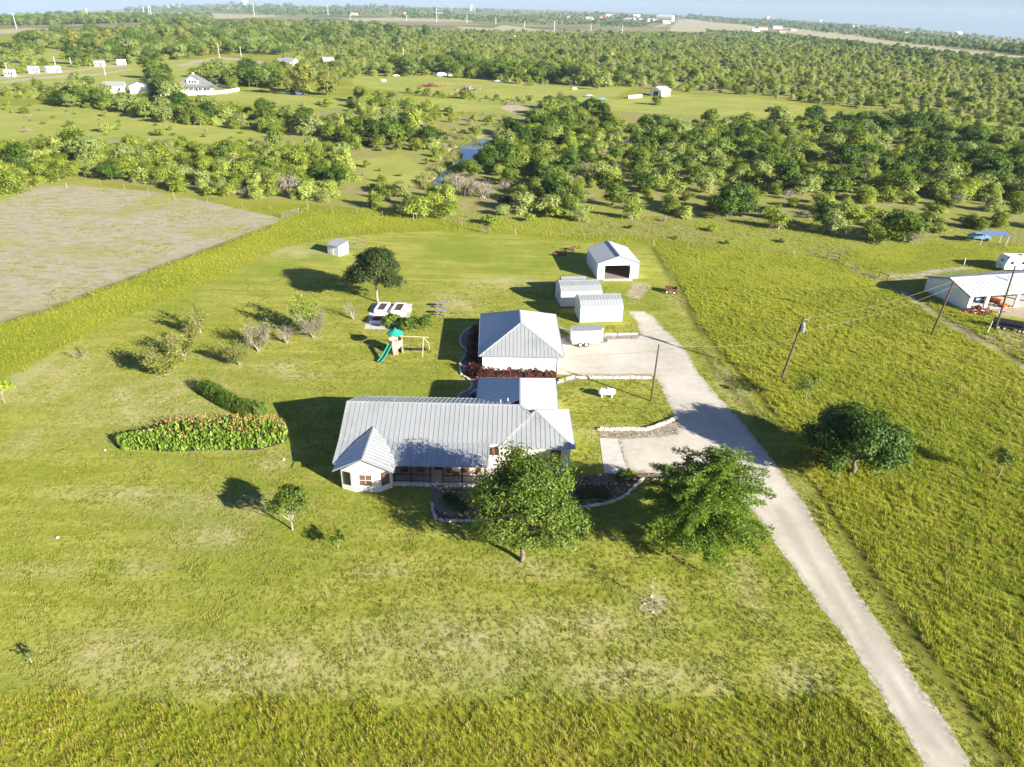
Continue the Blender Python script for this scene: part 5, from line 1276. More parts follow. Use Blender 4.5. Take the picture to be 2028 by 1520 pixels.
for x in (.4, 3.6, 9.6, 15.6, 21.6, 27.6, 33.5): part('column', MB().box(x - .28, x + .28, -.02, .3, 0, 2.5), M['white'], t)
part('vent_pipe', MB().tube((9.8, 3.1, 3.3), (9.8, 3.1, 4.6), .14, n=8), M['white'], t); part('vent_pipe', MB().tube((9.6, 1.6, 3.0), (9.6, 1.6, 3.5), .08, n=8), M['white'], t)
def on_shed(x, y): r = radians(13); return (74.0 + x * cos(r) - y * sin(r), 109.3 + x * sin(r) + y * cos(r))
def junk_at(p, *a, **k):
    o = junk(*a, **k); o.location = (p[0], p[1], 0); return o
junk_at(on_shed(1.9, -.6), 'scrap_pile', 'heap of black white and orange scrap spilling out of the first shed bay', 1900, 600, 220, 2.2, ['black', 'white_trim', 'orange', 'rust', 'wood'], .9, 'scrap pile')
junk_at(on_shed(2.0, 2.6), 'lumber_pile', 'stack of orange brown boards inside the first shed bay', 1901, 600, 90, 1.4, ['redwood', 'wood', 'rust'], 1.3, 'scrap pile')
def tractor(p, rz, label, mat):
    t = thing('tractor', label, 'tractor', (p[0], p[1], 0), rz)
    part('hood', MB().box(.1, 1.7, -.28, .28, .75, 1.25), M[mat], t); part('chassis', MB().box(-.8, 1.7, -.2, .2, .5, .75), M['rust'], t)
    part('seat', MB().box(-.55, -.15, -.22, .22, 1.05, 1.12).box(-.62, -.53, -.22, .22, 1.12, 1.5), M['black'], t)
    for s in (-1, 1):
        part('fender', MB().box(-.95, .05, s * .5 - .14, s * .5 + .14, 1.22, 1.3), M[mat], t)
        wh = part('rear_wheel', MB().wheel((-.45, s * .68, .62), .62, .3), M['rubber'], t); part('rim', MB().wheel((-.45, s * .84, .62), .34, .03), M[mat], wh)
        wh = part('front_wheel', MB().wheel((1.35, s * .5, .34), .34, .18), M['rubber'], t); part('rim', MB().wheel((1.35, s * .6, .34), .18, .02), M['white_trim'], wh)
    part('steering_wheel', MB().wheel((-.02, 0, 1.42), .2, .03, 10, (.6, 0, .8)), M['black'], t)
    part('roll_bar', MB().beam((-.8, -.4, 1.2), (-.8, -.4, 2.1), .07, .07).beam((-.8, .4, 1.2), (-.8, .4, 2.1), .07, .07).beam((-.8, -.4, 2.1), (-.8, .4, 2.1), .07, .07), M[mat], t)
tractor(on_shed(6.6, 2.2), radians(-60), 'orange tractor parked inside the second shed bay', 'orange')
t = thing('lawn_mower', 'low orange mowing deck in front of the tractor', 'mower', (*on_shed(7.9, .6), 0), radians(20))
part('deck', MB().box(-.7, .7, -.45, .45, .15, .4), M['orange'], t)
for x, y in ((-.6, -.5), (.6, -.5), (-.6, .5), (.6, .5)): part('wheel', MB().wheel((x, y, .18), .18, .1), M['rubber'], t)
t = thing('blue_cart', 'light blue garden cart beside the tractor', 'cart', (*on_shed(5.0, 3.2), 0), radians(10))
part('tub', MB().box(-.6, .6, -.4, .4, .4, .8), M['bluepaint'], t)
for s in (-1, 1): part('wheel', MB().wheel((0, s * .46, .3), .3, .1), M['rubber'], t)
# culvert trailer
b = spot(1993, 652)
t = thing('pipe_trailer', 'flat trailer loaded with black corrugated pipe beside the shed', 'trailer', (b[0], b[1], 0), radians(-28))
part('bed', MB().box(-2.2, 2.2, -.8, .8, .5, .6), M['black'], t)
for k in range(16): part('pipe_ring', MB().tube((-2.0 + k * .25, 0, 1.05), (-1.86 + k * .25, 0, 1.05), .55, .55, 14), M['black'], t)
part('pipe', MB().tube((-2.0, 0, 1.05), (2.0, 0, 1.05), .49, .49, 14), M['black'], t)
for x in (-1.2, -.4, 1.6, 2.1):
    for s in (-1, 1): wh = part('wheel', MB().wheel((x, s * .9, .34), .34, .2), M['rubber'], t); part('rim', MB().wheel((x, s * 1.01, .34), .17, .02), M['white_trim'], wh)
# travel trailer
b = spot(1987, 540)
t = thing('travel_trailer', 'white travel trailer parked behind the open-fronted shed', 'caravan', (b[0], b[1], 0), radians(4))
Lt, Wt = 8.0, 2.5
prof = [(0, .55), (Lt, .55), (Lt, 2.9), (.45, 3.0), (.05, 2.3), (-.15, 1.3)]
mb = MB(); n = len(prof); mb.add([(x, 0, z) for x, z in prof] + [(x, Wt, z) for x, z in prof], [tuple(range(n)), tuple(range(n, 2 * n))[::-1]] + [(i, n + i, n + (i + 1) % n, (i + 1) % n) for i in range(n)])
part('body', mb, M['white'], t)
for x in (1.1, 3.3, 6.0): window(t, (x, 0, 1.85), .6, .55, -pi / 2, fm='white_trim')
window(t, (-.02, Wt / 2, 2.0), .7, .4, pi, fm='white_trim')
part('propane_bottles', MB().tube((-.5, Wt / 2 - .2, .5), (-.5, Wt / 2 - .2, 1.1), .17, n=10).tube((-.5, Wt / 2 + .2, .5), (-.5, Wt / 2 + .2, 1.1), .17, n=10), M['skin_white'], t)
part('tongue', MB().beam((0, .4, .5), (-1.3, Wt / 2, .5), .1, .1).beam((0, Wt - .4, .5), (-1.3, Wt / 2, .5), .1, .1).tube((-1.1, Wt / 2, 0), (-1.1, Wt / 2, .7), .05), M['black'], t)
part('roof_unit', MB().box(3.4, 4.3, .9, 1.6, 2.93, 3.2), M['white_trim'], t)
for x in (3.9, 4.75):
    for y in (-.02, Wt + .02): part('wheel', MB().wheel((x, y, .36), .36, .2), M['rubber'], t)
# blue canopy and car
b = spot(1960, 484)
t = thing('canopy', 'blue canopy on thin poles at the edge of the woods', 'canopy', (b[0], b[1], 0), radians(-8))
part('cover', MB().sheet([(-2.6, -1.6, 2.4), (2.6, -1.6, 2.4), (2.6, 0, 2.8), (-2.6, 0, 2.8)], .04).sheet([(-2.6, 1.6, 2.4), (2.6, 1.6, 2.4), (2.6, 0, 2.8), (-2.6, 0, 2.8)], .04), M['blue'], t)
for x in (-2.5, 2.5):
    for y in (-1.5, 1.5): part('leg', MB().tube((x, y, 0), (x, y, 2.4), .04, n=6), M['white_trim'], t)
def car(p, rz, label, mat, z=0.0, grp=None):
    t = thing('parked_car', label, 'car', (p[0], p[1], z), rz, grp)
    mb = MB(); prof = [(-2.2, .35), (2.2, .35), (2.25, .7), (1.4, .9), (.75, 1.35), (-1.0, 1.4), (-1.75, .95), (-2.25, .85)]
    n = len(prof); mb.add([(x, -.85 if z_ < 1 else -.7, z_) for x, z_ in prof] + [(x, .85 if z_ < 1 else .7, z_) for x, z_ in prof], [tuple(range(n)), tuple(range(n, 2 * n))[::-1]] + [(i, n + i, n + (i + 1) % n, (i + 1) % n) for i in range(n)])
    part('body', mb, M[mat], t); part('window', MB().box(-1.3, .8, -.8, .8, .97, 1.25), M['window'], t)
    for x in (-1.4, 1.4):
        for s in (-1, 1): part('wheel', MB().wheel((x, s * .8, .33), .33, .2), M['rubber'], t)
    return t
car(spot(1938, 475), radians(-20), 'light blue car parked left of the blue canopy', 'bluepaint')

# ------------------------------------------------------------------ far houses and structures
def hz(p): return float(hgt(np.array([p[0]]), np.array([p[1]]))[0])
def house_at(px, py, wd, dp, h, rise, rz, label, wallm='white_trim', roofm='roof_white', name='far_house', cat='house', hip=False, wins=3, loc=None, group=None, dorm=False):
    p = loc or spot(px, py); z = hz(p); t = thing(name, label, cat, (p[0], p[1], z), rz, group)
    w = MB().box(-wd / 2, wd / 2, 0, dp, -.5, h)
    if not hip: w.add([(-wd / 2, 0, h), (-wd / 2, dp, h), (-wd / 2, dp / 2, h + rise - .05), (wd / 2, 0, h), (wd / 2, dp, h), (wd / 2, dp / 2, h + rise - .05)], [(0, 2, 1), (3, 4, 5), (0, 3, 5, 2), (1, 2, 5, 4)])
    part('wall', w, M[wallm], t)
    o_ = .4; r = wd / 2 - (dp / 2 if hip else 0) + (0 if hip else o_)
    A_, B_, C_, D_ = (-wd / 2 - o_, -o_, h - .1), (wd / 2 + o_, -o_, h - .1), (wd / 2 + o_, dp + o_, h - .1), (-wd / 2 - o_, dp + o_, h - .1)
    E_, F_ = (-max(r, .1), dp / 2, h + rise), (max(r, .1), dp / 2, h + rise)
    rf = MB().sheet([A_, B_, F_, E_], .12).sheet([D_, C_, F_, E_], .12)
    if hip: rf.sheet([A_, D_, E_], .12).sheet([B_, C_, F_], .12)
    part('roof', rf, M[roofm], t)
    for i in range(wins):
        x = -wd / 2 + wd * (i + .5) / wins
        fo = part('window', MB().box(x - .55, x + .55, -.08, -.01, h * .35, h * .8), M['white_trim'], t); part('pane', MB().box(x - .45, x + .45, -.12, -.08, h * .38, h * .77), M['window'], fo)
    part('door', MB().box(wd * .12, wd * .12 + .95, -.06, -.01, 0, 2.1), M['screen'], t)
    return t
# farmhouse with dormer and wraparound porch
p = spot(383, 184)
t = house_at(383, 182, 15, 12, 3.4, 5.2, radians(8), 'white farmhouse with steep grey roof, gabled dormer and porch behind the hedge', 'white_trim', 'roof_grey', 'farmhouse', 'house', hip=True, wins=5, loc=p)
dm = part('dormer', MB().box(-2.6, 3.0, .8, 6, 4.0, 6.3).add([(-2.6, .8, 6.3), (3.0, .8, 6.3), (.2, .8, 8.0), (-2.6, 6, 6.3), (3.0, 6, 6.3), (.2, 6, 8.0)], [(0, 1, 2), (0, 2, 5, 3), (1, 4, 5, 2)]), M['white_trim'], t)
part('dormer_roof', MB().sheet([(-3.0, .4, 6.15), (-3.0, 6, 6.15), (.2, 6, 8.15), (.2, .4, 8.15)], .12).sheet([(3.4, .4, 6.15), (3.4, 6, 6.15), (.2, 6, 8.15), (.2, .4, 8.15)], .12), M['roof_grey'], dm)
for x in (-1.2, .2, 1.6): part('dormer_window', MB().box(x - .45, x + .45, .72, .79, 4.7, 6.0), M['window'], dm)
part('porch_roof', MB().sheet([(-9.4, -3.2, 2.7), (10.0, -3.2, 2.7), (9.0, .2, 3.4), (-8.4, .2, 3.4)], .12).sheet([(7.6, -3, 2.7), (10.4, -3, 2.7), (10.4, 11, 2.7), (7.6, 11, 3.4)], .12), M['roof_grey'], t)
for x in (-9, -6.5, -4, -1.5, 1, 3.5, 6, 9.8): part('porch_post', MB().box(x - .14, x + .14, -3.0, -2.72, 0, 2.7), M['white_trim'], t)
part('porch_floor', MB().box(-9.4, 10, -3.1, -.01, 0, .4), M['white_trim'], t)
part('chimney', MB().box(-.8, .2, 6.4, 7.3, 5, 9.4), M['white_trim'], t)
def board_fence(label, pts, h=1.5, gap=.0, mat='white_trim', step=3.0):
    t = thing('white_fence', label, 'fence', (pts[0][0], pts[0][1], 0)); O_ = Vector((pts[0][0], pts[0][1], 0))
    for (x0, y0), (x1, y1) in zip(pts[:-1], pts[1:]):
        n = max(1, round(hypot(x1 - x0, y1 - y0) / step))
        for i in range(n):
            a = Vector((x0 + (x1 - x0) * i / n, y0 + (y1 - y0) * i / n, 0)) - O_; b = Vector((x0 + (x1 - x0) * (i + 1) / n, y0 + (y1 - y0) * (i + 1) / n, 0)) - O_
            part('post', MB().beam(a, a + Vector((0, 0, h)), .16, .16), M[mat], t)
            part('panel', MB().beam(a + Vector((0, 0, h * .5)), a + (b - a) * .97 + Vector((0, 0, h * .5)), .06, h * .8), M[mat], t)
board_fence('white picket fence curving in front of the farmhouse yard', poly((318, 190), (360, 190), (410, 189), (445, 186), (474, 181)), 1.9)
board_fence('white picket fence running back along the farmhouse side', poly((474, 180), (455, 176), (428, 171)), 1.5)
house_at(228, 186, 9.5, 9, 3.6, 2.0, radians(20), 'white metal gabled building farther left of the farmhouse', 'white', 'roof', 'metal_building', 'building', wins=2)
house_at(258, 185, 7.5, 8, 3.8, 1.6, radians(-60), 'second white gabled outbuilding right of the metal building', 'white', 'roof', 'metal_building', 'building', wins=1)
b = spot(197, 186); tag(link('green_trampoline_cover', MB().ball((0, 0, .3), 4.5, 1.6, 2.2, 12, 8, 0).mesh('green_trampoline_cover', M['greenpaint']), None, (b[0], b[1], 0), ), 'pale green arched cover in front of the white outbuildings', 'cover')
for px, py, wd, rz, lb in [(19, 152, 5, .3, 'small white mobile home at the far left edge by the lane'), (68, 145, 6, .5, 'white mobile home beside the yellow green roadside tree'), (108, 144, 8.5, .9, 'largest white boxy mobile home along the left lane'), (196, 132, 6, .2, 'white trailer home near the middle of the lane'), (241, 129, 6, .4, 'white trailer home at the right end of the lane')]:
    house_at(px, py, wd, 5, 3.2, .7, rz, lb, 'white', 'roof_white', 'mobile_home', 'house', wins=3, group='white mobile homes along the lane')
house_at(564, 130, 14, 10, 3.5, 1.8, radians(-10), 'tan-walled barn with pale metal roof on the dirt road', 'tan_wall', 'roof', 'road_barn', 'barn', wins=2)
house_at(652, 128, 9, 7, 3.4, 2.0, radians(30), 'small grey-roofed building behind the two tall willows', 'tan_wall', 'grey_roof')
house_at(508, 86, 18, 14, 3.2, 4.0, radians(15), 'tan house with stepped hipped grey roof among the village trees', 'tan_wall', 'roof_grey', hip=True)
house_at(318, 106, 14, 8, 3.5, 1.6, radians(50), 'white-roofed building half hidden by trees on the left', 'white', 'roof_white')
house_at(236, 97, 9, 7, 3, 1.8, radians(20), 'small grey gabled cottage in the left trees', 'white', 'grey_roof')
house_at(200, 70, 12, 7, 3, 1.6, 0, 'teal-roofed cottage among the left village trees', 'tan_wall', 'greenpaint')
house_at(296, 75, 10, 7, 3, 1.8, .4, 'red brick cottage hidden in the left village trees', 'red_roof', 'red_roof')
house_at(427, 80, 9, 7, 4, 1.5, .1, 'small white shed between the village trees', 'white', 'white')
house_at(631, 60, 14, 9, 4, 2.4, .3, 'white house above the village tree line', 'white', 'white')
house_at(755, 66, 14, 9, 3.4, 2.4, -.3, 'low white-roofed house at the right end of the village trees', 'white', 'roof_white')
p = spot(1318, 191)
t = house_at(1318, 191, 9.5, 7.5, 3.1, 1.9, radians(48), 'small white gabled shed alone at the edge of the far meadow', 'white', 'white', 'field_shed', 'shed', wins=0, loc=p)
part('doorway', MB().box(-4.82, -4.76, 2.2, 5.2, 0, 2.6), M['black'], t)
for i in range(7):
    q_ = spot(1246 + i * 3.9, 196 - i * .35); t = thing('beehive', 'white beehive box in the row beside the cactus clump', 'beehive', (q_[0], q_[1], 0), 0, 'row of white beehives')
    part('box', MB().box(-.55, .55, -.5, .5, .1, 1.8), M['white'], t); part('lid', MB().box(-.6, .6, -.55, .55, 1.8, 1.9), M['steel'], t)
for px, py, m, rz, lb in [(1167, 192, 'silver', .1, 'silver car left of the beehive row'), (1192, 199, 'bluepaint', -.2, 'blue grey car just below the beehive row'), (1299, 206, 'silver', .1, 'silver car left in the meadow near the small white shed'), (985, 163, 'bluepaint', .3, 'dark blue car parked under the scrub edge'), (1004, 162, 'white', .2, 'white car parked right of the dark blue one'), (893, 152, 'silver', .4, 'silver vehicle half hidden in the scrub edge'), (785, 152, 'white', .2, 'white van seen through the scrub at the pasture edge')]:
    car(spot(px, py), rz, lb, m)
for px, py, s, lb in [(759, 162, 1.6, 'white tank lying in the far pasture'), (1137, 178, 1.4, 'white trough left of the beehives'), (874, 152, 3.0, 'grey white tarp heap below the scrub')]:
    b = spot(px, py); tag(link('white_tank', MB().ball((0, 0, s * .4), s * 1.3, s * .6, s * .55, 10, 6).mesh('white_tank', M['white']), None, (b[0], b[1], 0)), lb, 'tank')

# skyline: water towers, masts, power poles
def tower(px, py, ty, label, kind):
    b = spot(px, py); z = hz(b); h = max(4, tall(ty, b) - z) if kind != 'x' else 10
    d = ray(px, ty); hd = hypot(d[0], d[1]); D_ = hypot(*b); h = CAM_H + d[2] / hd * D_ - z
    if kind == 'mast':
        t = thing('power_pole', label, 'power pole', (b[0], b[1], z), 0, 'distant power poles'); r = max(.14, D_ * .00026)
        part('pole', MB().tube((0, 0, -2), (0, 0, h), r, r * .7, 6), M['white_trim'] if D_ < 3500 else M['concrete'], t)
        part('crossarm', MB().beam((-r * 4, 0, h * .93), (r * 4, 0, h * .93), r * .8, r * .8), M['concrete'], t)
    else:
        t = thing('water_tower', label, 'water tower', (b[0], b[1], z)); r = D_ * (.0042 if kind == 'big' else .0022)
        part('column', MB().tube((0, 0, -2), (0, 0, h * .7), r * .55, r * .5, 10), M['white'], t)
        part('tank', MB().tube((0, 0, h * .55), (0, 0, h * .7), r * .5, r, 14).tube((0, 0, h * .7), (0, 0, h * .92), r, r, 14).tube((0, 0, h * .92), (0, 0, h), r, r * .3, 14), M['white'], t)
    return t
tower(485, 14, 0, 'white water tower on the left skyline', 'big'); tower(933, 22, 10, 'small pale water tower on the middle skyline', 's'); tower(1520, 38, 32, 'small white tower right of the skyline field', 's'); tower(1624, 44, 39, 'squat white tank on the right skyline', 's')
for i, (px, py, ty, lb) in enumerate([(33, 57, 26, 'far left steel power pole standing by the pale field'), (176, 41, 16, 'power pole between the left field and the skyline'), (288, 40, 14, 'left of three power poles standing close together'), (298, 41, 12, 'middle of three power poles standing close together'), (302, 41, 11, 'right of three power poles standing close together'), (334, 40, 32, 'short pole just right of the three tall poles'), (504, 33, 8, 'power pole near the left water tower'),
                              (650, 31, 11, 'tall power pole above the village house'), (773, 28, 12, 'power pole on the middle skyline hill'), (694, 40, 30, 'short pole above the tree line'), (805, 41, 30, 'pole at the left end of the tan strip field'), (865, 44, 17, 'tallest pole in the strip field'), (925, 46, 31, 'pole in the middle of the strip field'), (982, 49, 35, 'pole at the right end of the strip field'), (1039, 56, 42, 'pole on the tan slope'), (1098, 60, 42, 'second pole on the tan slope'), (1170, 64, 49, 'third pole on the tan slope'), (1232, 68, 50, 'double pole at the end of the tan slope'), (895, 26, 13, 'distant mast behind the strip field'), (940, 27, 16, 'second distant mast behind the strip field')]):
    tower(px, py, ty, lb, 'mast')
for px, py, ty, lb in [(209, 150, 128, 'roadside telephone pole above the round trees'), (110, 130, 112, 'telephone pole behind the mobile homes'), (14, 140, 124, 'telephone pole at the far left'), (142, 132, 114, 'telephone pole in the bare lot'), (435, 115, 86, 'pole beside the dirt road'), (799, 118, 97, 'pole with a light in the scrub'), (478, 113, 92, 'pole at the right end of the dirt road')]:
    tower(px, py, ty, lb, 'mast')
# hill town: pale houses in the trees
rg_ = np.random.default_rng(21)
TOWN = [(1168, 40, 16), (1196, 38, 18), (1207, 34, 16), (1245, 44, 22), (1262, 35, 16), (1268, 41, 14), (1292, 44, 20), (1314, 42, 34), (1325, 40, 12), (1128, 36, 12), (330, 14, 20), (350, 14, 14), (20, 42, 14), (50, 41, 18), (165, 27, 12), (450, 22, 14), (470, 19, 10), (792, 31, 18), (870, 31, 16), (700, 31, 14), (1497, 63, 16), (1511, 60, 20), (1540, 58, 18), (1562, 60, 10), (1572, 62, 10), (1549, 65, 14), (1695, 56, 14), (1320, 47, 16), (118, 44, 16), (1218, 33, 12), (1020, 73, 8), (1487, 58, 12), (1900, 68, 12), (1798, 66, 10)]
for k, (px, py, wpx) in enumerate(TOWN):
    b = spot(px, py); D_ = hypot(*b); wd = max(7, wpx * D_ / FPX * .85); hh = wd * .22
    side = 'left' if px < 600 else ('middle' if px < 1100 else ('hill town' if px < 1400 else 'right'))
    house_at(px, py, wd, wd * .6, hh, hh * .6, rg_.uniform(-.6, .6), 'distant %s house number-less' % side, *[('white_trim', 'roof_white'), ('tan_wall', 'red_roof'), ('white_trim', 'grey_roof'), ('tan_wall', 'roof_white')][k % 4], name='distant_house', wins=0)
    COL.objects[-1]
_far = [o for o in COL.objects if o.name.startswith('distant_house')]
for o, (px, py, wpx) in zip(_far, TOWN):
    where = 'on the left skyline' if px < 600 else 'behind the strip fields' if px < 1000 else 'in the middle hill town' if px < 1400 else 'beside the right-hand strip field'
    o['label'] = ('large' if wpx > 19 else 'medium' if wpx > 13 else 'small') + ' pale distant house ' + where; o['group'] = 'distant houses'

# ------------------------------------------------------------------ shrubs and trees of the country behind
def variant(name, seed, kind):
    rg = np.random.default_rng(seed); root = thing(name, 'x', 'bush' if kind in 'mlx' else 'tree', (0, 0, -500))
    if kind == 'm':                                        # mesquite: fan of arching stems with flat feathery lobes
        k = rg.integers(10, 15); bl = []
        for i in range(k):
            a = rg.uniform(0, 2 * pi); r = rg.uniform(.1, 1.8); bl.append((cos(a) * r, sin(a) * r, rg.uniform(.7, 2.9) - r * .4, rg.uniform(.6, 1.15), rg.uniform(.6, 1.15), rg.uniform(.5, .95)))
        V, val, cc = blob_crown(bl, 2900, .15, 11, 0, 3.0, .9, .42, rg, .35)
        mb = MB()
        for i in rg.choice(len(cc), 18): q = cc[i]; mb.path([(rg.normal() * .1, rg.normal() * .1, -.1), (q[0] * .45, q[1] * .45, q[2] * .62), tuple(q)], .06, .015, 4)
        for i in range(14):
            a = rg.uniform(0, 2 * pi); r = rg.uniform(1.2, 2.3); mb.path([(0, 0, .2), (cos(a) * r * .6, sin(a) * r * .6, 1.2), (cos(a) * r, sin(a) * r, .35)], .03, .01, 3)
    elif kind == 'o':                                      # broadleaf tree: rounded dark lobes
        V, val, cc = blob_crown(lumpy(0, 0, 2.9, 2.5, 2.5, 2.1, 12, rg, .45) + [(rg.normal() * 1.2, rg.normal() * 1.2, 1.4, 1.1, 1.1, .9) for _ in range(3)], 3600, .2, 26, 0, 1.6, .4, .28, rg, .18)
        mb = limbs(MB(), (0, 0, -.1), cc, .14, (0, 0, 1.2), 12, rng=rg)
    elif kind == 'l':                                      # low bright shrub
        V, val, cc = blob_crown(lumpy(0, 0, .9, 1.6, 1.5, .95, 8, rg, .45), 1300, .18, 16, 0, 1.8, .6, .3, rg, .25)
        mb = limbs(MB(), (0, 0, -.1), cc, .05, (0, 0, .3), 10, rng=rg)
    elif kind == 'w':                                      # willow: tall, drooping sprays
        V, val, cc = blob_crown(lumpy(0, 0, 3.5, 2.7, 2.6, 3.3, 16, rg, .4) + [(.8, .3, 1.4, 1.3, 1.2, 1.2), (-.9, -.2, 1.5, 1.3, 1.2, 1.2)], 5600, .24, 26, 0, 2.8, .1, .3, rg, .2)
        mb = limbs(MB(), (0, 0, -.1), cc, .2, (0, 0, 1.5), 16, rng=rg)
    elif kind == 'x':                                      # dead grey thicket
        mb = MB(); tips = []
        for i in range(46):
            a = rg.uniform(0, 2 * pi); r = rg.uniform(.7, 2.3); h = rg.uniform(.9, 2.3); m = Vector((cos(a) * r * .55, sin(a) * r * .55, h)); e = Vector((cos(a) * r, sin(a) * r, h * rg.uniform(.1, 1.0)))
            mb.path([(rg.normal() * .15, rg.normal() * .15, 0), m * .6, m, e], .05, .012, 4); tips += [m, e]
            for j in range(3): mb.tube(m, m + Vector(rg.normal(size=3)) * .5, .018, .006, 3, False)
        T = np.array([tuple(v) for v in tips]); kx = rg.integers(0, len(T), 260); V = cards(T[kx] + rg.normal(size=(260, 3)) * .2, rg.normal(size=(260, 3)), .1, 2, rg); val = rg.random(260); cc = T
    return root, V, val, mb
MATS = {'m': ['leaf_mesquite', 'leaf_mesquite_b', 'leaf_mesquite', 'leaf_mesquite', 'leaf_mesquite_b'], 'o': ['leaf_wood', 'leaf_wood', 'leaf_pecan'], 'l': ['leaf_lime', 'leaf_mesquite'], 'w': ['leaf_orchard'], 'x': ['leaf_dry']}
NAMES = {'m': 'mesquite_bush', 'o': 'oak_tree', 'l': 'low_shrub', 'w': 'willow_tree', 'x': 'dead_thicket'}
CATS = {'m': 'bush', 'o': 'tree', 'l': 'shrub', 'w': 'tree', 'x': 'dead bush'}
VAR = {}
for kd in 'molwx':
    VAR[kd] = []
    for i, mt in enumerate(MATS[kd]):
        root, V, val, mb = variant(NAMES[kd], ord(kd) * 10 + i, kd)
        bpy.data.objects.remove(root)
        VAR[kd].append((leafmesh('crown', V, val, M[mt]), mb.mesh('trunk', M['twig' if kd in 'xm' else 'bark'])))
LAND = [('the white chicken coop', spot(670, 490)), ('the creek bend', spot(940, 300)), ('the upper creek pool', spot(790, 235)), ('the ploughed field', spot(300, 400)), ('the open white barn', spot(1210, 530)), ('the pasture fence brace', spot(1650, 512)), ('the blue canopy', spot(1958, 480)), ('the white farmhouse', spot(383, 184)), ('the small white meadow shed', spot(1318, 190)), ('the farm gate', spot(575, 430)), ('the left picture edge', spot(20, 330)), ('the right picture edge', spot(2010, 360)), ('the far meadow tip', spot(1700, 236)), ('the dead grey branches', spot(945, 375)), ('the pale fence brace', spot(960, 461)), ('the far pond', spot(545, 182))]
COLW = {'m': ['pale green', 'mid green', 'yellowish', 'feathery', 'deep green'], 'o': ['round green', 'broad green', 'very dark'], 'l': ['lime green', 'olive'], 'w': ['pale green'], 'x': ['bare grey']}
def plant(kd, vi, p, sc, rz, label=None):
    z = hz(p); t = bpy.data.objects.new(NAMES[kd], None); COL.objects.link(t); t.location = (p[0], p[1], z); t.rotation_euler = (0, 0, rz); t.scale = sc; t.empty_display_size = .3
    lf, tk = VAR[kd][vi]
    a = link('crown', lf, t); link('trunk', tk, t)
    if label is None:
        ds = sorted(((hypot(p[0] - q[0], p[1] - q[1]), n, q) for n, q in LAND))[:1][0]; dx, dy = p[0] - ds[2][0], p[1] - ds[2][1]
        rel = ('right of' if dx > 0 else 'left of') if abs(dx) > abs(dy) * 1.2 else ('behind' if dy > 0 else 'in front of')
        far_ = 'just ' if ds[0] < 12 else '' if ds[0] < 26 else 'well ' if ds[0] < 45 else 'far '
        size = 'tall' if sc[2] > 1.25 else 'medium' if sc[2] > .85 else 'low'
        label = '%s %s %s %s%s %s' % (size, COLW[kd][vi], {'m': 'mesquite bush', 'o': 'oak tree', 'l': 'shrub', 'w': 'willow', 'x': 'thicket'}[kd], far_, rel, ds[1])
        t['group'] = {'m': 'mesquite bushes', 'o': 'oak trees', 'l': 'low shrubs', 'w': 'willows', 'x': 'dead thickets'}[kd] + ' in the country behind the yard'
    t['label'] = label; t['category'] = CATS[kd]
    return t
rgp = np.random.default_rng(99)
def sample(pl, spacing, n_try, avoid=()):
    xs = [p[0] for p in pl]; ys = [p[1] for p in pl]
    P = np.column_stack([rgp.uniform(min(xs), max(xs), n_try), rgp.uniform(min(ys), max(ys), n_try)])
    P = P[sdf(P[:, 0], P[:, 1], pl) > .5]
    if CREEK: P = P[seg_w(P[:, 0], P[:, 1]) < -2.0]
    for a in avoid: P = P[~inside(P[:, 0], P[:, 1], a)]
    grid = {}; out = []
    for x, y in P:
        g_ = (int(x // spacing), int(y // spacing)); ok = True
        for i in (-1, 0, 1):
            for j in (-1, 0, 1):
                for q in grid.get((g_[0] + i, g_[1] + j), ()):
                    if (q[0] - x) ** 2 + (q[1] - y) ** 2 < spacing * spacing: ok = False
        if ok: grid.setdefault(g_, []).append((x, y)); out.append((x, y))
    return out
B_ = []                                                    # candidates: (x, y, kind, scale)
def band(pl, spacing, n, mix, smin, smax, avoid=()):
    for x, y in sample(pl, spacing, n, avoid):
        kd = rgp.choice(list(mix.keys()), p=np.array(list(mix.values())) / sum(mix.values())); B_.append((x, y, kd, rgp.uniform(smin, smax)))
CLEAR = [poly((690, 310), (760, 300), (850, 300), (845, 355), (800, 378), (740, 372), (690, 400), (670, 385), (700, 345)), poly((870, 330), (950, 265), (1000, 262), (1010, 290), (940, 330), (900, 370), (860, 380))]
band(poly((-60, 312), (60, 300), (150, 290), (260, 292), (420, 300), (560, 300), (660, 300), (700, 330), (690, 395), (640, 405), (560, 392), (500, 400), (420, 390), (300, 370), (160, 352), (60, 378), (-60, 395)), 4.0, 6000, {'m': 9, 'l': 1, 'o': .6, 'x': .3}, .85, 1.4, CLEAR)
band(poly((100, 196), (240, 200), (330, 208), (460, 226), (560, 238), (660, 255), (760, 242), (880, 262), (880, 296), (790, 306), (690, 300), (640, 272), (560, 268), (430, 252), (330, 246), (240, 226), (120, 212)), 5.0, 3000, {'m': 6, 'o': 2.2, 'l': .6, 'x': .3}, .9, 1.5, CLEAR)
band(poly((1050, 225), (1110, 205), (1200, 235), (1240, 290), (1300, 250), (1480, 250), (1720, 245), (1890, 262), (2100, 300), (2100, 400), (1900, 400), (1720, 400), (1560, 385), (1400, 370), (1250, 380), (1100, 375), (1000, 345), (960, 320), (1000, 290), (1050, 265)), 4.6, 9000, {'o': 3.6, 'm': 6.4, 'l': .4, 'x': .5}, .9, 1.45, CLEAR)
band(poly((1250, 380), (1400, 370), (1560, 385), (1720, 400), (1900, 400), (2100, 400), (2120, 462), (1990, 462), (1880, 468), (1800, 478), (1700, 480), (1600, 462), (1500, 452), (1400, 425), (1300, 425), (1200, 412)), 6.6, 3000, {'m': 6, 'l': 1.2, 'o': 1.0, 'x': .5}, .75, 1.2)
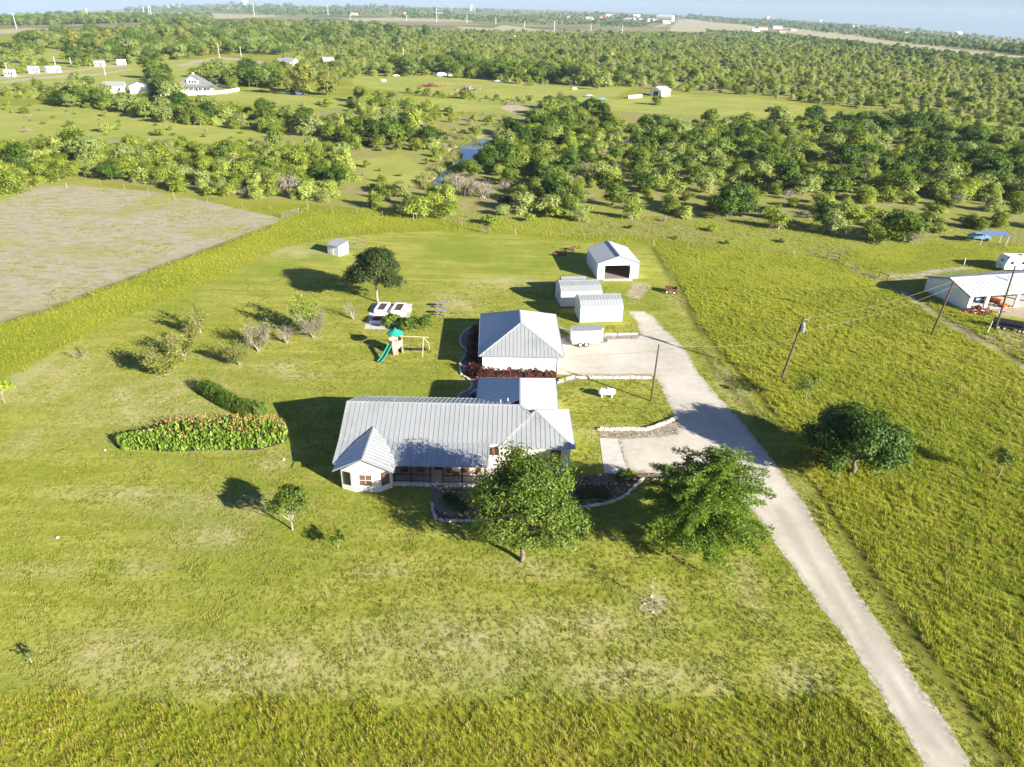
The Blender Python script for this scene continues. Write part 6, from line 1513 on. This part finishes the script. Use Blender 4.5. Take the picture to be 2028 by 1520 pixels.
band(poly((1180, 440), (1300, 435), (1500, 470), (1620, 492), (1560, 500), (1350, 480), (1200, 465)), 9.5, 500, {'l': 2, 'm': 1, 'x': .5}, .45, .8)
band(poly((960, 330), (1040, 340), (1150, 370), (1180, 440), (1060, 448), (960, 430), (1000, 400), (1000, 370)), 5.0, 900, {'m': 5, 'o': 2, 'l': 1}, .8, 1.3, CLEAR)
band(poly((760, 375), (830, 385), (900, 395), (900, 430), (800, 420), (740, 400)), 5.2, 300, {'m': 5}, .8, 1.2)
band(poly((-50, 205), (120, 212), (330, 250), (560, 270), (660, 290), (560, 296), (260, 286), (60, 292), (-50, 300)), 9.5, 1800, {'m': 2, 'l': 5, 'x': 1}, .3, .75)
band(poly((0, 176), (110, 178), (240, 198), (330, 206), (300, 214), (100, 200), (0, 196)), 6, 500, {'m': 5, 'l': 1}, .7, 1.2)
band(poly((770, 200), (880, 215), (1010, 232), (1040, 255), (900, 250), (840, 232)), 6.5, 400, {'l': 3, 'm': 3, 'x': 1}, .5, 1.0)
band(poly((805, 182), (860, 186), (960, 196), (1150, 205), (1150, 209), (960, 202), (805, 188)), 5.0, 800, {'m': 3, 'l': 3}, .5, 1.0)
band(poly((560, 205), (640, 205), (760, 185), (780, 200), (660, 240), (560, 225)), 10, 300, {'l': 3, 'm': 2, 'o': .6}, .6, 1.1)
band(poly((840, 262), (900, 258), (960, 262), (930, 285), (890, 315), (850, 340), (835, 320), (870, 290)), 4.5, 400, {'m': 4, 'l': 3, 'x': 1}, .4, .95)
band(poly((985, 262), (1050, 265), (1040, 330), (960, 345), (940, 330), (975, 300)), 4.2, 500, {'m': 5, 'o': 3, 'l': 1}, .9, 1.4)
band(poly((690, 330), (730, 318), (800, 345), (860, 350), (870, 385), (800, 380), (720, 375)), 6.5, 300, {'m': 3, 'l': 4, 'x': 1.5}, .35, .9)
band(poly((700, 205), (790, 190), (820, 210), (900, 222), (860, 250), (760, 240), (690, 232)), 5.5, 500, {'m': 4, 'l': 2, 'o': 1}, .6, 1.2)
band(poly((290, 150), (340, 145), (345, 190), (300, 192)), 7, 120, {'o': 4, 'm': 2}, 1.2, 1.9)
band(poly((400, 150), (520, 150), (540, 172), (480, 176), (420, 165)), 6.5, 260, {'o': 2, 'm': 4, 'l': 1}, 1.0, 1.8)
band(poly((0, 100), (110, 84), (150, 98), (60, 112), (0, 118)), 11, 260, {'m': 4, 'o': 2}, 1.2, 1.9)
band(poly((120, 118), (240, 100), (330, 118), (270, 128), (150, 135)), 10, 260, {'m': 3, 'o': 3}, 1.2, 1.9)
HAND = [(1105, 398, 'o', 1, 1.55), (1090, 415, 'o', 2, 1.3), (1100, 432, 'l', 0, 1.3), (1035, 420, 'm', 0, 1.5), (1060, 405, 'm', 4, 1.4), (1130, 425, 'o', 0, .8), (975, 445, 'l', 0, 1.1), (830, 432, 'm', 0, 1.35), (880, 430, 'm', 2, 1.3), (740, 412, 'm', 4, 1.35), (1440, 432, 'o', 2, 1.35), (1462, 428, 'o', 2, 1.2), (1785, 478, 'o', 0, 1.7), (1800, 470, 'm', 2, 1.3), (1250, 435, 'm', 2, 1.0), (1360, 430, 'm', 4, 1.0), (1770, 390, 'o', 1, 1.7), (1850, 330, 'o', 1, 1.8), (1870, 370, 'o', 0, 1.5), (1640, 330, 'o', 0, 1.6), (1480, 290, 'o', 1, 1.4),
        (600, 189, 'w', 0, 2.2), (648, 189, 'w', 0, 2.05), (575, 180, 'w', 0, 1.3), (155, 178, 'o', 0, 1.7), (178, 182, 'o', 1, 1.5), (40, 146, 'l', 0, 2.2), (325, 180, 'o', 1, 1.9), (430, 168, 'o', 0, 1.4), (465, 175, 'm', 3, 1.8), (70, 135, 'm', 4, 1.8), (720, 205, 'm', 3, 1.8), (716, 202, 'w', 0, 1.0), (650, 210, 'l', 0, 1.8), (90, 130, 'm', 1, 1.7), (212, 190, 'm', 1, 1.6),
        (925, 386, 'x', 0, 1.5), (955, 392, 'x', 0, 1.7), (905, 372, 'x', 0, 1.3), (1000, 378, 'x', 0, 1.0), (1800, 480, 'x', 0, 1.4), (1160, 340, 'x', 0, 1.1), (1300, 350, 'x', 0, 1.2), (818, 428, 'x', 0, .9), (1240, 415, 'x', 0, .9), (1300, 208, 'm', 1, 1.3), (1180, 178, 'w', 0, .9), (50, 225, 'm', 4, 1.0), (213, 262, 'm', 1, 1.2), (318, 270, 'l', 1, 1.4), (28, 290, 'l', 1, 1.2), (1125, 360, 'o', 2, 1.3), (780, 290, 'o', 1, 1.5), (690, 285, 'o', 1, 1.4), (850, 285, 'o', 2, 1.2), (745, 290, 'o', 2, 1.5), (45, 340, 'o', 2, 1.3), (20, 335, 'o', 1, 1.3), (1085, 260, 'o', 0, 1.7), (1065, 245, 'o', 1, 1.6), (1120, 270, 'o', 1, 1.5), (930, 352, 'o', 1, 1.1), (975, 318, 'm', 0, 1.4), (990, 300, 'm', 4, 1.3), (905, 348, 'm', 2, .9), (1000, 325, 'm', 2, 1.4), (880, 305, 'l', 1, 1.0), (868, 322, 'l', 1, .9), (1230, 300, 'x', 0, 1.3), (1245, 295, 'x', 0, 1.3)]
cand = []
for px, py, kd, vi, sc in HAND: p = spot(px, py); cand.append((p[0], p[1], kd, sc, vi, 0))
for x, y, kd, sc in B_:
    if any((x - h[0]) ** 2 + (y - h[1]) ** 2 < 9 for h in cand[:len(HAND)]): continue
    cand.append((x, y, kd, sc * (1.0 + .12 * rgp.normal()), int(rgp.integers(0, len(VAR[kd]))), 1))
def inview(x, y): return abs(x) < .74 * y + 12
cand.sort(key=lambda c: (c[5] if c[5] == 0 else (1 if inview(c[0], c[1]) else 2), hypot(c[0], c[1]) / c[3]))
rest = []
cnt = {}
for c in cand:
    x, y, kd, sc, vi, r_ = c
    lim = 290 if kd == 'm' else 130
    key = kd
    if (cnt.get(key, 0) < lim and inview(x, y)) or r_ == 0:
        cnt[key] = cnt.get(key, 0) + 1
        plant(kd, vi, (x, y), (sc * rgp.uniform(.78, 1.3), sc * rgp.uniform(.78, 1.3), sc * rgp.uniform(.72, 1.2)), rgp.uniform(0, 6.28))
    else: rest.append((x, y, kd, vi, sc))

# ------------------------------------------------------------------ instancing for what nobody could count
def scatter(name, P, rot, scl, idx, protos, kind='stuff'):
    """one object: points in world space, each carrying one of the given meshes by geometry nodes"""
    me = bpy.data.meshes.new(name); n = len(P)
    me.vertices.add(n); me.vertices.foreach_set('co', np.asarray(P, np.float32).ravel())
    a = me.attributes.new('rot', 'FLOAT_VECTOR', 'POINT'); a.data.foreach_set('vector', np.asarray(rot, np.float32).ravel())
    a = me.attributes.new('scl', 'FLOAT_VECTOR', 'POINT'); a.data.foreach_set('vector', np.asarray(scl, np.float32).ravel())
    a = me.attributes.new('idx', 'INT', 'POINT'); a.data.foreach_set('value', np.asarray(idx, np.int32))
    me.update()
    coll = bpy.data.collections.new(name + '_kinds')
    for i, meshes in enumerate(protos):
        o = bpy.data.objects.new('%s_%02d' % (name, i), meshes[0]) if len(meshes) == 1 else None
        if o is None:
            import bmesh
            b = bmesh.new(); mats = []
            for k, m_ in enumerate(meshes):
                nf = len(b.faces); b.from_mesh(m_); b.faces.ensure_lookup_table()
                for f in b.faces[nf:]: f.material_index = k
                mats.append(m_.materials[0])
            jm = bpy.data.meshes.new(name + '_kind'); b.to_mesh(jm); b.free()
            for m_ in mats: jm.materials.append(m_)
            o = bpy.data.objects.new('%s_%02d' % (name, i), jm)
        coll.objects.link(o)
    ob = tag(link(name, me), kind=kind)
    g = bpy.data.node_groups.new(name, 'GeometryNodeTree')
    g.interface.new_socket('Geometry', in_out='INPUT', socket_type='NodeSocketGeometry'); g.interface.new_socket('Geometry', in_out='OUTPUT', socket_type='NodeSocketGeometry')
    N = g.nodes; L = g.links; i_ = N.new('NodeGroupInput'); o_ = N.new('NodeGroupOutput'); ip = N.new('GeometryNodeInstanceOnPoints'); ci = N.new('GeometryNodeCollectionInfo')
    ci.inputs['Collection'].default_value = coll; ci.inputs['Separate Children'].default_value = True; ci.inputs['Reset Children'].default_value = True; ip.inputs['Pick Instance'].default_value = True
    def at(nm, ty):
        q = N.new('GeometryNodeInputNamedAttribute'); q.data_type = ty; q.inputs['Name'].default_value = nm; return q.outputs['Attribute']
    L.new(i_.outputs[0], ip.inputs['Points']); L.new(ci.outputs[0], ip.inputs['Instance']); L.new(at('idx', 'INT'), ip.inputs['Instance Index']); L.new(at('rot', 'FLOAT_VECTOR'), ip.inputs['Rotation']); L.new(at('scl', 'FLOAT_VECTOR'), ip.inputs['Scale'])
    L.new(ip.outputs[0], o_.inputs[0])
    m = ob.modifiers.new('scatter', 'NODES'); m.node_group = g
    return ob
order = [(kd, i) for kd in 'molwx' for i in range(len(VAR[kd]))]
ORD = {k: i for i, k in enumerate(order)}
def bush_scatter(name, L_, label):
    n = len(L_); P = np.array([(a[0], a[1]) for a in L_]); z = hgt(P[:, 0], P[:, 1]); s = np.array([a[4] for a in L_]) * np.exp(rgp.normal(size=n) * .22)
    o = scatter(name, np.column_stack([P, z]), np.column_stack([np.zeros((n, 2)), rgp.uniform(0, 6.28, n)]), np.column_stack([s * rgp.uniform(.9, 1.2, n), s * rgp.uniform(.9, 1.2, n), s * rgp.uniform(.85, 1.1, n)]), [ORD[(a[2], a[3])] for a in L_], [VAR[kd][i] for kd, i in order])
    tag(o, label, 'scrub'); return o
if rest: bush_scatter('creek_thicket', rest, 'remaining mesquite and oak thicket behind the creek bushes')
far_ = []
for x, y in sample(SCRUB, 6.2, 52000):
    kd = rgp.choice(['m', 'o', 'l', 'x'], p=[.78, .08, .08, .06]); far_.append((x, y, kd, int(rgp.integers(0, len(VAR[kd]))), rgp.uniform(.6, 1.25)))
bush_scatter('distant_scrub', far_, 'wide belt of green mesquite scrub reaching to the hills')
VILL = poly((30, 98), (60, 84), (130, 74), (300, 62), (400, 52), (560, 50), (740, 54), (790, 66), (860, 72), (700, 80), (620, 100), (560, 110), (470, 108), (400, 112), (330, 125), (260, 128), (190, 108), (120, 96))
vl = []
for x, y in sample(VILL, 10, 22000):
    kd = rgp.choice(['o', 'm', 'w', 'x'], p=[.72, .14, .1, .04]); vl.append((x, y, kd, int(rgp.integers(0, len(VAR[kd]))), rgp.uniform(1.5, 2.4) if kd == 'o' else rgp.uniform(1.3, 1.9)))
for pl, sp_, n_ in [(poly((380, 155), (440, 140), (540, 148), (560, 178), (470, 172), (430, 165)), 9, 300), (poly((440, 160), (520, 164), (520, 172), (450, 172)), 7, 200), (poly((700, 145), (850, 128), (1000, 130), (1150, 150), (1330, 168), (1200, 175), (1000, 160), (850, 152), (720, 152)), 9, 1500), (poly((20, 84), (120, 74), (150, 92), (60, 88)), 12, 500), (poly((-20, 128), (60, 122), (100, 132), (20, 138)), 14, 200)]:
    for x, y in sample(pl, sp_, n_): vl.append((x, y, rgp.choice(['o', 'm']), 0, rgp.uniform(1.3, 2.1)))
vl = [(a, b_, c, (int(rgp.integers(0, 2)) if c == 'o' else d), e) for a, b_, c, d, e in vl]
bush_scatter('village_trees', vl, 'dense belt of big dark trees around the village on the left')

# woodland on the hills beyond, as far clumps
fl = []
def hillwood(pts, n, smin, smax):
    for _ in range(int(n * 1.7)):
        i = rgp.integers(0, len(pts) - 1); f = rgp.random(); px = pts[i][0] + (pts[i + 1][0] - pts[i][0]) * f; y0 = pts[i][1] + (pts[i + 1][1] - pts[i][1]) * f; hw = pts[i][2] + (pts[i + 1][2] - pts[i][2]) * f
        p = spot(px, y0 + rgp.uniform(-hw, hw)); D_ = hypot(*p); fl.append((p[0], p[1], rgp.choice(['o', 'm'], p=[.8, .2]), 0, rgp.uniform(smin, smax) * .62 * max(1, D_ / 3000)))
hillwood([(-20, 45, 8), (120, 41, 9), (260, 39, 7), (420, 40, 3)], 900, 2.8, 4.4)
hillwood([(250, 21, 4), (430, 17, 6), (520, 22, 9), (640, 24, 8), (760, 22, 8), (900, 30, 5)], 850, 2.0, 3.2)
hillwood([(780, 33, 3), (900, 36, 4), (980, 40, 5), (1080, 40, 10), (1180, 40, 12), (1260, 46, 10), (1340, 36, 5)], 1100, 1.8, 2.8)
hillwood([(1360, 36, 2), (1480, 46, 5), (1560, 50, 6), (1680, 62, 9), (1800, 78, 9), (1920, 90, 9), (2060, 106, 8)], 1300, 1.8, 2.8)
hillwood([(1400, 64, 2), (1540, 72, 4), (1700, 92, 5), (1860, 112, 5), (2040, 135, 6)], 700, 1.3, 2.0)
hillwood([(700, 16, 3), (1000, 24, 3), (1400, 38, 2), (1700, 56, 4), (2028, 84, 5)], 500, 1.6, 2.4)
bush_scatter('hill_woodland', fl, 'hazy woodland on the hills along the skyline')

# reeds and tall weeds along the creek
def quick_tuft(seed, n, h, w_, wid, mat, lean=.5):
    rg = np.random.default_rng(seed); V = []
    for i in range(n):
        a = rg.uniform(0, 2 * pi); b = rg.normal(size=2) * w_ * .35; hh = h * rg.uniform(.55, 1.1); d = np.array([cos(a), sin(a)]) * hh * lean * rg.uniform(.2, 1); s = np.array([-sin(a), cos(a)]) * wid * .5
        p0 = np.array([b[0], b[1], -.02]); p1 = np.array([b[0] + d[0] * .4, b[1] + d[1] * .4, hh * .6]); p2 = np.array([b[0] + d[0], b[1] + d[1], hh])
        s3 = np.array([s[0], s[1], 0]); V += [p0 - s3, p0 + s3, p1 + s3 * .8, p1 - s3 * .8, p1 - s3 * .8, p1 + s3 * .8, p2 + s3 * .15, p2 - s3 * .15]
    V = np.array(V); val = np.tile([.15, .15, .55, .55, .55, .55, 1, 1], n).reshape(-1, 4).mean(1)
    return leafmesh('blade', V, val, M[mat])
rp_ = []
for a, b_, w_ in _c[:-1]:
    L_ = hypot(b_[0] - a[0], b_[1] - a[1])
    for i in range(int(L_ * 9)):
        f = rgp.random(); s_ = rgp.choice([-1, 1]) * (w_ + rgp.uniform(-.3, 2.4)); dx, dy = (b_[0] - a[0]) / L_, (b_[1] - a[1]) / L_; x, y = a[0] + (b_[0] - a[0]) * f - dy * s_, a[1] + (b_[1] - a[1]) * f + dx * s_
        if seg_w(np.array([x]), np.array([y]))[0] < .4: rp_.append((x, y))
rp_ = np.array(rp_); n = len(rp_)
o = scatter('creek_reeds', np.column_stack([rp_, hgt(rp_[:, 0], rp_[:, 1])]), np.column_stack([np.zeros((n, 2)), rgp.uniform(0, 6.28, n)]), np.repeat(rgp.uniform(.7, 1.4, n)[:, None], 3, 1), rgp.integers(0, 2, n), [(quick_tuft(1, 26, 1.1, .8, .06, 'reed'),), (quick_tuft(2, 26, 1.0, .9, .06, 'leaf_mesquite'),)])
tag(o, 'yellow reeds along the creek banks', 'reeds')

# ------------------------------------------------------------------ grass
def rnd_in(xr, yr, n): return np.column_stack([rgp.uniform(*xr, n), rgp.uniform(*yr, n)])
NOGRASS = [DRIVE, PAD, BED, poly((905, 640), (1010, 640), (1000, 800), (905, 800)), poly((721, 652), (790, 655), (817, 602), (738, 601))]
def keep(P, want_lawn, margin=.15):
    x, y = P[:, 0], P[:, 1]; m = (np.abs(x) < .66 * y + 18)
    l = sdf(x, y, LAWN) + rgp.normal(size=len(P)) * .5
    if not want_lawn: l = l + .5 * np.sin(x * .37 + y * .1) + .45 * np.sin(x * .93 + y * .6 + 1)
    m &= (l > margin) if want_lawn else (l < -margin)
    m &= ~inside(x, y, DIRT)
    for t_ in TRACKS[:2]: m &= seg_dist(x, y, t_) > .38
    for q in NOGRASS: m &= sdf(x, y, q) < -.12
    for b in ((-16.6, 6.3, 57.3, 76), (-4.2, 6.3, 82.8, 96.6), (14, 22.5, 120, 131), (9.4, 17, 100, 105.5), (6.6, 14.5, 106.5, 112)): m &= ~((x > b[0]) & (x < b[1]) & (y > b[2]) & (y < b[3]))
    return P[m]
def grass(name, P, protos, smin, smax, label, dfall=True):
    n = len(P); s = rgp.uniform(smin, smax, n); clump = .8 + .5 * (np.sin(P[:, 0] * .9) * np.cos(P[:, 1] * .7) * .5 + .5)
    s = s * clump
    o = scatter(name, np.column_stack([P, np.zeros(n)]), np.column_stack([rgp.normal(size=(n, 2)) * .12, rgp.uniform(0, 6.28, n)]), np.column_stack([s, s, s * rgp.uniform(.8, 1.2, n)]), rgp.integers(0, len(protos), n), protos)
    tag(o, label, 'grass'); return o
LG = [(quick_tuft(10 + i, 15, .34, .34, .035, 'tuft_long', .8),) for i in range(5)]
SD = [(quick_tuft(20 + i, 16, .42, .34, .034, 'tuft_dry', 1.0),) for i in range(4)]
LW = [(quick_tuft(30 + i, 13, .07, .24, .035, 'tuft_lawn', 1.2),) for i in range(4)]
SHEDP = [(73.0, 107.5), (107, 115), (104, 128), (90, 126), (71.5, 119)]
right = keep(rnd_in((10, 116), (18, 118), 150000), False)
right = right[~inside(right[:, 0], right[:, 1], SHEDP)]; right = right[seg_dist(right[:, 0], right[:, 1], poly((1662, 517), (1741, 554), (1800, 583), (1880, 641), (1955, 681), (2028, 726), (2120, 785))) > .8]; right = right[~((right[:, 0] > 78) & (right[:, 1] > 98))]
right = right[rgp.random(len(right)) < np.clip(1 - (right[:, 1] - 62) / 85, .36, 1)]
right = right[(right[:, 0] > 12 + (60 - right[:, 1]) * 0)]
front = right[(right[:, 1] < 34) & (right[:, 0] < 20)]
right = right[~((right[:, 1] < 34) & (right[:, 0] < 20))]
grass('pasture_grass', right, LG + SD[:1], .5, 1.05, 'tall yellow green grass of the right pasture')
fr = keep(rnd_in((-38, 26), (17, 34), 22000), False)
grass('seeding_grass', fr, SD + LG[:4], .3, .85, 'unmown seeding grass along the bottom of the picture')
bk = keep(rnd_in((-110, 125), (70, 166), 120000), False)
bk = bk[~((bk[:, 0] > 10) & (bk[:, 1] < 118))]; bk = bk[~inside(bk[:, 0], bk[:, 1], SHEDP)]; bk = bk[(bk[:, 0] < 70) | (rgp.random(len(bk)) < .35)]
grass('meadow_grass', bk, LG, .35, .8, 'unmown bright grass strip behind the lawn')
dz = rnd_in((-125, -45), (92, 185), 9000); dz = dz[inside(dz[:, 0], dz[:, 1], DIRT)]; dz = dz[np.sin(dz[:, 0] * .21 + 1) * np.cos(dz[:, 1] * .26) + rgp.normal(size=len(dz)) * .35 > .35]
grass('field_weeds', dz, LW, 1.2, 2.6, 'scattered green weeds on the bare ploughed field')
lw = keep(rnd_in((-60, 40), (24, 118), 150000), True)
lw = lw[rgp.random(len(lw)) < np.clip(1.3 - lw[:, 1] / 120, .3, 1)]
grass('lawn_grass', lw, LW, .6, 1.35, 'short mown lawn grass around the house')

# labels that repeat are told apart by their order from left to right
def unrepeat():
    from collections import defaultdict
    for rnd in range(2):
        by = defaultdict(list)
        for o in COL.objects:
            if o.parent is None and o.get('label'): by[o['label']].append(o)
        for lb, os_ in by.items():
            if len(os_) < 2: continue
            if rnd == 0 and len(os_) > 3 and not os_[0].name.startswith('distant_house'):
                for o in os_:
                    ds = sorted((hypot(o.location.x - q[0], o.location.y - q[1]), n) for n, q in LAND)
                    if len(ds) > 1 and len((lb + ' towards ' + ds[1][1]).split()) < 14: o['label'] = lb + ' towards ' + ds[1][1]
            if rnd == 1:
                os_.sort(key=lambda o: o.location.x / max(o.location.y, 1)); n = len(os_)
                W_ = {2: ['left', 'right'], 3: ['leftmost', 'middle', 'rightmost'], 4: ['leftmost', 'second from left', 'second from right', 'rightmost'], 5: ['leftmost', 'second from left', 'middle', 'second from right', 'rightmost']}.get(n)
                for i, o in enumerate(os_):
                    w_ = W_[i] if W_ else ('leftmost', 'second from left', 'third from left', 'fourth from left', 'fifth from left', 'sixth from left', 'seventh from left', 'eighth from left', 'ninth from left', 'tenth from left')[min(i, 9)]
                    o['label'] = ' '.join((w_ + ' ' + lb).split()[:16])
unrepeat()

# ------------------------------------------------------------------ air
mb = MB().box(-9700, 11300, -80, 12000, -420, 190)
hm = bpy.data.materials.new('haze_air'); hm.use_nodes = True; hn = hm.node_tree; hn.nodes.clear()
ho = hn.nodes.new('ShaderNodeOutputMaterial'); hv = hn.nodes.new('ShaderNodeVolumePrincipled'); hv.inputs['Color'].default_value = (.54, .69, .90, 1); hv.inputs['Density'].default_value = 6.5e-5; hv.inputs['Anisotropy'].default_value = 0.0
hn.links.new(hv.outputs[0], ho.inputs['Volume'])
hz_o = link('haze', mb.mesh('haze', hm)); hz_o['kind'] = 'stuff'; hm.volume_intersection_method if False else None
